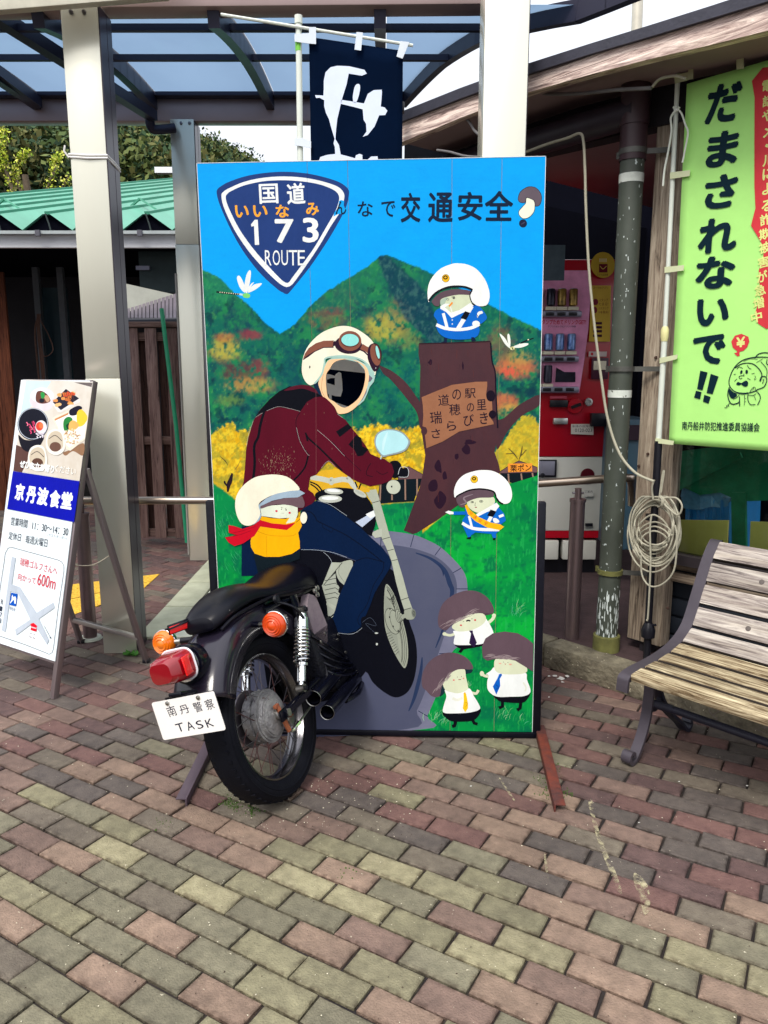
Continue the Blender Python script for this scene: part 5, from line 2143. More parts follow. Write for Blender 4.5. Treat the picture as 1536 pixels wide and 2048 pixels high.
for ch, x0, y0, x1, y1, sl_ in (('道', 582, 38, 676, 134, 6), ('の', 702, -6, 776, 84, 3), ('駅', 808, -14, 902, 70, 3), ('瑞', 514, 182, 612, 288, 10), ('穂', 676, 118, 770, 216, 8), ('の', 826, 112, 888, 184, 4),
                                ('里', 910, 80, 992, 170, 6), ('さ', 526, 332, 600, 410, 9), ('ら', 656, 264, 734, 346, 8), ('び', 798, 208, 886, 306, 6), ('き', 938, 190, 1006, 290, 5)):
    B.tbox(ch, x0, y0, x1, y1, (34, 20, 40), .006, dy=-sl_ / 2)
B.flush('painted_plank', board, 'tan painted plank with Japanese lettering')
B.base = 0.000080

# route shield
B.setz(oA, K)
B.poly([(230, 300), (262, 268), (330, 230), (460, 185), (620, 155), (800, 143), (980, 155), (1130, 185), (1270, 230), (1345, 285), (1356, 340), (1325, 460), (1230, 640), (1130, 800), (1020, 960), (900, 1110), (850, 1170), (825, 1187), (790, 1172), (740, 1140), (600, 1010), (460, 830), (350, 640), (260, 440), (232, 350)], NAVY)
B.poly([(268, 345), (288, 312), (330, 285), (460, 230), (620, 195), (800, 183), (980, 195), (1130, 225), (1260, 270), (1312, 325), (1314, 380), (1290, 470), (1200, 610), (1100, 780), (1000, 930), (900, 1070), (862, 1112), (828, 1126), (795, 1116), (750, 1085), (640, 980), (500, 820), (380, 640), (290, 450)], WHT,
       holes=[[(305, 365), (320, 330), (360, 303), (460, 260), (620, 225), (800, 215), (980, 228), (1120, 255), (1232, 302), (1270, 348), (1268, 400), (1240, 480), (1160, 620), (1060, 790), (960, 930), (870, 1050), (850, 1080), (828, 1092), (805, 1083), (770, 1055), (670, 950), (540, 800), (420, 630), (330, 450)]])
B.poly([(1272, 392), (1290, 384), (1316, 392), (1312, 430), (1325, 460), (1308, 498), (1262, 505), (1222, 526), (1232, 492), (1262, 450)], SKY, False)
for x in (998,):
    B.line([(x, 150), (x + 6, 480)], 2.5, (26, 48, 104), False)
B.tbox('国', 590, 245, 752, 416, WHT, .022, dy=-3)
B.tbox('道', 826, 238, 982, 420, WHT, .03, dy=-4)
OR = (255, 176, 58)
for ch, x0, y0, x1, y1 in (('い', 384, 428, 502, 535), ('い', 538, 428, 662, 530), ('な', 730, 424, 846, 534), ('み', 990, 406, 1100, 516)):
    B.tbox(ch, x0, y0, x1, y1, OR, .035, dy=0)
B.poly([(520, 592), (552, 552), (578, 552), (590, 766), (554, 768), (546, 606), (524, 612)], WHT, False)
B.tbox('7', 724, 546, 886, 752, WHT, .028)
B.tbox('3', 960, 534, 1098, 748, WHT, .026)
for ch, x0, x1 in (('R', 640, 694), ('O', 706, 768), ('U', 780, 836), ('T', 842, 916), ('E', 920, 982)):
    B.tbox(ch, x0, 812, x1, 942, WHT, -.004)
B.flush('painted_route_shield', board, 'navy route shield numbered 173 in white')
B.base = 0.000800
INK = (14, 34, 62)
B.text('ん', (1242, 450), (1334, 450), 112, INK, .012)
B.flush('painted_letter', board)
B.setz(oA, K)
B.text('な', (1430, 462), (1560, 458), 130, INK, .012)
B.flush('painted_letter', board)
B.setz(oB, K)
B.tbox('で', 96, 392, 216, 528, INK, .012)
B.flush('painted_letter', board)
for ch, x0, y0, x1, y1 in (('交', 262, 322, 432, 576), ('通', 496, 318, 708, 576), ('安', 748, 314, 962, 560), ('全', 978, 305, 1222, 564)):
    B.tbox(ch, x0, y0, x1, y1, INK, .028, dy=0)
    B.flush('painted_letter', board)
B.base = 0.000080
B.setz(oB, K)
GCAP = (104, 92, 102)
B.poly([(1262, 370), (1280, 315), (1330, 276), (1372, 268), (1420, 280), (1458, 325), (1467, 375), (1452, 425), (1425, 440), (1405, 432), (1398, 395), (1340, 368), (1325, 405), (1295, 410), (1270, 398)], (36, 34, 50))
B.poly([(1266, 370), (1284, 318), (1332, 280), (1372, 272), (1418, 284), (1454, 328), (1462, 375), (1448, 421), (1425, 435), (1408, 428), (1400, 392), (1340, 364), (1322, 401), (1295, 405), (1273, 395)], GCAP)
B.poly([(1334, 362), (1380, 375), (1402, 390), (1410, 425), (1404, 480), (1365, 530), (1312, 546), (1275, 520), (1268, 480), (1300, 440), (1325, 410)], (36, 34, 50))
B.poly([(1338, 368), (1380, 380), (1398, 393), (1405, 425), (1399, 478), (1362, 525), (1312, 541), (1279, 517), (1273, 482), (1304, 443), (1330, 412)], (246, 250, 226))
B.ell(1306, 584, 34, 35, (26, 34, 60))
B.line([(1290, 592), (1322, 572)], 8, (70, 70, 100), False)
B.flush('painted_mushroom', board, 'mushroom drawn as a question mark')
B.base = 0.000080
# dragonflies
B.setz(oA, K)
B.line([(225, 1168), (320, 1180), (430, 1190)], 15, (20, 34, 40))
for i in range(9):
    B.line([(252 + i * 19, 1170 + i * 2), (260 + i * 19, 1171 + i * 2)], 8, (226, 226, 190), False, up=i == 0)
B.line([(420, 1188), (480, 1196)], 16, (200, 226, 236))
B.poly([(400, 1050), (420, 1030), (448, 1070), (470, 1130), (468, 1175), (425, 1130)], WHT)
B.poly([(462, 1130), (480, 1030), (505, 985), (520, 1000), (512, 1080), (488, 1175), (470, 1165)], WHT)
B.poly([(495, 1140), (520, 1100), (546, 1086), (530, 1110), (500, 1165)], WHT)
B.poly([(495, 1165), (540, 1110), (600, 1094), (612, 1102), (570, 1140), (510, 1172)], WHT)
B.poly([(450, 1188), (480, 1178), (512, 1190), (505, 1218), (460, 1216)], (130, 222, 120))
B.flush('painted_dragonfly', board, 'white winged dragonfly beside the route shield')
B.base = 0.000080
B.setz(oB, K)
B.line([(1230, 1645), (1300, 1600), (1398, 1562)], 14, (14, 20, 30), taper=.5)
B.line([(1272, 1616), (1282, 1612)], 10, (230, 230, 190), False)
B.line([(1345, 1578), (1356, 1574)], 10, (230, 230, 190), False)
B.poly([(1105, 1526), (1150, 1560), (1190, 1630), (1195, 1650), (1150, 1610)], (240, 246, 236))
B.poly([(1172, 1540), (1185, 1526), (1198, 1570), (1196, 1640), (1178, 1600)], (240, 246, 236))
B.poly([(1215, 1640), (1280, 1612), (1345, 1606), (1345, 1622), (1280, 1645)], (240, 246, 236))
B.ell(1215, 1650, 20, 15, (230, 226, 160))
B.line([(1210, 1640), (1222, 1662)], 7, (20, 30, 30))
B.line([(1185, 1665), (1175, 1690), (1200, 1678)], 3, (20, 60, 50))
B.flush('painted_dragonfly', board, 'black bodied dragonfly right of the stump')
B.base = 0.001840

# officer mushroom on the stump
B.setz(oB, K)
BLU = (6, 106, 206)
B.poly([(590, 1310), (640, 1296), (700, 1380), (800, 1330), (900, 1280), (960, 1320), (998, 1388), (960, 1432), (932, 1450), (935, 1500), (915, 1545), (860, 1568), (750, 1575), (650, 1560), (590, 1520), (565, 1460), (575, 1420), (545, 1370), (560, 1330)], BLU)
B.poly([(630, 1560), (658, 1560), (656, 1600), (606, 1600), (632, 1588)], (16, 30, 60), False)
B.poly([(864, 1555), (888, 1555), (906, 1584), (866, 1590)], (16, 30, 60), False)
B.poly([(600, 1240), (640, 1210), (700, 1195), (850, 1185), (870, 1250), (860, 1290), (800, 1320), (700, 1362), (650, 1330), (615, 1300)], (214, 224, 190))
B.poly([(600, 1245), (660, 1215), (640, 1270), (660, 1340), (615, 1302)], (176, 196, 176))
B.poly([(600, 1290), (640, 1268), (680, 1270), (640, 1300), (690, 1345), (760, 1325), (855, 1262), (885, 1285), (840, 1325), (760, 1360), (697, 1392), (650, 1340), (600, 1312)], WHT, False)
B.line([(625, 1350), (660, 1480)], 26, WHT, False)
B.line([(868, 1290), (750, 1485)], 36, WHT, False)
B.line([(566, 1448), (640, 1478), (750, 1490), (860, 1476), (934, 1444)], 27, WHT)
B.poly([(772, 1392), (812, 1332), (854, 1346), (820, 1408)], BLK, False)
B.poly([(912, 1370), (922, 1340), (955, 1332), (962, 1350), (935, 1362), (920, 1388)], WHT)
B.line([(912, 1362), (925, 1385)], 5, BLK, False)
B.ell(905, 1440, 33, 26, WHT)
for yy in (1408, 1442):
    B.ell(702, yy, 5, 6, WHT)
B.poly([(530, 1240), (600, 1175), (720, 1145), (852, 1158), (862, 1192), (750, 1192), (640, 1215), (600, 1240), (592, 1285), (560, 1288), (536, 1268)], CAP)
B.line([(700, 1340), (688, 1300), (690, 1280)], 7, WHT)
B.line([(676, 1292), (704, 1258)], 15, (246, 150, 60), False)
B.ell(664, 1232, 11, 9, (90, 90, 100), hole=(8, 6))
B.ell(716, 1220, 11, 9, (60, 60, 70), hole=(7, 5))
B.ell(716, 1220, 4, 4, (30, 30, 40))
B.line([(694, 1212), (722, 1208)], 4, (60, 50, 50), False)
B.poly([(495, 1240), (492, 1150), (520, 1060), (600, 972), (700, 930), (760, 925), (830, 935), (910, 975), (980, 1060), (1015, 1150), (1020, 1220), (1000, 1275), (960, 1290), (915, 1285), (870, 1250), (856, 1200), (875, 1145), (800, 1120), (700, 1120), (610, 1145), (540, 1195), (505, 1250)], (250, 253, 250))
B.line([(500, 1245), (555, 1180), (640, 1135), (720, 1120), (810, 1125), (876, 1150)], 15, (20, 24, 34))
B.line([(872, 1150), (852, 1195), (866, 1250), (895, 1285)], 9, (20, 24, 34))
B.ell(646, 1052, 33, 35, (30, 26, 30))
B.ell(646, 1052, 30, 32, (246, 190, 30))
B.ell(644, 1045, 20, 18, (60, 40, 20), hole=(10, 8))
B.flush('painted_mushroom_officer', board, 'mushroom in police helmet standing on the stump')
B.base = 0.001840

# officer mushroom pointing, lower down
B.setz(oD, K)
B.line([(712, 1052), (830, 1050)], 28, BLU, False)
B.poly([(808, 1000), (850, 1050), (930, 1075), (1000, 1010), (1062, 955), (1105, 1010), (1145, 1055), (1160, 1115), (1112, 1150), (1104, 1200), (1075, 1225), (1075, 1265), (1052, 1268), (1035, 1228), (900, 1215), (862, 1240), (858, 1262), (838, 1262), (815, 1210), (785, 1150), (790, 1110), (818, 1065)], BLU, False)
B.poly([(640, 1042), (670, 1030), (712, 1040), (714, 1058), (680, 1062)], WHT, False)
B.poly([(822, 1262), (862, 1250), (860, 1272), (826, 1270)], BLK, False)
B.poly([(1050, 1262), (1070, 1262), (1068, 1280), (1048, 1278)], BLK, False)
B.poly([(828, 955), (870, 930), (930, 918), (1045, 912), (1066, 950), (1055, 975), (1000, 1010), (925, 1048), (850, 1010)], FACE)
B.poly([(905, 1060), (1055, 975), (1080, 962), (1105, 990), (1090, 1010), (1000, 1040), (920, 1080)], WHT, False)
B.line([(845, 1075), (870, 1175)], 20, WHT, False)
B.line([(1075, 1000), (990, 1165)], 30, WHT, False)
B.poly([(1000, 1072), (1028, 1020), (1078, 1036), (1050, 1084)], BLK, False)
B.line([(786, 1135), (860, 1175), (960, 1190), (1104, 1192)], 26, WHT)
B.poly([(808, 985), (826, 975), (850, 1020), (930, 1085), (1030, 1130), (1110, 1145), (1143, 1168), (1108, 1196), (1000, 1175), (900, 1120), (835, 1060)], (252, 190, 20), False)
for ch, x, y in (('交', 864, 1050), ('通', 896, 1085), ('安', 940, 1115), ('全', 990, 1135)):
    B.text(ch, (x - 15, y - 5), (x + 15, y + 6), 32, (206, 50, 40), .0)
B.poly([(1048, 1100), (1070, 1092), (1098, 1110), (1100, 1130), (1062, 1132)], WHT)
B.line([(1100, 1082), (1140, 1066)], 22, WHT, False)
B.poly([(738, 920), (780, 885), (860, 852), (960, 846), (1046, 868), (1046, 914), (930, 920), (850, 945), (818, 968), (802, 1000), (768, 995), (742, 960)], CAP)
B.line([(770, 980), (820, 960), (800, 920), (880, 890)], 14, (140, 124, 132), taper=.7)
B.ell(873, 957, 14, 8, (60, 60, 60), hole=(10, 5))
B.ell(948, 950, 17, 10, (60, 60, 60), hole=(13, 7))
B.ell(874, 957, 4, 4, (20, 30, 20))
B.ell(948, 950, 5, 6, (20, 30, 20))
B.line([(900, 960), (895, 985), (902, 988)], 3, (90, 80, 70))
B.ell(904, 1001, 10, 4, (170, 90, 90))
B.poly([(720, 910), (718, 850), (745, 780), (800, 725), (880, 695), (960, 683), (1050, 692), (1130, 735), (1190, 805), (1212, 880), (1205, 935), (1175, 968), (1120, 966), (1085, 930), (1064, 872), (1000, 848), (930, 843), (850, 853), (780, 882), (735, 912)], (250, 253, 250))
B.line([(735, 912), (780, 884), (860, 852), (960, 845), (1055, 868), (1078, 920), (1108, 958), (1135, 972)], 13, (10, 10, 20))
B.ell(890, 762, 32, 33, (30, 26, 30))
B.ell(890, 762, 29, 30, (246, 196, 30))
B.ell(888, 756, 18, 16, (60, 40, 20), hole=(8, 7))
B.flush('painted_mushroom_officer', board, 'mushroom officer with yellow sash pointing left on the grass')
B.base = 0.000520

# three office mushrooms
B.setz(oE, K)


def brush(x0, y0, x1, y1, n, col=(150, 134, 136)):
    for i in range(n):
        a = rnd.random()
        b_ = rnd.random()
        x, y = x0 + (x1 - x0) * a + rnd.uniform(-10, 10), y0 + (y1 - y0) * a + rnd.uniform(-22, 22)
        dx_, dy_ = (x1 - x0) * .3, (y1 - y0) * .3
        B.line([(x - dx_ / 2, y - dy_ / 2 + 6), (x, y - 4), (x + dx_ / 2, y + dy_ / 2)], rnd.uniform(3, 7), col, taper=.9, up=i % 4 == 0)


B.poly([(585, 640), (583, 560), (620, 460), (700, 390), (800, 350), (900, 350), (990, 395), (1045, 470), (1056, 535), (1000, 555), (960, 560), (900, 560), (760, 600), (690, 650), (650, 685), (606, 672)], (78, 64, 72))
B.line([(1010, 620), (1045, 590), (1062, 560)], 26, FACE)
B.ell(1058, 560, 17, 18, FACE)
B.line([(632, 716), (680, 728), (720, 718)], 22, FACE)
B.ell(636, 716, 17, 15, FACE)
B.poly([(770, 845), (860, 815), (880, 830), (800, 850), (778, 878), (752, 872)], BLK, False)
B.poly([(728, 805), (860, 812), (992, 783), (985, 810), (930, 825), (850, 840), (790, 845), (750, 832)], BLK)
B.poly([(712, 690), (800, 690), (920, 640), (985, 590), (1000, 600), (1025, 640), (1055, 718), (1020, 770), (960, 800), (860, 810), (728, 808), (716, 770), (724, 730)], WHT)
B.poly([(700, 650), (760, 590), (860, 550), (962, 542), (990, 595), (940, 650), (850, 688), (760, 695), (718, 680)], FACE)
B.poly([(845, 688), (876, 686), (880, 712), (912, 790), (888, 832), (846, 796), (862, 712)], (40, 22, 62), False)
B.poly([(583, 640), (583, 560), (620, 460), (700, 390), (800, 350), (900, 350), (990, 395), (1045, 470), (1056, 535), (1000, 540), (920, 535), (820, 555), (740, 600), (690, 645), (650, 682), (606, 672)], CAP)
brush(620, 650, 900, 530, 26)
for x, y, c_ in ((776, 642, (214, 60, 70)), (897, 598, (214, 60, 70))):
    B.ell(x, y, 9, 7, c_)
B.line([(822, 608), (838, 600), (856, 606)], 12, (30, 16, 30))
B.line([(792, 612), (804, 608)], 3, (60, 60, 50), False)
B.line([(862, 588), (876, 586)], 3, (60, 60, 50), False)
B.flush('painted_mushroom_clerk', board, 'mushroom in white shirt and dark tie with arms spread')
B.base = 0.000520

B.setz(oE, K)
B.poly([(596, 1250), (590, 1180), (640, 1060), (760, 1010), (872, 1020), (860, 1050), (820, 1060), (700, 1120), (640, 1200), (636, 1220)], (20, 46, 56))
B.line([(730, 1440), (728, 1480), (720, 1500), (700, 1505)], 30, BLK, False)
B.line([(870, 1440), (890, 1478), (918, 1486)], 26, BLK, False)
B.poly([(626, 1385), (780, 1392), (936, 1355), (930, 1410), (880, 1455), (800, 1465), (700, 1462), (645, 1430)], BLK)
B.line([(860, 1215), (905, 1225), (925, 1195)], 22, FACE)
B.poly([(642, 1190), (740, 1222), (835, 1180), (865, 1200), (880, 1235), (925, 1310), (936, 1358), (860, 1385), (740, 1394), (628, 1387), (632, 1320), (652, 1250)], WHT)
B.line([(705, 1265), (745, 1280), (790, 1262)], 22, (236, 238, 222))
B.poly([(622, 1120), (680, 1055), (760, 1012), (808, 1018), (818, 1080), (834, 1150), (832, 1190), (760, 1222), (690, 1212), (640, 1190)], FACE)
B.poly([(798, 1222), (812, 1212), (822, 1232), (836, 1310), (836, 1350), (812, 1385), (792, 1350), (800, 1290)], (250, 200, 30), False)
B.line([(812, 1300), (832, 1310), (815, 1340)], 4, (190, 140, 20))
B.poly([(445, 1160), (447, 1060), (495, 965), (580, 900), (680, 875), (780, 895), (850, 945), (880, 1005), (850, 1020), (760, 1018), (690, 1050), (640, 1105), (610, 1180), (592, 1248), (530, 1248), (480, 1200)], CAP)
brush(540, 1220, 680, 1060, 22)
B.ell(715, 1110, 8, 6, (226, 110, 110))
B.ell(798, 1096, 7, 6, (230, 150, 140))
B.ell(746, 1084, 3, 3, BLK)
B.ell(780, 1080, 3, 3, BLK)
B.line([(754, 1106), (776, 1106)], 5, (150, 40, 40), False)
B.flush('painted_mushroom_clerk', board, 'mushroom in white shirt with yellow tie at the bottom')
B.base = 0.001440

B.setz(oE, K)
B.line([(1130, 1280), (1130, 1335), (1100, 1348)], 28, BLK, False)
B.line([(1290, 1280), (1280, 1350), (1256, 1366)], 28, BLK, False)
B.poly([(1062, 1245), (1200, 1252), (1300, 1250), (1368, 1215), (1345, 1270), (1290, 1305), (1130, 1295), (1085, 1275)], BLK)
B.line([(950, 1052), (975, 1072), (1010, 1080)], 22, FACE)
B.ell(955, 1055, 18, 22, FACE)
B.poly([(1062, 1000), (1095, 1045), (1200, 1060), (1325, 1048), (1340, 1110), (1370, 1205), (1320, 1245), (1200, 1252), (1080, 1250), (1010, 1200), (1000, 1130), (1012, 1070), (990, 1060), (1030, 1030)], WHT)
B.line([(1308, 1130), (1332, 1175), (1322, 1205)], 14, (232, 236, 220))
B.poly([(1070, 932), (1150, 922), (1240, 940), (1330, 990), (1328, 1048), (1200, 1062), (1100, 1050), (1062, 1010)], FACE)
B.poly([(1102, 1060), (1120, 1055), (1128, 1066), (1108, 1100), (1112, 1160), (1078, 1235), (1048, 1165), (1085, 1100)], (8, 96, 196), False)
B.line([(1075, 1150), (1095, 1170), (1075, 1190)], 5, (20, 50, 130))
B.poly([(958, 880), (956, 820), (985, 755), (1050, 710), (1150, 696), (1260, 710), (1340, 755), (1394, 800), (1390, 1036), (1330, 1000), (1240, 945), (1150, 925), (1070, 930), (1000, 945), (965, 920)], CAP, False)
brush(970, 900, 1240, 920, 26)
B.ell(1110, 968, 12, 5, (236, 170, 150))
B.ell(1198, 976, 13, 6, (236, 170, 150))
B.ell(1140, 956, 3, 3, BLK)
B.ell(1177, 960, 3, 3, BLK)
B.poly([(1146, 966), (1156, 972), (1162, 966), (1156, 980)], (190, 50, 60), False)
B.flush('painted_mushroom_clerk', board, 'mushroom in white shirt with blue tie at the right edge')
B.base = 0.000440
# grass blades
B.setz(oE, K)
for cx, cy, n, L_ in ((1260, 540, 26, 110), (1120, 1400, 20, 70), (560, 1440, 26, 80), (660, 1480, 20, 60), (1280, 1460, 16, 70), (820, 1180, 8, 60), (1160, 1440, 16, 60)):
    for i in range(n):
        x, y = cx + rnd.gauss(0, 34), cy + rnd.gauss(0, 20)
        a = rnd.uniform(-2.3, -.9)
        l = L_ * rnd.uniform(.4, 1)
        B.line([(x, y), (x + math.cos(a) * l * .5, y + math.sin(a) * l * .5), (x + math.cos(a + .3) * l, y + math.sin(a + .3) * l)], rnd.uniform(2, 4), rnd.choice([(120, 206, 130), (60, 180, 90), (170, 226, 170), (90, 200, 150), (20, 130, 80)]), taper=.9, up=i == 0)
B.setz(oC, K)
for cx, cy, n in ((270, 1130, 14), (290, 1200, 14), (330, 1020, 10), (390, 1390, 14), (300, 1480, 10), (360, 1480, 8)):
    for i in range(n):
        x, y = cx + rnd.gauss(0, 24), cy + rnd.gauss(0, 24)
        a = rnd.uniform(.6, 1.4)
        B.line([(x, y), (x + math.cos(a) * 30, y + math.sin(a) * 40), (x + 60 * math.cos(a), y + math.sin(a) * 60)], 2.5, rnd.choice([(40, 160, 100), (70, 190, 130), (20, 120, 80)]), taper=.9, up=i == 0)
B.flush('painted_grass', board, 'thin painted grass blades')

# the rider, painted
B.base = 0.000520
B.setz(oM, K)
# machine painted behind the rider: tyre, tank, engine
B.poly([(700, 860), (775, 845), (830, 920), (870, 1020), (930, 1280), (985, 1450), (998, 1620), (975, 1780), (930, 1880), (870, 1928), (800, 1938), (710, 1890), (620, 1810), (560, 1720), (420, 1700), (420, 1100)], BLK)
B.poly([(-330, 640), (-100, 640), (205, 690), (470, 775), (620, 830), (775, 830), (740, 900), (730, 1700), (560, 1720), (480, 1830), (380, 1920), (200, 1975), (0, 1990), (-260, 1990), (-330, 1500)], BLK, False)
B.poly([(735, 975), (790, 1035), (840, 1160), (882, 1300), (915, 1450), (922, 1600), (896, 1690), (850, 1640), (790, 1530), (740, 1400), (720, 1290), (718, 1100)], GRN)
for k in (12, 26, 42, 50):
    B.line([(735 + k * .2, 975 + k), (790 - k * .35, 1035 + k * .8), (840 - k * .7, 1160 + k * .5), (880 - k * .95, 1300), (914 - k, 1450), (920 - k, 1600 - k * .5), (894 - k * .6, 1686 - k)], 3.5, BLK)
B.poly([(722, 1080), (790, 1180), (820, 1350), (850, 1560), (860, 1600), (800, 1500), (745, 1390)], (150, 156, 142))
for i in range(9):
    B.line([(735 + i * 10, 1400 + i * 22), (775 + i * 9, 1385 + i * 20)], 3, BLK, False, up=i == 0)
    B.line([(740 + i * 8, 1080 + i * 12), (770 + i * 4, 1110 - i * 6)], 3, BLK, False, up=i == 0)
B.ell(790, 1290, 58, 115, GRN, -18)
B.ell(790, 1290, 60, 117, BLK, -18, hole=(56, 113))
B.ell(815, 1290, 42, 98, BLK, -18, hole=(39, 95))
for x, y in ((768, 1185), (765, 1255), (795, 1335), (838, 1372)):
    B.ell(x, y, 5, 9, BLK, up=x == 768)
for k in (0, 12, 24, 36):
    B.ell(838 + k, 1245 + k * .35, 22 - k * .2, 58 - k, GRN, -10)
    B.ell(838 + k, 1245 + k * .35, 23 - k * .2, 60 - k, BLK, -10, hole=(20 - k * .2, 56 - k))
B.poly([(866, 1235), (905, 1225), (910, 1260), (872, 1268)], GRN, False)
B.poly([(560, 185), (600, 170), (650, 165), (668, 215), (680, 258), (700, 330), (765, 560), (800, 660), (832, 762), (880, 920), (925, 1090), (958, 1180), (945, 1200), (890, 1195), (862, 1110), (820, 960), (780, 775), (735, 660), (700, 590), (650, 430), (615, 280), (585, 235)], (178, 184, 166), False)
B.poly([(896, 1192), (948, 1180), (985, 1205), (982, 1250), (960, 1275), (910, 1272), (890, 1230)], GRN)
B.ell(970, 1222, 18, 36, (120, 126, 116), -8)
B.ell(972, 1222, 9, 20, BLK, -8, hole=(6, 16))
for l in ([(612, 282), (682, 262)], [(700, 592), (770, 573)], [(742, 690), (800, 676)], [(782, 774), (832, 764)], [(862, 1110), (926, 1088)], [(890, 1192), (950, 1176)]):
    B.line(l, 4.5, BLK, False)
B.poly([(605, 540), (660, 510), (700, 500), (700, 570), (640, 580)], (186, 192, 176), False)
# frame cradle seen through, tank, lamp
B.poly([(95, 55), (180, 5), (330, -10), (400, 45), (460, 95), (540, 140), (600, 165), (590, 190), (470, 190), (300, 160), (180, 215), (100, 215), (75, 170), (90, 120)], (226, 176, 40), False)
B.line([(90, 60), (200, 80), (270, 95), (360, 80), (430, 90)], 44, (200, 204, 188))
B.line([(400, 60), (440, 110), (480, 160)], 42, (200, 204, 188), False)
B.ell(268, 95, 26, 34, (190, 196, 180))
B.ell(262, 88, 7, 7, BLK, hole=(4, 4))
B.ell(402, 72, 7, 7, BLK, hole=(4, 4))
for l in ([(86, 100), (150, 130), (190, 180)], [(90, 120), (135, 150), (170, 190)], [(470, 100), (490, 150)], [(520, 115), (500, 165)]):
    B.line(l, 12, BLK)
B.poly([(130, 205), (200, 168), (300, 150), (372, 152), (450, 162), (530, 200), (600, 270), (640, 380), (645, 450), (620, 530), (600, 560), (480, 470), (330, 370), (220, 300), (150, 275)], BLK)
for cx, cy, rx, ry, rot in ((288, 182, 80, 26, 4), (258, 246, 100, 33, 0), (512, 200, 60, 24, 28)):
    B.ell(cx, cy, rx, ry, (196, 200, 188), rot)
    B.ell(cx - 2, cy - 6, rx * .72, ry * .5, WHT if cx < 500 else (178, 184, 172), rot)
B.poly([(474, 445), (560, 395), (600, 365), (632, 345), (640, 395), (600, 430), (530, 488)], (196, 208, 230), False)
B.poly([(560, 378), (628, 345), (644, 392), (600, 412)], WHT, False)
# engine fins
B.poly([(270, 788), (362, 790), (250, 930), (190, 985)], (178, 184, 168), False)
B.poly([(186, 985), (250, 930), (302, 880), (310, 960), (335, 1000), (325, 1040), (340, 1055), (325, 1090), (330, 1120), (318, 1200), (240, 1265), (228, 1130)], (174, 180, 166), False)
for i, y in enumerate((935, 975, 1015, 1055, 1095)):
    B.line([(210, y + 10), (300, y - 10), (328, y + 8)], 5, BLK, False, up=i == 0)
B.poly([(330, 800), (440, 770), (446, 850), (425, 930), (400, 990), (335, 945), (308, 870)], (176, 182, 166))
B.line([(345, 805), (330, 880), (380, 960)], 3, (110, 116, 106))
B.poly([(228, 1120), (318, 1170), (300, 1200), (225, 1150)], (186, 192, 176), False)
B.line([(360, 790), (200, 985)], 5, BLK, False)
B.poly([(90, 1310), (200, 1290), (240, 1300), (260, 1440), (200, 1440), (140, 1400)], (150, 154, 142), False)
for y in (1320, 1345, 1370, 1395):
    B.line([(190, y), (246, y + 6)], 4, BLK, False, up=y == 1320)
B.line([(240, 1285), (290, 1240)], 5, (200, 206, 190), False)
# jeans
B.poly([(-170, 480), (-110, 540), (0, 590), (0, 690), (-180, 790), (-320, 900), (-500, 905), (-497, 480)], JEAN, False)
JP = [(10, 350), (40, 310), (90, 276), (150, 262), (250, 300), (400, 400), (520, 490), (610, 580), (700, 660), (762, 740), (782, 790), (770, 840), (700, 950), (640, 1050), (600, 1160), (560, 1250), (535, 1330), (480, 1378), (400, 1400), (320, 1390), (265, 1345), (270, 1290), (300, 1200), (330, 1090), (390, 950), (440, 840), (478, 772), (400, 745), (200, 692), (0, 680), (-60, 660), (-20, 500)]
B.poly(JP, (0, 6, 26), False)
B.poly([(x * .994 + 1, y * .995 + 3) for x, y in JP], JEAN, False)
for l, w_ in (([(20, 345), (90, 360), (130, 400), (150, 435), (240, 480), (400, 560), (560, 670), (700, 780)], 7), ([(480, 775), (560, 750), (640, 765), (720, 788)], 6), ([(715, 785), (705, 860), (630, 980), (570, 1150), (500, 1250), (500, 1310), (525, 1330)], 5), ([(190, 460), (195, 490), (240, 515), (270, 530), (285, 500)], 4)):
    B.line(l, w_, (0, 8, 28))
for l in ([(200, 700), (240, 735), (268, 780), (272, 850)], [(545, 1250), (528, 1300), (534, 1340), (470, 1390), (400, 1400), (300, 1385)], [(640, 1392), (668, 1390)], [(150, 262), (260, 298), (400, 392)], [(10, 680), (130, 682), (270, 702), (400, 745)]):
    B.line(l, 2.5, (190, 200, 210))
B.poly([(530, 1255), (650, 1265), (655, 1330), (640, 1400), (560, 1380), (530, 1350)], BLK)
B.line([(532, 1300), (600, 1260), (650, 1330), (560, 1310), (640, 1390)], 2, (90, 100, 120))
B.ell(652, 1392, 14, 7, (206, 212, 206))
B.ell(656, 1486, 9, 10, (214, 220, 214))
# far hut side of the hand, glove and jacket
B.setz(oD, K)
B.poly([(170, 620), (225, 603), (262, 630), (275, 665), (325, 672), (322, 735), (250, 742), (205, 752), (180, 720)], BLK)
B.line([(240, 720), (262, 660), (322, 668), (322, 738), (245, 742)], 4, (214, 218, 220))
B.ell(200, 828, 62, 62, (200, 206, 186))
B.ell(200, 828, 63, 63, (60, 60, 60), hole=(60, 60))
B.ell(185, 824, 6, 9, BLK)
B.setz(oC, K)
JK = [(700, 62), (800, 5), (870, -28), (960, -42), (1040, -25), (1110, 30), (1180, 75), (1230, 135), (1258, 205), (1330, 258), (1392, 340), (1440, 395), (1500, 475), (1540, 545), (1600, 572), (1660, 590), (1722, 632), (1742, 700), (1715, 770), (1640, 802), (1536, 822), (1450, 790), (1390, 762), (1300, 700), (1180, 605), (1120, 668), (1080, 720), (1025, 742), (1008, 850), (1050, 880), (1076, 930), (1040, 970), (980, 1000), (920, 1048), (820, 1100), (600, 1100), (440, 1000), (434, 860), (458, 780), (470, 640), (480, 500), (500, 400), (542, 260), (600, 165)]
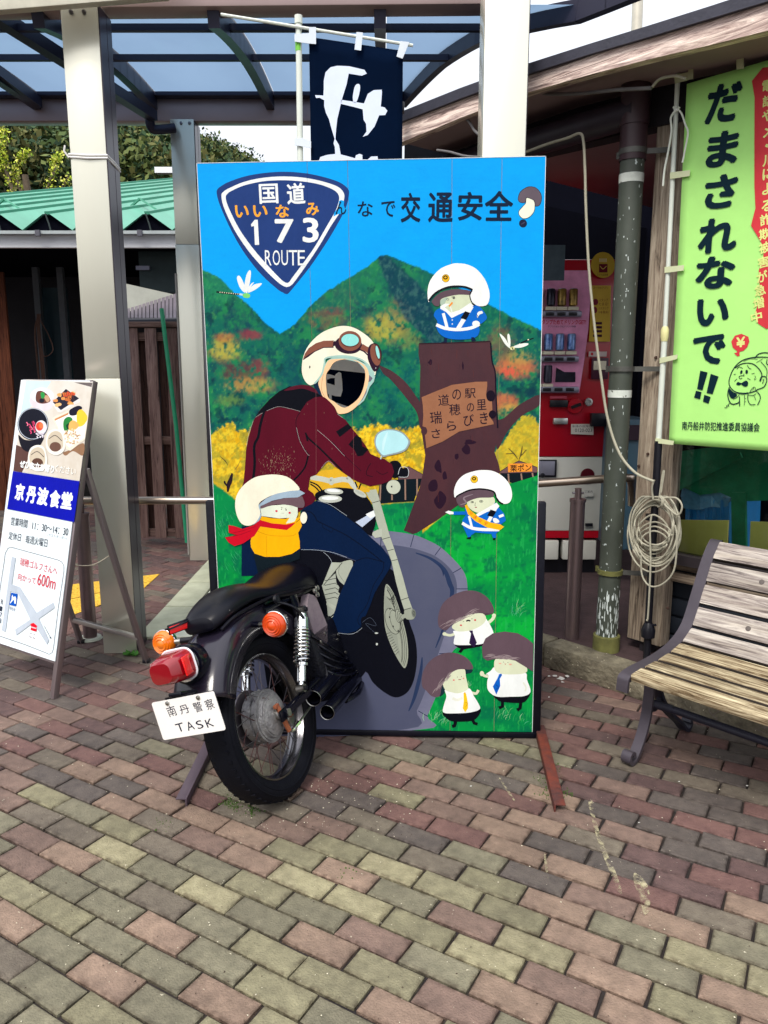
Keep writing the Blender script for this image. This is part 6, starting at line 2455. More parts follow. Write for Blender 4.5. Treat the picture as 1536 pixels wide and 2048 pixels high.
JM = M('painted_jacket', (92, 10, 34), rough=.6, spec=.1, var=.16, scale=5, k=.8, bump=.08, speck=(150, 120, 96), thr=.735, sscale=130, stretch=(1, 1, .22))
B.poly(JK, JM, False)
B.poly([(555, 235), (600, 168), (680, 78), (760, 12), (850, -32), (960, -26), (1060, 12), (1130, 55), (1065, 62), (1000, 100), (940, 185), (850, 160), (750, 145), (655, 178), (600, 205)], BLK, False)
B.poly([(800, 5), (870, -30), (960, -44), (1040, -28), (1112, 32), (1060, 20), (960, -12), (870, 0)], MAR)
B.line([(632, 185), (600, 300), (582, 400), (548, 480), (552, 620), (540, 760)], 22, BLK)
B.line([(1008, 560), (985, 650), (940, 715), (885, 770)], 14, BLK)
B.line([(940, 188), (905, 260), (918, 380), (960, 480), (1022, 556)], 5, (20, 6, 24))
B.line([(985, 365), (1010, 410), (1100, 492), (1210, 600), (1300, 690)], 14, BLK)
B.poly([(980, 365), (992, 362), (1012, 440), (996, 435)], BLK, False)
B.line([(1210, 438), (1320, 560), (1460, 690)], 4, (30, 8, 30))
B.poly([(1246, 355), (1345, 290), (1384, 318), (1278, 402)], BLK, False)
B.poly([(1352, 465), (1418, 385), (1462, 408), (1470, 480), (1522, 505), (1475, 560), (1430, 566), (1402, 510)], BLK, False)
B.line([(1545, 625), (1520, 660), (1505, 720), (1560, 740)], 5, (20, 6, 24))
B.line([(1590, 690), (1640, 720), (1690, 700)], 4, (20, 6, 24))
for l in ([(1075, 0), (1076, 720)], [(1394, 350), (1398, 800)]):
    B.line(l, 1.6, (150, 96, 96), False)
for i in range(260):
    x, y = rnd.gauss(760, 90), rnd.gauss(630, 70)
    if 585 < x < 900:
        B.line([(x, y), (x + rnd.uniform(-1, 1), y + rnd.uniform(4, 18))], rnd.uniform(1.2, 2.6), rnd.choice([(160, 120, 100), (190, 160, 130), (120, 60, 60)]), False, up=i == 0)
for l in ([(908, 320), (940, 440), (1000, 545), (1022, 556)], [(1085, 340), (1200, 440), (1320, 565)], [(482, 480), (500, 380), (540, 262)], [(655, 178), (750, 143), (850, 158), (940, 182)], [(560, 232), (610, 200), (620, 198)], [(1258, 205), (1300, 235)], [(1120, 668), (1180, 606), (1240, 655)]):
    B.line(l, 2, (196, 190, 186))
B.setz(oJ, 6.4)
# helmet with goggles
B.poly([(200, 800), (260, 720), (300, 600), (350, 520), (430, 470), (560, 455), (700, 490), (850, 570), (925, 650), (962, 720), (945, 790), (890, 860), (862, 940), (820, 1030), (760, 1085), (690, 1120), (700, 1060), (800, 980), (850, 860), (870, 760), (830, 640), (740, 540), (560, 500), (400, 510), (330, 600), (290, 700), (250, 800), (140, 836)], (166, 206, 196), False)
B.poly([(868, 690), (930, 745), (905, 785), (872, 795)], (112, 106, 124), False)
B.poly([(858, 850), (852, 930), (800, 1020), (730, 1088), (712, 1078), (790, 1000), (840, 880)], (118, 112, 130), False)
B.poly([(165, 815), (240, 760), (290, 975), (240, 950), (190, 870)], (10, 40, 66), False)
FC = [(235, 800), (290, 690), (322, 590), (370, 515), (480, 497), (620, 500), (750, 530), (850, 605), (882, 700), (874, 800), (845, 900), (800, 1000), (740, 1085), (705, 1125), (620, 1182), (530, 1202), (482, 1190), (440, 1110), (345, 1012), (290, 975), (260, 900)]
B.poly(FC, (252, 208, 160), holes=[[(385, 620), (430, 550), (520, 510), (640, 505), (740, 540), (810, 600), (835, 680), (830, 780), (800, 900), (740, 1010), (620, 1105), (540, 1120), (440, 1050), (360, 990), (335, 850), (335, 700)]])
B.line([(300, 690), (280, 800), (278, 900), (320, 990)], 4, (170, 120, 90))
B.poly([(22, 640), (35, 500), (80, 375), (160, 262), (280, 162), (420, 100), (550, 75), (680, 95), (800, 160), (900, 240), (960, 325), (1010, 420), (1005, 540), (975, 650), (955, 705), (900, 610), (860, 565), (780, 505), (680, 475), (560, 460), (430, 468), (325, 492), (308, 560), (280, 680), (230, 760), (185, 812), (132, 835), (80, 800), (40, 730)], CRM)
B.line([(185, 812), (235, 760), (285, 680), (312, 560), (325, 492), (430, 468), (560, 460), (690, 478), (790, 512), (870, 575), (950, 690)], 22, (172, 210, 198))
B.ell(125, 602, 8, 18, (20, 16, 20), 5)
BRN = (138, 84, 68)
DKB = (46, 22, 44)
B.poly([(38, 515), (60, 440), (110, 365), (200, 300), (300, 268), (432, 262), (430, 356), (300, 358), (190, 408), (110, 470)], DKB, False)
B.poly([(40, 500), (62, 432), (112, 360), (202, 298), (300, 266), (430, 262), (418, 345), (300, 348), (190, 396), (100, 450)], BRN, False)
B.poly([(425, 285), (448, 262), (470, 300), (440, 335), (422, 330)], DKB, False)
B.ell(620, 318, 176, 116, DKB, 4)
B.poly([(800, 305), (850, 335), (880, 350), (872, 430), (830, 400), (770, 372)], BRN, False)
B.poly([(770, 372), (830, 400), (872, 440), (868, 460), (815, 410), (760, 385)], DKB, False)
B.ell(640, 268, 146, 128, BRN, 4)
B.ell(640, 262, 122, 88, (96, 56, 50), 3)
B.ell(641, 256, 112, 78, (150, 232, 226), 3)
B.line([(600, 210), (575, 280)], 3, (190, 240, 236), False)
B.line([(660, 196), (620, 262)], 3, (190, 240, 236), False)
B.poly([(875, 360), (905, 312), (960, 296), (1010, 330), (1042, 410), (1040, 480), (1005, 610), (965, 660), (930, 640), (890, 560), (864, 470)], DKB)
B.ell(966, 446, 62, 140, BRN, -12)
B.ell(996, 418, 34, 106, (104, 60, 52), -12)
B.ell(994, 412, 20, 84, (160, 234, 228), -12)
B.ell(970, 615, 5, 5, WHT)
# mirror
B.setz(oD, K)
B.line([(105, 545), (90, 590)], 12, (196, 210, 206), False)
B.poly([(38, 425), (60, 370), (120, 338), (200, 335), (280, 362), (330, 415), (342, 450), (310, 510), (250, 540), (160, 560), (110, 570), (70, 530), (45, 480)], (150, 164, 168))
B.poly([(50, 428), (70, 378), (125, 348), (200, 345), (272, 370), (318, 418), (326, 450), (300, 500), (240, 528), (150, 550), (110, 555), (78, 520), (54, 478)], (186, 236, 242))
B.line([(150, 360), (120, 440), (110, 520)], 26, (206, 244, 248), taper=.7)
B.flush('painted_rider', board, 'motorcyclist in maroon jacket, jeans, cream helmet and goggles')

# the small passenger mushroom behind the rider
B.base = 0.004600
B.setz(oC, K)
B.poly([(540, 1395), (640, 1420), (760, 1425), (880, 1400), (940, 1370), (936, 1440), (800, 1490), (620, 1560), (580, 1560)], (12, 26, 34), False)
B.poly([(905, 1125), (940, 1085), (948, 1130), (955, 1160), (925, 1215), (840, 1215), (830, 1180)], (248, 178, 12), False)
B.poly([(612, 1078), (700, 1095), (820, 1100), (862, 1080), (905, 1090), (940, 1100), (905, 1150), (890, 1180), (922, 1215), (936, 1290), (938, 1352), (870, 1398), (760, 1424), (640, 1424), (552, 1396), (520, 1340), (516, 1290), (528, 1240), (560, 1180)], (252, 182, 4), False)
B.poly([(600, 1010), (700, 985), (820, 976), (918, 992), (920, 1060), (895, 1120), (870, 1130), (818, 1140), (850, 1090), (760, 1095), (610, 1075)], (228, 236, 214), False)
B.line([(650, 1245), (655, 1422)], 3, (200, 130, 0), False)
B.line([(565, 1200), (680, 1240), (860, 1245), (905, 1225)], 3, (200, 130, 0))
B.poly([(596, 1108), (700, 1138), (822, 1148), (902, 1130), (868, 1165), (825, 1195), (700, 1180), (600, 1165), (550, 1245), (455, 1308), (380, 1332), (330, 1302), (298, 1258), (400, 1238), (330, 1218), (328, 1152), (380, 1162), (448, 1186), (545, 1152)], (206, 10, 38), False)
B.line([(350, 1225), (450, 1200), (560, 1165)], 3, (120, 0, 30))
B.line([(300, 1258), (420, 1236), (520, 1200)], 3, (120, 0, 30))
B.ell(970, 1090, 29, 50, CRM, 4)
B.line([(905, 1130), (940, 1098)], 4, (60, 50, 30), False)
B.poly([(600, 985), (680, 955), (800, 925), (940, 905), (965, 925), (978, 970), (965, 1002), (918, 1002), (860, 985), (760, 975), (690, 985), (605, 1012)], (112, 88, 96))
B.poly([(588, 978), (650, 925), (720, 890), (820, 865), (930, 852), (982, 880), (920, 916), (800, 922), (700, 945), (600, 992), (600, 1040), (610, 1075), (590, 1115), (540, 1150), (560, 1080)], (164, 186, 204), False)
B.poly([(385, 985), (398, 900), (450, 820), (540, 752), (640, 726), (740, 722), (830, 742), (895, 790), (935, 850), (850, 862), (740, 885), (650, 922), (586, 975), (600, 1055), (560, 1130), (500, 1158), (440, 1140), (400, 1070)], CRM)
for x, y in ((738, 1033), (850, 1048)):
    B.ell(x, y, 10, 9, (214, 50, 80))
B.ell(780, 1017, 4, 4, (60, 40, 40))
B.ell(820, 1023, 6, 5, (60, 40, 40))
B.line([(776, 1000), (790, 1006)], 3, (90, 70, 60), False)
B.line([(812, 1012), (824, 1006)], 3, (90, 70, 60), False)
B.line([(780, 1048), (792, 1052), (803, 1048)], 2, (190, 170, 160))
B.flush('painted_mushroom_passenger', board, 'small mushroom in yellow jacket, red scarf and cream helmet')

# =================================================================== THE REAR HALF OF THE MOTORCYCLE
aa, ll = R_(20.2), R_(17.8)
bd_ = Vector((math.sin(aa), math.cos(aa), 0))
bn_ = Vector((math.cos(aa) * math.cos(ll), -math.sin(aa) * math.cos(ll), math.sin(ll)))     # to the machine's right
bu_ = Vector((-math.cos(aa) * math.sin(ll), math.sin(aa) * math.sin(ll), math.cos(ll)))
WR = 0.305
BO = Vector((-.445, 2.659, .297)) - bu_ * WR
BMX = Matrix((bd_, -bn_, bu_)).transposed().to_4x4()
BMX.translation = BO
mc = thing('motorcycle', 'real rear half of a black motorcycle leaning out of the painted board', 'motorcycle', M4=BMX)
RUB = M('tyre_rubber', (8, 9, 18), rough=.7, var=.3, scale=20, bump=.2, bscale=140, spec=.15)
CHR = M('chrome', (214, 216, 218), rough=.14, var=.06, scale=20, metal=1, k=1.1)
CHRD = M('aged_chrome', (178, 176, 170), rough=.28, var=.2, scale=30, metal=1, bump=.1)
ALC = M('cast_aluminium', (96, 94, 100), rough=.5, scale=22, metal=.5, bump=.5, bscale=120, col2=(168, 166, 164), speck=(70, 52, 44), thr=.68, sscale=55)
BPN = M('black_paint', (8, 9, 20), rough=.2, var=.08, scale=5, coat=.12, spec=.3)
FEN = M('fender_paint', (30, 26, 38), rough=.2, var=.1, scale=4, coat=.25, spec=.4, bump=.02)
VIN = M('seat_vinyl', (8, 8, 18), rough=.34, var=.15, scale=5, bump=.04, bscale=300, speck=(220, 216, 210), thr=.76, sscale=75, spec=.22)
RUST = M('rusty_rod', (122, 62, 44), rough=.8, var=.4, scale=30, bump=.4, col2=(176, 104, 64))
REDL = M('red_lens', (136, 4, 20), rough=.16, var=.12, scale=9, coat=.6, spec=.6)
REDR = M('red_reflector', (226, 22, 22), rough=.22, var=.1, scale=90, coat=.5, bump=.4, bscale=260)
AMB = M('amber_lens', (246, 120, 16), rough=.18, var=.22, scale=14, coat=.5, spec=.6)
ADK = M('amber_deep', (206, 70, 20), rough=.2, var=.2, scale=14, coat=.5)
IRN = M('dark_engine_metal', (9, 10, 20), rough=.4, var=.5, scale=22, metal=0, bump=.4, spec=.3)

whl = None
wc = Vector((0, 0, WR))
AX = Vector((0, -1, 0))                # local axle direction, towards the machine's right
g = Geo()
prof = [(-.030, .226), (-.048, .240), (-.058, .262), (-.056, .282), (-.044, .296), (-.022, .303), (0, .305), (.022, .303), (.044, .296), (.056, .282), (.058, .262), (.048, .240), (.030, .226), (0, .222)]
g.lathe(wc, AX, prof, 72, RUB, closed=True)
tyre_ = g
whl = part('wheel', Geo().lathe(wc, AX, [(-.048, .02), (-.05, .012), (.07, .012), (.07, .02), (-.048, .02)], 16, CHRD), None, mc)
for r_, w_ in ((.283, .0565), (.262, .0580)):
    for s_ in (1, -1):
        tyre_.lathe(wc, AX, [(s_ * (w_ - .001), r_ - .003), (s_ * (w_ + .0015), r_), (s_ * (w_ - .001), r_ + .003)], 72, RUB)
part('tyre', tyre_, None, whl)
g = Geo()
for k in range(56):
    a = 2 * math.pi * k / 56
    for s_, o_ in ((-1, 0), (1, .5)):
        b0 = a + o_ * 2 * math.pi / 56
        c = wc + Vector((math.cos(b0), 0, math.sin(b0))) * .2970 + Vector((0, s_ * .026, 0))
        rot = Matrix.Rotation(-b0, 3, 'Y') @ Matrix.Rotation(s_ * .2, 3, 'X')
        g.box(c, (.012, .024, .012), rot, RUB)
part('tread_block', g, None, whl, stuff=True)
g = Geo()
g.lathe(wc, AX, [(-.036, .228), (-.036, .222), (-.022, .217), (-.012, .210), (.012, .210), (.022, .217), (.036, .222), (.036, .228), (.033, .230), (.030, .225), (-.030, .225), (-.033, .230)], 64, M('dull_rim_chrome', (128, 126, 130), rough=.24, metal=1, var=.25, scale=18), closed=True)
part('rim', g, None, whl)
g = Geo()
g.lathe(wc, AX, [(-.045, .03), (-.04, .045), (-.036, .088), (-.02, .096), (.004, .096), (.006, .091), (.012, .091), (.014, .097), (.030, .097), (.031, .090), (.036, .090), (.037, .083), (.047, .078), (.048, .052), (.053, .050), (.054, .034), (.062, .030), (.063, .0001)], 40, ALC)
for k in range(18):
    a = 2 * math.pi * k / 18
    g.lathe(wc + Vector((math.cos(a) * .096, -.002, math.sin(a) * .096)), Vector((math.cos(a), 0, math.sin(a))), [(0, .005), (.004, .0045), (.005, .0001)], 6, ALC)
part('hub_drum', g, None, whl)
sp_mesh = None
for k in range(36):
    a = 2 * math.pi * k / 36
    s_ = 1 if k % 2 else -1
    da = (.42 if (k // 2) % 2 else -.42)
    p0 = wc + Vector((math.cos(a + da) * .080, -s_ * .024 - .004, math.sin(a + da) * .080))
    p1 = wc + Vector((math.cos(a) * .204, -s_ * .006, math.sin(a) * .204))
    if sp_mesh is None:
        L0 = (p1 - p0).length
        gg = Geo()
        gg.tube([(0, 0, 0), (0, 0, 1)], .0016, 6, M('dark_spoke', (92, 86, 92), rough=.35, metal=.8))
        sp_mesh = gg.mesh('spoke', None)
        gg = Geo()
        gg.tube([(0, 0, 0), (0, 0, 1)], .0016, 6, M('rusty_spoke', (84, 52, 50), rough=.7, metal=.3))
        sp_mesh2 = gg.mesh('spoke', None)
    o = link('spoke', sp_mesh2 if (k % 5 == 0 or 20 < k < 27) else sp_mesh, whl)
    d_ = p1 - p0
    o.matrix_local = Matrix.Translation(p0) @ d_.to_track_quat('Z', 'Y').to_matrix().to_4x4() @ Matrix.Diagonal((1, 1, d_.length, 1))
# chain sprocket on the far side
g = Geo()
g.lathe(wc, AX, [(-.062, .03), (-.062, .105), (-.054, .105), (-.054, .03)], 36, M('sprocket_steel', (120, 112, 118), rough=.4, metal=.8, var=.2))
part('sprocket', g, None, whl)
# brake plate, arm and rods
g = Geo()
g.lathe(wc, AX, [(.044, .074), (.052, .072), (.060, .05), (.062, .02), (.075, .018), (.076, .0001)], 32, ALC)
g.box(wc + Vector((.03, -.064, -.01)), (.05, .012, .03), Matrix.Rotation(.5, 3, 'Y'), ALC, .003)
part('brake_plate', g, None, mc)
g = Geo()
g.bar(wc + Vector((-.010, -.078, .03)), wc + Vector((.012, -.082, -.075)), .010, .018, mat=RUST, bev=.002)
g.bar(wc + Vector((-.026, -.076, .034)), wc + Vector((-.004, -.078, .036)), .012, .012, mat=RUST)
part('brake_lever', g, None, mc)
g = Geo()
g.box(wc + Vector((.055, -.082, -.032)), (.07, .01, .045), Matrix.Rotation(-.6, 3, 'Y'), CHRD, .003)
g.lathe(wc + Vector((.035, -.085, -.02)), AX, [(0, .011), (.008, .011), (.009, .006), (.016, .006), (.017, .0001)], 6, RUST)
g.lathe(wc + Vector((.0, -.066, .0)), AX, [(0, .016), (.014, .016), (.015, .008), (.03, .008), (.031, .0001)], 6, CHRD)
part('torque_link', g, None, mc)
g = Geo()
g.tube(cr([wc + Vector((.012, -.09, -.078)), wc + Vector((.1, -.1, -.06)), wc + Vector((.3, -.1, -.03)), wc + Vector((.5, -.1, -.02))], 5, False), .004, 8, CHRD)
g.tube([wc + Vector((.02, -.09, -.076)), wc + Vector((.07, -.097, -.067))], .007, 8, CHR)
for k in range(9):
    g.tube([wc + Vector((.026 + .005 * k, -.092, -.075 + .001 * k)), wc + Vector((.028 + .005 * k, -.092, -.075 + .001 * k))], .0085, 8, CHR)
part('brake_rod', g, None, mc)
# swing arms
for s_ in (1, -1):
    g = Geo()
    g.tube([wc + Vector((-.02, -s_ * .098, 0)), wc + Vector((.50, -s_ * .105, .03))], .017, 12, BPN)
    g.box(wc + Vector((.0, -s_ * .098, 0)), (.08, .012, .042), None, BPN, .004)
    g.lathe(wc + Vector((0, -s_ * .104, 0)), AX * s_, [(0, .016), (.012, .016), (.013, .0001)], 6, CHRD)
    part('swing_arm', g, None, mc)
# rear fender, a curved gutter section
g = Geo()
fr_ = []
NA = 40
sec = [(-.099, -.100), (-.102, -.04), (-.096, -.014), (-.078, .003), (-.04, .010), (0, .012), (.04, .010), (.078, .003), (.096, -.014), (.102, -.04), (.099, -.100)]
v, f = [], []
A0, A1 = R_(150), R_(28)
for i in range(NA + 1):
    a = A0 + (A1 - A0) * i / NA
    ct_ = Vector((0.0, 0, WR + .01))
    rad_ = Vector((math.cos(a), 0, math.sin(a)))
    for (t_, h) in sec:
        v.append(ct_ + rad_ * (.396 + h) + Vector((0, -t_, 0)))
m_ = len(sec)
for i in range(NA):
    for k in range(m_ - 1):
        f.append((i * m_ + k, i * m_ + k + 1, (i + 1) * m_ + k + 1, (i + 1) * m_ + k))
g.add(v, f, FEN)
fo = part('rear_fender', g, None, mc)
so = fo.modifiers.new('t', 'SOLIDIFY')
so.thickness = .003
# seat: saddle with raised tail pad
sec = [(-.205, .718, .030, .02), (-.200, .724, .060, .05), (-.175, .738, .080, .058), (-.12, .759, .096, .064), (-.06, .774, .106, .066), (.0, .780, .112, .066), (.06, .774, .116, .064), (.13, .754, .120, .060), (.20, .744, .130, .074), (.28, .745, .140, .09), (.37, .748, .144, .11), (.46, .738, .136, .12), (.53, .722, .112, .11)]
v, f = [], []
NS = 22
for (s_, z, hw, th) in sec:
    for k in range(NS):
        a = 2 * math.pi * k / NS
        ca, sa = math.cos(a), math.sin(a)
        x = hw * math.copysign(abs(ca) ** .62, ca)
        h = th * .5 * math.copysign(abs(sa) ** .75, sa)
        if sa < 0:
            h *= 1.25
        h -= .10 * (abs(x) / .14) ** 2 * .42
        v.append((s_, -x, z + h))
for i in range(len(sec) - 1):
    for k in range(NS):
        f.append((i * NS + k, i * NS + (k + 1) % NS, (i + 1) * NS + (k + 1) % NS, (i + 1) * NS + k))
f.append(tuple(range(NS)))
f.append(tuple((len(sec) - 1) * NS + k for k in range(NS)))
g = Geo()
g.add(v, f, VIN)
so = part('seat', g, None, mc)
so.modifiers.new('s', 'SUBSURF').render_levels = 1
g = Geo()
g.tube(cr([(-.18, -.07, .690), (-.1, -.098, .715), (.1, -.118, .715), (.3, -.136, .69), (.5, -.12, .66)], 6, False), .006, 8, VIN)
part('seat_piping', g, None, mc)
g = Geo()
g.box((.30, 0, .69), (.44, .17, .05), None, BPN, .015)
g.tube([(.06, -.098, .68), (.2, -.10, .675), (.55, -.10, .65)], .013, 10, BPN)
g.tube([(.06, .098, .68), (.2, .10, .675), (.55, .10, .65)], .013, 10, BPN)
part('frame_rail', g, None, mc)
# shock absorbers
for s_ in (1, -1):
    top = Vector((.268, -s_ * .132, .612))
    bot_ = Vector((.105, -s_ * .126, .352))
    ax = (top - bot_).normalized()
    Ls = (top - bot_).length
    g = Geo()
    g.tube([bot_, top], .010, 12, CHR)
    g.tube([bot_ + ax * .025, bot_ + ax * .085], .018, 16, CHR)
    g.tube([top - ax * .075, top - ax * .035], .030, 20, CHR)
    g.tube([top - ax * .036, top - ax * .018], .021, 16, CHR)
    g.tube([bot_ + ax * .085, bot_ + ax * .095], .026, 18, CHR)
    for q in (top, bot_):
        g.tube([q + AX * -.016, q + AX * .016], .016, 14, CHRD)
        g.tube([q + AX * .015, q + AX * .024], .009, 8, IRN)
    sh_ = part('shock_absorber', g, None, mc)
    pts = []
    u_ = ax.orthogonal().normalized()
    w_ = ax.cross(u_)
    turns = 9
    n_ = turns * 16
    for i in range(n_ + 1):
        tt = i / n_
        a = 2 * math.pi * turns * tt
        pts.append(bot_ + ax * (.096 + (Ls - .172) * (tt ** .86)) + (u_ * math.cos(a) + w_ * math.sin(a)) * .0285)
    g = Geo()
    g.tube(pts, .0052, 8, CHR)
    part('spring', g, None, sh_)
    g = Geo()
    g.box(top + Vector((0, s_ * .02, .03)), (.05, .014, .11), None, BPN, .004)
    part('shock_mount', g, None, mc)
# indicators
for (s0, t0, z0, s1, t1, z1, lm) in ((-.035, .085, .66, -.061, .20, .643, ADK), (-.13, -.085, .668, -.156, -.2, .683, AMB)):
    p0, p1 = Vector((s0, -t0, z0)), Vector((s1, -t1, z1))
    g = Geo()
    d_ = (p1 - p0).normalized()
    g.tube([p0, p0.lerp(p1, .45)], .011, 12, BPN)
    g.tube([p0.lerp(p1, .45), p1 - d_ * .035], .009, 12, CHRD)
    g.lathe(p1 + Vector((.012, 0, 0)), (-1, 0, 0), [(-.040, .0001), (-.038, .015), (-.026, .035), (-.006, .046), (.004, .048), (.006, .046)], 28, CHR)
    st_ = part('indicator', g, None, mc)
    g = Geo()
    g.lathe(p1 + Vector((.006, 0, 0)), (-1, 0, 0), [(.0, .0455), (.012, .044), (.020, .037), (.018, .034), (.024, .030), (.022, .026), (.027, .021), (.025, .016), (.029, .011), (.030, .0001)], 30, lm)
    part('lens', g, None, st_)
# tail lamp
g = Geo()
g.lathe((-.345, 0, .632), (-1, 0, .12), [(-.07, .062), (-.03, .068), (-.02, .066), (-.015, .045), (-.01, .0001)], 32, BPN)
g.lathe((-.345, 0, .632), (-1, 0, .12), [(-.028, .058), (-.012, .056), (-.008, .03)], 32, CHR)
tlp = part('tail_lamp', g, None, mc)


def rr_loop(cx, y, cz, w, h, r, n=5):
    L = []
    for (sx, sz, a) in ((1, 1, 0), (-1, 1, 90), (-1, -1, 180), (1, -1, 270)):
        for k in range(n + 1):
            b_ = R_(a + 90 * k / n)
            L.append((y, cx + sx * (w / 2 - r) + r * math.cos(b_), cz + sz * (h / 2 - r) + r * math.sin(b_)))
    return L


g = Geo()
rings = [rr_loop(0, -.352, .640, .122, .098, .03), rr_loop(0, -.372, .640, .120, .096, .03), rr_loop(0, -.405, .642, .108, .090, .028), rr_loop(0, -.438, .643, .094, .080, .026), rr_loop(0, -.450, .643, .078, .064, .022), rr_loop(0, -.452, .643, .02, .02, .006)]
n_ = len(rings[0])
v = [p for r_ in rings for p in r_]
f = [(i * n_ + k, i * n_ + (k + 1) % n_, (i + 1) * n_ + (k + 1) % n_, (i + 1) * n_ + k) for i in range(len(rings) - 1) for k in range(n_)]
f.append(tuple((len(rings) - 1) * n_ + k for k in range(n_)))
g.add(v, f, REDL)
part('red_lens', g, None, tlp)
g = Geo()
g.tube([Vector(p) for p in rr_loop(0, -.352, .640, .126, .102, .032)], .0035, 6, M('white_seal', (220, 220, 226), rough=.4), closed=True)
part('lens_seal', g, None, tlp)
for s_ in (1, -1):
    g = Geo()
    g.box((-.385, -s_ * .0585, .642), (.05, .007, .062), Matrix.Rotation(s_ * .16, 3, 'Z'), REDR, .003)
    part('side_reflector', g, None, tlp)
# bar reflector on its bracket
g = Geo()
g.bar((-.18, .06, .705), (-.185, .075, .745), .022, .008, mat=BPN)
p0, p1 = Vector((-.262, .075, .742)), Vector((-.140, .035, .735))
g.bar(p0, p1, .034, .008, up=(0, 1, .1), mat=BPN, bev=.002)
g.box(((p0 + p1) / 2) + Vector((0, 0, .008)), (.135, .03, .006), Matrix.Rotation(-.32, 3, 'Z'), BPN, .001)
rfb = part('reflector_bracket', g, None, mc)
g = Geo()
g.bar(p0 + Vector((0, -.006, -.002)), p1 + Vector((0, -.006, -.002)), .024, .009, up=(0, 1, .1), mat=REDR, bev=.002)
part('red_bar_reflector', g, None, rfb)
# number plate
PLM = M('plate_white', (240, 236, 232), rough=.3, var=.04, scale=6, coat=.3)
cpl = Vector((-.415, -.024, .487))
g = Geo()
loop = [(p[0], p[1], p[2]) for p in rr_loop(cpl.y, cpl.x, cpl.z, .247, .128, .007, 4)]
g.extr([loop], (-.0025, 0, 0), PLM)
plt = part('number_plate', g, None, mc, smooth=False)
g = Geo()
g.box((-.37, 0, .55), (.10, .05, .012), Matrix.Rotation(.3, 3, 'Y'), BPN, .003)
g.box((-.405, -.01, .53), (.008, .12, .05), None, BPN)
part('plate_bracket', g, None, mc)
for yy in (.061, -.061):
    g = Geo()
    g.lathe((cpl.x - .003, cpl.y + yy, cpl.z + .053), (-1, 0, 0), [(0, .0075), (.003, .007), (.004, .0035), (.006, .0035), (.0065, .0001)], 12, CHRD)
    part('plate_bolt', g, None, mc)
pw_ = BMX @ (cpl - Vector((.0028, 0, 0)))
PP = Print(pw_, -bd_, bn_, base=.0004)
PP.setz((280, 1080), 3.491)
PK = (26, 32, 56)
for ch, x0, y0, x1, y1 in (('南', 190, 1152, 248, 1238), ('丹', 276, 1146, 340, 1218), ('警', 374, 1124, 432, 1206), ('察', 456, 1102, 512, 1190)):
    PP.text(ch, (x0 + 2, (y0 + y1) / 2 + 9), (x1, (y0 + y1) / 2 - 9), y1 - y0 - 8, PK, -.006)
for ch, x0, y0, x1, y1 in (('T', 254, 1274, 306, 1342), ('A', 326, 1262, 374, 1332), ('S', 396, 1254, 438, 1322), ('K', 462, 1244, 510, 1310)):
    PP.text(ch, (x0, (y0 + y1) / 2 + 7), (x1, (y0 + y1) / 2 - 7), y1 - y0 - 6, PK, -.016)
o = part('plate_lettering', PP.g, None, plt, world=True, smooth=False, fix=False)
# exhausts, engine and covers where the machine meets the board
for (t_, z0, z1, s0, s1, r_) in ((.150, .300, .300, .125, .60, .030), (.180, .232, .225, .14, .56, .028)):
    g = Geo()
    p0, p1 = Vector((s0, -t_, z0)), Vector((s1, -t_ + .05, z1))
    g.tube([p0, p1], r_, 22, BPN, cap=False)
    g.tube([p0 + (p1 - p0) * .02, p1], r_ - .006, 22, IRN, cap=False)
    ex = part('exhaust_pipe', g, None, mc)
    g = Geo()
    g.lathe(p0, (p1 - p0), [(.001, r_ + .0008), (-.001, r_), (.001, r_ - .0018), (.004, r_ - .002)], 26, CHRD)
    part('pipe_rim', g, None, ex)
g = Geo()
g.bar((.13, -.145, .33), (-.02, -.10, .30), .014, .02, mat=BPN)
g.bar((.30, -.13, .29), (.33, -.12, .38), .02, .03, mat=BPN)
part('exhaust_hanger', g, None, mc)
g = Geo()
g.box((.40, -.045, .42), (.26, .18, .22), None, IRN, .03)
g.box((.44, -.06, .29), (.20, .16, .10), None, IRN, .02)
g.tube([(.36, -.12, .22), (.55, -.12, .30)], .013, 10, BPN)
for k in range(14):
    q = Vector((.30 + rnd.random() * .22, -.13 - rnd.random() * .03, .24 + rnd.random() * .24))
    g.lathe(q, AX, [(0, .007), (.006, .007), (.007, .0001)], 6, CHRD if k % 3 else BPN)
for k in range(5):
    pts = [Vector((.28 + rnd.random() * .05, -.13, .50 - .04 * k)), Vector((.36, -.16, .42 - .03 * k)), Vector((.46 + .02 * k, -.15, .34 - .02 * k)), Vector((.52, -.12, .26 + .03 * k))]
    g.tube(cr(pts, 5, False), .005, 7, BPN)
g.tube(cr([(.34, -.16, .2), (.44, -.17, .19), (.54, -.15, .2)], 5, False), .012, 10, BPN)
part('engine', g, None, mc)
g = Geo()
sc_ = [(.30, 0, .60), (.355, 0, .655), (.405, 0, .63), (.425, 0, .50), (.385, 0, .44), (.30, 0, .44)]
g.extr([[Vector((a, -.10, c)) for a, b, c in sc_]], (0, -.035, 0), M('worn_side_cover', (112, 98, 108), rough=.5, var=.35, scale=12, bump=.2, col2=(138, 126, 130)))
part('side_cover', g, None, mc)
for q in ((.395, -.14, .655), (.42, -.14, .66), (.405, -.14, .635)):
    g = Geo()
    g.lathe(q, AX, [(0, .012), (.008, .011), (.009, .005), (.012, .0001)], 8, CHRD)
    part('cover_bolt', g, None, mc)
g = Geo()
g.tube(cr([(.16, -.10, .685), (.20, -.145, .64), (.245, -.15, .56)], 5, False), .006, 8, BPN)
g.lathe((.12, -.125, .70), AX, [(0, .018), (.01, .016), (.011, .0001)], 12, IRN)
part('seat_bracket', g, None, mc)
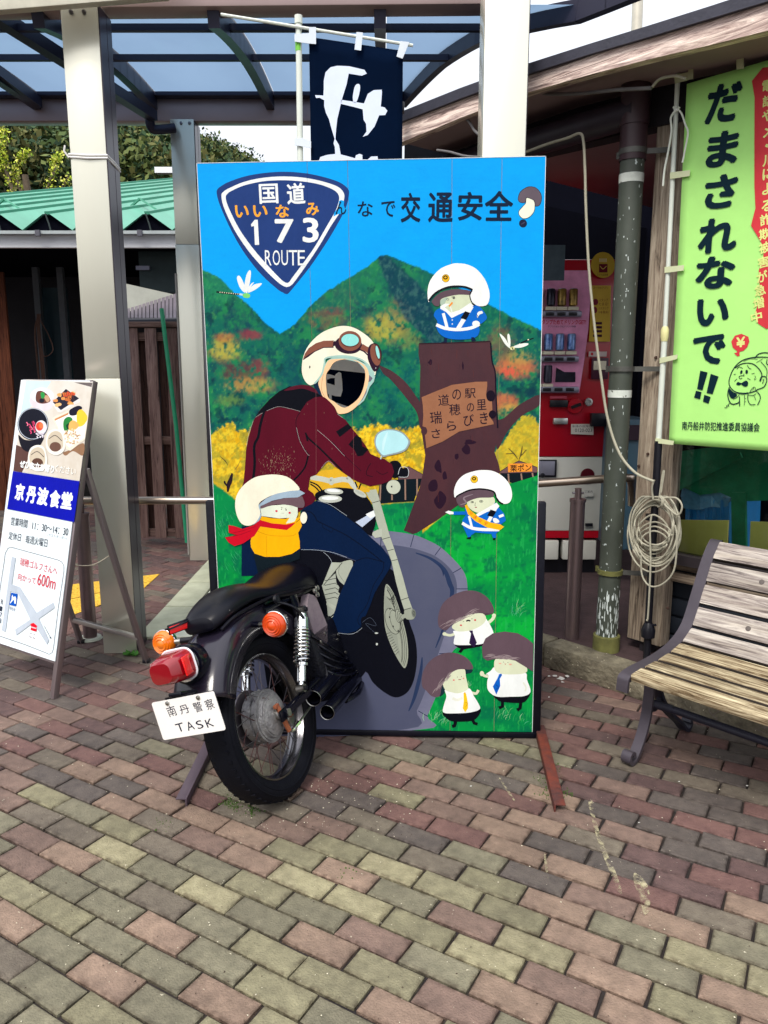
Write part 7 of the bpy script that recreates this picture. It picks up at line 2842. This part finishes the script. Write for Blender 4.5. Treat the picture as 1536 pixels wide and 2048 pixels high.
g = Geo()
g.box((.30, .10, .30), (.40, .02, .09), None, BPN, .006)
part('chain_guard', g, None, mc)

# =================================================================== THE BENCH
bo = G(1248, 1524)
bench = thing('bench', 'weathered slatted wooden bench on scrolled dark iron ends in front of the shop', 'bench', M4=frame(bo, -UD))
# local: x along the bench towards the right, y = back of the bench, z up
IRON = M('bench_iron', (72, 66, 74), rough=.42, var=.15, scale=6, metal=.2, bump=.08, speck=(206, 200, 206), thr=.77, sscale=50)
IROND = M('bench_iron_dark', (34, 34, 48), rough=.5, var=.2, scale=6, bump=.1)
SLW = wood('bench_slat_wood', (142, 132, 128), (216, 208, 196), 'X', bump=1.0, orand=.12, k=1.15)
SLS = wood('bench_seat_wood', (112, 94, 70), (236, 222, 186), 'X', bump=1.0, orand=.14, k=1.1)
prof = [(-.085, .335), (-.082, .368), (-.072, .392), (-.02, .402), (.06, .405), (.14, .409), (.23, .420), (.30, .438), (.355, .464), (.395, .498), (.425, .545), (.452, .60), (.485, .665), (.52, .735), (.555, .79), (.59, .826), (.61, .828)]
pc_ = cr([(0, a, b) for a, b in prof], 4, False)
BL_ = 1.52


def strap(g, pts, w, th, x0, mat):
    v, f = [], []
    n_ = len(pts)
    for i, p in enumerate(pts):
        t_ = (pts[min(i + 1, n_ - 1)] - pts[max(i - 1, 0)]).normalized()
        nn = Vector((0, -t_.z, t_.y))
        for (dx_, k) in ((0, .5), (w, .5), (w, -.5), (0, -.5)):
            v.append(Vector((x0 + dx_, p.y, p.z)) + nn * th * k)
    for i in range(n_ - 1):
        for k in range(4):
            f.append((i * 4 + k, i * 4 + (k + 1) % 4, (i + 1) * 4 + (k + 1) % 4, (i + 1) * 4 + k))
    f.append((0, 1, 2, 3))
    f.append(tuple((n_ - 1) * 4 + k for k in range(4)))
    g.add(v, f, mat)


for ex in (0, BL_):
    g = Geo()
    strap(g, pc_, .048, .012, ex, IRON)
    part('end_strap', g, None, bench)
    g = Geo()
    web = []
    for i_ in range(8, len(pc_) - 6):
        t_ = (pc_[i_ + 1] - pc_[i_ - 1]).normalized()
        web.append(pc_[i_] - Vector((0, -t_.z, t_.y)) * .022)
    strap(g, web, .014, .03, ex + .017, IROND)
    part('end_web', g, None, bench)
    g = Geo()
    lg_ = cr([(0, .125, .40), (0, .122, .33), (0, .118, .25), (0, .105, .165), (0, .075, .09), (0, .04, .035), (0, .012, .010), (0, -.012, .012), (0, -.026, .032), (0, -.016, .054), (0, .004, .05), (0, .006, .034)], 4, False)
    strap(g, lg_, .042, .014, ex + .003, IRON)
    lg2 = [p + Vector((0, .014, 0)) for p in lg_[:22]]
    strap(g, lg2, .014, .03, ex + .017, IROND)
    part('front_leg', g, None, bench)
    g = Geo()
    lr_ = cr([(0, .16, .40), (0, .17, .30), (0, .21, .22), (0, .28, .14), (0, .37, .07), (0, .43, .015), (0, .455, .012), (0, .468, .034), (0, .45, .05)], 4, False)
    strap(g, lr_, .042, .014, ex + .003, IROND)
    part('rear_leg', g, None, bench)
    g = Geo()
    g.tube(cr([(ex + .024, .12, .22), (ex + .024, .16, .19), (ex + .024, .20, .205), (ex + .024, .21, .24)], 5, False), .014, 10, IROND)
    part('scroll_bracket', g, None, bench)
g = Geo()
g.tube([(.02, .19, .20), (BL_ + .02, .19, .20)], .016, 12, IROND)
g.tube([(.02, .13, .225), (.09, .19, .20)], .018, 10, IROND)
part('stretcher_tube', g, None, bench)
# slats along the profile
arc = [0]
for i in range(1, len(pc_)):
    arc.append(arc[-1] + (pc_[i] - pc_[i - 1]).length)


def at(s_):
    for i in range(1, len(arc)):
        if arc[i] >= s_:
            u = (s_ - arc[i - 1]) / (arc[i] - arc[i - 1])
            p = pc_[i - 1].lerp(pc_[i], u)
            return p, (pc_[i] - pc_[i - 1]).normalized()
    return pc_[-1], (pc_[-1] - pc_[-2]).normalized()


TOT = arc[-1]
sl_c = [.118, .205, .292, .378, .468, .566, .668, .770, .872]
sl_c = [.10 + (TOT - .165) * i / 8 for i in range(9)]
PT_ = sl_c[1] - sl_c[0]
for k, c in enumerate(sl_c):
    p, t_ = at(c)
    nn = Vector((0, -t_.z, t_.y))
    wd_ = PT_ * (.81 if k < 4 else .86)
    gg = Geo()
    ang = math.atan2(t_.z, t_.y)
    gg.box((0, 0, 0), (BL_ - .05, wd_, .030), None, SLS if k < 4 else SLW, .006)
    gg.m(M('dark_slat_edge', (52, 44, 38), rough=.95, var=.4, scale=12))  # darker material for the long side faces between the slats
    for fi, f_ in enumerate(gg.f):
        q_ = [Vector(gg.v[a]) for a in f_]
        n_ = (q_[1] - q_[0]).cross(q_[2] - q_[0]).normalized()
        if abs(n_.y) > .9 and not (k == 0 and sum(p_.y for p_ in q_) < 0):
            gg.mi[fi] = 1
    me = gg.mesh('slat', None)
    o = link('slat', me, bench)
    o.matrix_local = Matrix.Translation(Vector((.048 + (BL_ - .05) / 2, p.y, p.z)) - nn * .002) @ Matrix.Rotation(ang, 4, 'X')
    if k >= 5 or k == 2:
        for x in ((.27,) if k % 2 else (.55, 1.1)):
            g = Geo()
            q = Vector((x, p.y, p.z)) + nn * .013
            g.lathe(q, nn, [(0, .011), (.0015, .010), (.002, .0001)], 12, M('slat_bolt', (96, 88, 84), rough=.5, metal=.4))
            part('slat_bolt', g, None, bench)
# cobweb of dry grass under the seat
g = Geo()
for k in range(70):
    x = rnd.uniform(.15, 1.2)
    q = Vector((x, .12 + rnd.gauss(0, .04), .345 + rnd.gauss(0, .015)))
    pts = [BM_ for BM_ in (q, q + Vector((rnd.gauss(0, .03), rnd.gauss(0, .02), -.02)), q + Vector((rnd.gauss(0, .05), rnd.gauss(0, .03), -.05 * rnd.random())))]
    g.tube(pts, .0008, 3, M('cobweb', (112, 100, 104), rough=.9))
g.T = None
me = g.mesh('cobweb', None, True, None)
o = link('cobweb', me)
o.matrix_world = frame(bo, -UD)
o['kind'] = 'stuff'
o['label'] = 'dusty cobweb hanging under the front slat of the bench'
o['category'] = 'cobweb'

# =================================================================== GREEN BANNER AT THE RIGHT
VB = -.17
gb_ = thing('green_banner', 'lime green fraud warning banner with bold black Japanese lettering on a white pole', 'banner', loc=tuple(BP(1318, 1100, VB).xy) + (0,))
LIME = M('lime_cloth', (184, 248, 136), rough=.75, var=.07, scale=3, bump=.35, bscale=7, k=.92)
pA = BP(1357, 128, VB + .0)
pM = BP(1330, 660, VB)
pBt = BP(1317, 882, VB)
g = Geo()
dd_ = (pM - pA)
g.tube([pA, pM], .0105, 14, WPL)
g.tube([pA + Vector((0, 0, .012)), pA - Vector((0, 0, .02))], .015, 14, WPL)
part('upper_pole', g, None, gb_, world=True)
g = Geo()
g.tube([pM, pBt], .0135, 14, WPL)
g.tube([pM + (pBt - pM) * -.03, pM, pM + (pBt - pM) * .06, pM + (pBt - pM) * .10], [.0125, .0185, .0185, .015], 16, M('cream_clamp', (226, 220, 160), rough=.4))
part('lower_pole', g, None, gb_, world=True)
g = Geo()
pC = BP(1297, 1240, VB)
pD = BP(1293, 1330, VB)
g.tube([pBt, pC, pD], .018, 14, BLKP)
g.tube([BP(1301, 1028, VB), BP(1300, 1040, VB)], .022, 14, BLKP)
g.lathe(BP(1296, 1268, VB), (0, 0, 1), [(-.02, .02), (-.015, .032), (.02, .034), (.045, .026), (.06, .018)], 18, BLKP)
g.tube([BP(1296, 1250, VB), BP(1312, 1250, VB)], .006, 8, BLKP)
part('sleeve_socket', g, None, gb_, world=True)
g = Geo()
g.tube([BP(1316, 150, VB), BP(1700, 22, VB)], .0055, 8, M('cream_rod', (186, 182, 160), rough=.5))
part('cross_rod', g, None, gb_, world=True)
tl_, bl__ = BP(1374, 168, VB), BP(1340, 886, VB)
xw = BP(1700, 60, VB)


def gpt(u, v):
    t0 = BP(1374, 168, VB)
    b0 = Vector(BP(1338, 887, VB))
    p = t0.lerp(b0, v)
    w_ = .60
    q = p - UD * (w_ * u)
    q.z = (t0.z * (1 - v) + b0.z * v)
    q = q + VD * (.0008 * math.sin(v * 9 + u * 2) + .0006 * math.sin(u * 11 + 3 * v))
    return q


g = Geo()
NU, NV = 16, 48
g.add([gpt(i / NU, j / NV) for j in range(NV + 1) for i in range(NU + 1)],
      [(j * (NU + 1) + i, j * (NU + 1) + i + 1, (j + 1) * (NU + 1) + i + 1, (j + 1) * (NU + 1) + i) for j in range(NV) for i in range(NU)], LIME)
o = part('cloth', g, None, gb_, world=True)
so = o.modifiers.new('t', 'SOLIDIFY')
so.thickness = .0015
TBM = M('cream_tab', (206, 212, 172), rough=.7, var=.06)
for pts in ([(1348, 150), (1376, 144), (1376, 130), (1386, 128), (1386, 157), (1350, 167)], [(1472, 107), (1486, 104), (1488, 137), (1473, 139)], [(1340, 345), (1380, 340), (1379, 352), (1340, 358)], [(1329, 534), (1368, 530), (1367, 541), (1329, 546)], [(1319, 716), (1355, 709), (1354, 718), (1319, 727)], [(1311, 876), (1348, 882), (1346, 890), (1310, 886)]):
    g = Geo()
    g.extr([[BP(x, y, VB + .016) for x, y in pts]], -VD * .003, TBM)
    part('tab', g, None, gb_, world=True, smooth=False)
BI = (10, 40, 52)
GB = Print(BP(1400, 500, VB), VD, -UD, base=.0048)
for ch, x0, y0, x1, y1, s5 in (('だ', 550, 395, 882, 835, 1), ('ま', 553, 862, 866, 1262, 1), ('さ', 530, 1286, 852, 1668, 1), ('れ', 470, 1706, 852, 2100, 1), ('な', 424, 138, 792, 466, 0), ('い', 432, 530, 736, 812, 0), ('で', 396, 870, 704, 1172, 0)):
    if s5:
        GB.setz((1300, 80), 4.877)
        k = 34
    else:
        GB.setz((1300, 480), 4.652)
        k = 14
    GB.text(ch, (x0, (y0 + y1) / 2 + k * .7), (x1, (y0 + y1) / 2 - k * .7), (y1 - y0) - k * 1.5, BI, .05)
    GB.flush('printed_letter', gb_)
GB.setz((1300, 480), 4.652)
GB.poly([(468, 1215), (536, 1232), (488, 1398), (438, 1385)], BI, False)
GB.poly([(565, 1245), (638, 1270), (582, 1435), (526, 1422)], BI, False)
GB.poly([(428, 1402), (480, 1415), (465, 1482), (410, 1465)], BI, False)
GB.poly([(505, 1440), (564, 1460), (545, 1522), (492, 1502)], BI, False)
GB.flush('exclamation_marks', gb_)
GB.text('南丹船井防犯推進委員協議会', (298, 1727), (1020, 1743), 82, BI, .015)
GB.flush('council_lettering', gb_)
RB = (222, 66, 74)
GB.setz((1300, 80), 4.877)
GB.setz((1300, 80), 4.877)
GB.poly([(1098, 270), (1180, 262), (1300, 330), (1330, 700), (1300, 1200), (1350, 1700), (1290, 2200), (1260, 2700), (1213, 2745), (1139, 2820), (1056, 2768), (1022, 2668), (1078, 2510), (1060, 2250), (1108, 2090), (1100, 2000), (985, 1810), (1028, 1640), (1018, 1420), (1018, 1000), (1020, 560), (994, 400)], RB, False)
YL = (236, 246, 150)
zz = [(1535, 171), (1536, 201), (1535, 231), (1537, 262), (1536, 292), (1536, 320), (1536, 347), (1535, 377), (1534, 411), (1531, 439), (1529, 468), (1529, 495), (1527, 524), (1524, 553), (1520, 580), (1517, 606), (1513, 634)]
GB.tf = None
for (x, y), ch in zip(zz, '電話やメールによる詐欺被害が急増中'):
    ch2 = '|' if ch == 'ー' else ch
    GB.text(ch2, (x - (11 if ch != 'ー' else 1.5), y + 3), (x + (11 if ch != 'ー' else 1.5), y - 3), 23, YL, .03)
GB.flush('red_callout', gb_)
GB.setz((1300, 480), 4.652)
GB.poly([(756, 945), (790, 890), (850, 872), (915, 900), (924, 945), (905, 995), (870, 1030), (832, 1040), (835, 1075), (815, 1085), (782, 1052), (812, 1044), (805, 1030), (770, 1000)], RB, False)
GB.text('¥', (802, 955), (886, 945), 96, YL, .04)


GB.flush('money_bubble', gb_)


def ink(pts, w_=7, **k):
    GB.line(pts, w_, BI, **k)


ink([(1140, 1100), (1080, 1090), (960, 1092), (860, 1120), (790, 1180), (745, 1270), (738, 1350), (790, 1410), (880, 1425), (960, 1412), (1010, 1385)], 9)
ink([(975, 1100), (1010, 1060), (1080, 1048), (1150, 1070)], 9)
ink([(1090, 1110), (1085, 1150), (1120, 1170)], 8)
ink([(790, 1190), (860, 1150), (950, 1150), (1010, 1195), (1040, 1250), (1028, 1310), (1022, 1300)], 9)
ink([(870, 1130), (930, 1105), (1000, 1110)], 4)
ink([(990, 1140), (1050, 1105)], 4)
ink([(1030, 1130), (1085, 1200), (1085, 1270)], 6)
ink([(1020, 1310), (1040, 1270), (1078, 1275), (1085, 1310), (1060, 1365), (1000, 1390)], 9)
ink([(1048, 1300), (1060, 1300), (1045, 1335)], 6)
ink([(808, 1200), (830, 1180), (862, 1195)], 6)
ink([(905, 1165), (920, 1190), (942, 1200)], 6)
GB.ell(850, 1228, 11, 17, BI, 15)
GB.ell(899, 1226, 12, 19, BI, 0)
ink([(870, 1245), (875, 1262), (850, 1262), (828, 1272), (838, 1290), (858, 1285)], 6)
ink([(778, 1250), (800, 1248)], 5)
ink([(945, 1245), (975, 1238)], 5)
ink([(786, 1315), (808, 1290)], 5)
ink([(905, 1285), (935, 1300)], 5)
ink([(975, 1260), (985, 1290), (975, 1300), (970, 1285)], 4)
GB.poly([(802, 1340), (820, 1320), (850, 1330), (890, 1308), (912, 1325), (905, 1358), (875, 1362), (850, 1345), (825, 1352)], BI)
GB.poly([(740, 1385), (775, 1415), (800, 1425), (808, 1450), (770, 1475), (745, 1460), (732, 1420)], BI)
ink([(738, 1370), (725, 1420), (730, 1480), (760, 1525), (810, 1520), (835, 1500)], 10)
ink([(770, 1480), (800, 1470), (830, 1440)], 5)
ink([(832, 1455), (834, 1545)], 9)
ink([(800, 1420), (850, 1435), (900, 1430)], 6)
ink([(878, 1440), (880, 1490), (876, 1540)], 5)
ink([(905, 1415), (915, 1440), (960, 1445), (985, 1430)], 6)
ink([(930, 1410), (955, 1375), (975, 1370), (985, 1400)], 5)
ink([(955, 1400), (965, 1372)], 4)
ink([(910, 1440), (912, 1490), (935, 1530), (980, 1530)], 7)
ink([(985, 1400), (1020, 1440), (1025, 1480), (1000, 1535)], 8)
ink([(970, 1450), (985, 1490)], 5)
for y in (1475, 1505):
    GB.ell(890, y, 3, 4, BI)
ink([(745, 1520), (725, 1530), (735, 1545), (710, 1540), (718, 1558), (692, 1560)], 5)
GB.flush('worried_caller_drawing', gb_)
g = Geo()
WS = M('white_string', (226, 230, 220), rough=.85)
g.tube(cr([BP(x, y, VB + .03) for x, y in [(1354, 217), (1342, 235), (1343, 262), (1337, 300), (1329, 340), (1326, 372)]], 5, False), .0045, 7, WS)
g.tube(cr([BP(x, y, VB + .03) for x, y in [(1351, 217), (1362, 225), (1371, 250), (1376, 266), (1370, 300), (1365, 325)]], 5, False), .004, 7, WS)
g.tube(cr([BP(x, y, VB + .03) for x, y in [(1347, 214), (1353, 221), (1359, 214)]], 5, False), .005, 7, WS)
solo('tied_string', g, None, 'white string knotted round the top of the green banner pole', 'string')

# =================================================================== STANDING SIGN AT THE LEFT
sw_ = Vector((-.84, .5426, 0))
sdd = Vector((.5426, .84, 0))
FR = Vector((-1.589, 3.487, 0))
lean = Vector((sdd.x * .341, sdd.y * .341, 1.502))
sgn_ = thing('standing_sign', 'leaning standing sign for a diner with food photo and small map', 'sign', M4=frame(FR, -sw_))
SST = M('sign_steel', (150, 138, 140), rough=.35, var=.08, scale=3, metal=.7)
lu = lean.normalized()
sn = (-sw_).cross(lu).normalized()
if sn.dot(-sdd) < 0:
    sn = -sn
SWD = .56
g = Geo()
for k in (0, 1):
    o_ = FR + sw_ * SWD * k
    g2 = Geo()
    g2.bar(o_, o_ + lean, .03, .03, up=sw_, mat=SST, bev=.002)
    part('side_rail', g2, None, sgn_, world=True)
for f_ in (.117, .995):
    g = Geo()
    g.bar(FR + lean * f_, FR + lean * f_ + sw_ * SWD, .026, .026, up=lu, mat=SST, bev=.002)
    part('cross_rail', g, None, sgn_, world=True)
PW = M('panel_white', (226, 236, 240), rough=.35, var=.03, scale=4)
c0_ = FR + sn * .017
f0, f1 = .118, 1.0
q = [c0_ + lean * f0 - sw_ * .0, c0_ + lean * f0 + sw_ * SWD, c0_ + lean * f1 + sw_ * SWD, c0_ + lean * f1 - sw_ * .0]
g = Geo()
g.extr([q], sn * .004, PW)
part('panel', g, None, sgn_, world=True, smooth=False)
hing = FR + lean * .725
for k in (0, 1):
    g = Geo()
    top = hing + sw_ * SWD * k - sn * .02
    ft_ = FR + sdd * .558 + sw_ * (SWD * k + .0)
    g.bar(top, ft_, .024, .03, up=sw_, mat=SST, bev=.002)
    part('rear_leg', g, None, sgn_, world=True)
    g = Geo()
    g.box(ft_ + Vector((0, 0, .01)), (.036, .036, .02), None, BLKP, .004)
    part('rubber_foot', g, None, sgn_, world=True)
g = Geo()
t0_ = (hing - sn * .02).lerp(FR + sdd * .558, .86)
g.bar(t0_, t0_ + sw_ * SWD, .025, .025, mat=M('bright_tube', (196, 194, 190), rough=.3, metal=.8), bev=.002)
part('leg_brace', g, None, sgn_, world=True)
g = Geo()
g.tube(cr([FR + lean * .42, FR + lean * .41 + sdd * .12 + Vector((0, 0, -.01)), FR + lean * .42 + sdd * .22], 5, False), .0025, 6, M('thin_wire', (190, 180, 160), rough=.5))
part('stay_wire', g, None, sgn_, world=True)
S = Print(c0_ + sn * .0045, sn, -sw_, base=.0005)
oS, kS = (0, 750), 6.825
S.setz(oS, kS)
TAN = M('print_table', (196, 180, 158), rough=.4, scale=2.2, col2=(236, 234, 228), k=.86)
S.poly([(354, 62), (1268, 92), (1085, 1448), (178, 1308)], TAN, False)
S.poly([(360, 75), (700, 85), (640, 180), (560, 300), (330, 520), (280, 540)], (206, 228, 238), False)
S.poly([(1010, 100), (1262, 105), (1250, 165), (1120, 130)], (110, 100, 100), False)
S.poly([(220, 950), (330, 1000), (420, 1060), (360, 1200), (300, 1330), (182, 1310)], (92, 62, 56), False)
S.poly([(860, 1060), (960, 1020), (1140, 930), (1130, 1100), (1000, 1040), (900, 1100)], (150, 112, 84))
S.ell(575, 290, 165, 120, (232, 226, 232))
S.poly([(415, 320), (735, 320), (700, 450), (620, 490), (480, 470)], (228, 216, 222))
S.ell(575, 290, 145, 95, (240, 244, 250))
S.poly([(500, 240), (560, 215), (640, 260), (690, 340), (650, 380), (560, 390), (490, 350)], (104, 64, 54))
S.poly([(600, 290), (660, 280), (680, 340), (640, 370)], (200, 160, 130))
S.poly([(555, 245), (600, 240), (610, 300), (570, 320)], (40, 150, 70))
S.ell(570, 350, 34, 30, (24, 28, 40))
S.poly([(705, 380), (780, 300), (900, 200), (1100, 330), (1090, 370), (830, 510), (790, 505)], (232, 226, 224), False)
S.poly([(720, 370), (900, 190), (1080, 320), (830, 480)], (36, 34, 52), False)
for i in range(16):
    x, y = 760 + rnd.random() * 240, 230 + rnd.random() * 190
    S.poly([(x + rnd.uniform(20, 46) * math.cos(a), y + rnd.uniform(12, 30) * math.sin(a)) for a in (0, .9, 1.8, 2.7, 3.6, 4.5, 5.4)], rnd.choice([(224, 148, 82), (236, 172, 100), (206, 112, 56), (244, 190, 130), (216, 84, 50)]))
for i in range(5):
    S.line([(870 + i * 30, 225 + i * 6), (900 + i * 28, 330 + i * 4)], 5, (110, 60, 40))
S.ell(450, 670, 212, 222, (16, 18, 34), 8)
S.ell(450, 665, 204, 214, (196, 206, 220), 8, hole=(196, 206))
S.poly([(250, 820), (330, 880), (470, 890), (600, 840), (540, 970), (420, 1050), (300, 1000)], (20, 18, 32))
S.ell(560, 710, 78, 92, (228, 220, 226))
S.ell(540, 700, 50, 60, (238, 70, 50))
S.ell(560, 690, 30, 40, (246, 120, 70))
for i in range(12):
    x, y = 360 + rnd.random() * 120, 600 + rnd.random() * 180
    S.line([(x, y), (x + 20, y + 30), (x + 10, y + 50)], 14, rnd.choice([(226, 74, 120), (246, 120, 150), (190, 40, 84)]))
for i in range(14):
    x, y = 470 + rnd.random() * 130, 780 + rnd.random() * 80
    S.ell(x, y, 16, 9, rnd.choice([(230, 224, 232), (200, 190, 204), (150, 140, 160)]), rnd.random() * 90, 8)
S.poly([(712, 590), (760, 560), (1080, 430), (1205, 560), (1195, 640), (1160, 880), (960, 1035), (900, 1010), (880, 930), (800, 760)], (236, 226, 208), False)
S.poly([(745, 600), (1070, 450), (1190, 570), (1150, 860), (950, 990), (910, 960), (820, 780)], (246, 244, 238), False)
S.poly([(950, 480), (1060, 420), (1120, 450), (1050, 540), (960, 550)], (24, 22, 44))
S.poly([(745, 600), (940, 510), (930, 540), (750, 625)], (206, 140, 90), False)
S.poly([(1050, 520), (1110, 470), (1180, 540), (1190, 610), (1130, 690), (1060, 690)], (250, 206, 60))
S.poly([(870, 620), (930, 570), (990, 600), (960, 680), (920, 780), (870, 740)], (40, 130, 60))
S.poly([(900, 690), (950, 660), (940, 760)], (16, 60, 40))
S.poly([(950, 650), (1010, 620), (1080, 690), (1000, 760), (940, 740)], (240, 180, 100))
for i in range(60):
    a, r_ = rnd.random() * 6.28, math.sqrt(rnd.random())
    S.ell(980 + 120 * r_ * math.cos(a), 840 + 100 * r_ * math.sin(a), 15, 8, rnd.choice([(226, 196, 150), (246, 226, 190), (196, 150, 104), (214, 176, 130)]), rnd.random() * 180, 7)
for (cx, cy) in ((755, 920), (510, 1140)):
    S.poly([(cx - 130, cy + 20), (cx - 100, cy - 130), (cx, cy - 185), (cx + 90, cy - 150), (cx + 130, cy - 20), (cx + 120, cy + 110), (cx + 20, cy + 175), (cx - 90, cy + 130)], (244, 238, 228))
    S.poly([(cx - 108, cy + 0), (cx - 80, cy - 110), (cx, cy - 155), (cx + 80, cy - 120), (cx + 108, cy), (cx + 80, cy + 90), (cx - 60, cy + 100)], (206, 192, 170))
    S.ell(cx, cy + 60, 78, 66, (110, 78, 66) if cx > 600 else (92, 62, 50))
    S.line([(cx - 85, cy - 50), (cx, cy - 95), (cx + 90, cy - 20)], 9, (30, 26, 36))
S.text('ぜひお立ち寄り', (272, 1210), (740, 1290), 110, (250, 255, 255), .05)
S.text('ください', (752, 1270), (1035, 1320), 100, (250, 250, 245), .012)
S.flush('food_photo', sgn_)
S.base += .0022
DBL = (0, 10, 168)
S.poly([(176, 1312), (1085, 1450), (1010, 2008), (96, 1828)], DBL, False)
for ch, x0, x1, y, h in (('京', 210, 332, 1595, 236), ('丹', 362, 490, 1632, 236), ('波', 508, 658, 1655, 250), ('食', 678, 822, 1690, 246), ('堂', 836, 988, 1712, 240)):
    S.text(ch, (x0, y - 10), (x1, y + 12), h, (248, 250, 255), .055)
S.flush('title_band', sgn_)
S.setz((0, 1000), 6.025)
DN = (26, 40, 60)
S.text('営業時間', (132, 250), (330, 288), 104, DN, 0)
S.text('11：30～14：30', (388, 308), (820, 386), 88, DN, 0)
S.text('(ラストオーダー)', (572, 420), (806, 466), 48, (120, 136, 150), -.01)
S.text('定休日', (104, 424), (250, 452), 96, DN, 0)
S.text('毎週火曜日', (306, 468), (570, 520), 100, DN, 0)
S.flush('hours_lettering', sgn_)
RDT = (214, 60, 80)
S.text('瑞穂ゴルフさんへ', (242, 738), (690, 856), 100, RDT, -.016)
S.text('向かって', (216, 918), (430, 978), 88, RDT, -.016)
S.text('600m', (454, 950), (670, 1010), 150, RDT, -.016)
S.line([(-40, 1630), (0, 1640), (300, 1742), (540, 1836), (590, 1858), (625, 1840), (642, 1790), (700, 1300), (768, 860), (768, 790), (742, 745), (700, 722), (400, 640), (130, 566), (95, 580), (62, 640), (40, 800), (0, 1060), (-60, 1500), (-60, 1600)], 5, (50, 56, 80), False)
RDG = (190, 200, 212)
S.poly([(142, 684), (188, 694), (142, 1016), (240, 1050), (270, 1100), (440, 1360), (642, 1234), (656, 1300), (470, 1430), (590, 1690), (566, 1740), (400, 1480), (195, 1630), (182, 1560), (365, 1440), (215, 1125), (130, 1100), (66, 1585), (20, 1570), (96, 1010)], RDG, False)
S.poly([(136, 1115), (212, 1132), (192, 1282), (112, 1262)], (0, 84, 190), False)
S.poly([(140, 1165), (150, 1140), (160, 1170), (185, 1160), (195, 1190), (190, 1250), (172, 1250), (170, 1200), (150, 1215), (125, 1250), (122, 1235), (140, 1200)], (240, 246, 255), False)
S.text('現在地', (112, 1300), (182, 1322), 42, (70, 80, 120), -.01)
S.poly([(404, 1480), (452, 1520), (442, 1530), (436, 1586), (368, 1566), (374, 1505), (360, 1495)], (228, 10, 40), False)
S.line([(374, 1530), (436, 1548)], 14, (250, 200, 206), False)
S.text('ここ', (356, 1625), (426, 1650), 52, (120, 70, 80), -.01)
for ch, x, y in (('R', 25, 1228), ('1', 12, 1310), ('7', 8, 1385), ('3', 0, 1455)):
    S.text(ch, (x - 13, y - 4), (x + 13, y + 4), 60, DN, -.012)
S.line([(530, 1510), (612, 1670)], 4, (120, 130, 140), False)
S.text('至 綾部市', (535, 1530), (600, 1640), 18, (70, 80, 90), 0)
S.poly([(596, 1655), (612, 1645), (614, 1678)], (40, 50, 70), False)
S.flush('printed_map', sgn_)

# bird dropping and scraps by the kerb
g = Geo()
dm = M('dried_white_splash', (214, 212, 206), rough=.8, var=.2)
for cx, cy, r_ in ((1122, 1356, 9), (1110, 1352, 5), (1134, 1352, 5), (1098, 1352, 3), (1125, 1364, 4), (1098, 1394, 2.5), (1358, 1563, 2.2), (1494, 1571, 2.4), (1278, 1645, 2.5), (942, 1572, 2)):
    g.poly([[G(cx + r_ * rnd.uniform(.5, 1.3) * math.cos(a), cy + .5 * r_ * rnd.uniform(.4, 1.2) * math.sin(a), .0032) for a in [i * .7 for i in range(9)]]])
part('dried_splash', g, dm, pav, smooth=False, stuff=True)

# small weeds at the pillar foot
g = Geo()
wm = M('weed_green', (70, 130, 44), rough=.7, var=.3, scale=30)
wb_ = G(262, 1312)
for cx in (252, 262, 272):
    wb_ = G(cx, 1310 + (cx % 3))
    for k in range(9):
        a = rnd.random() * 6.28
        l = rnd.uniform(.02, .05)
        d_ = Vector((math.cos(a), math.sin(a), rnd.uniform(.3, 1))).normalized() * l
        e_ = Vector((-math.sin(a), math.cos(a), 0)) * l * .3
        g.add([wb_, wb_ + d_ * .5 + e_, wb_ + d_, wb_ + d_ * .5 - e_], [(0, 1, 2, 3)], wm)
solo('weed', g, None, 'tiny green weeds at the foot of the front left pillar', 'weed', smooth=False, fix=False)
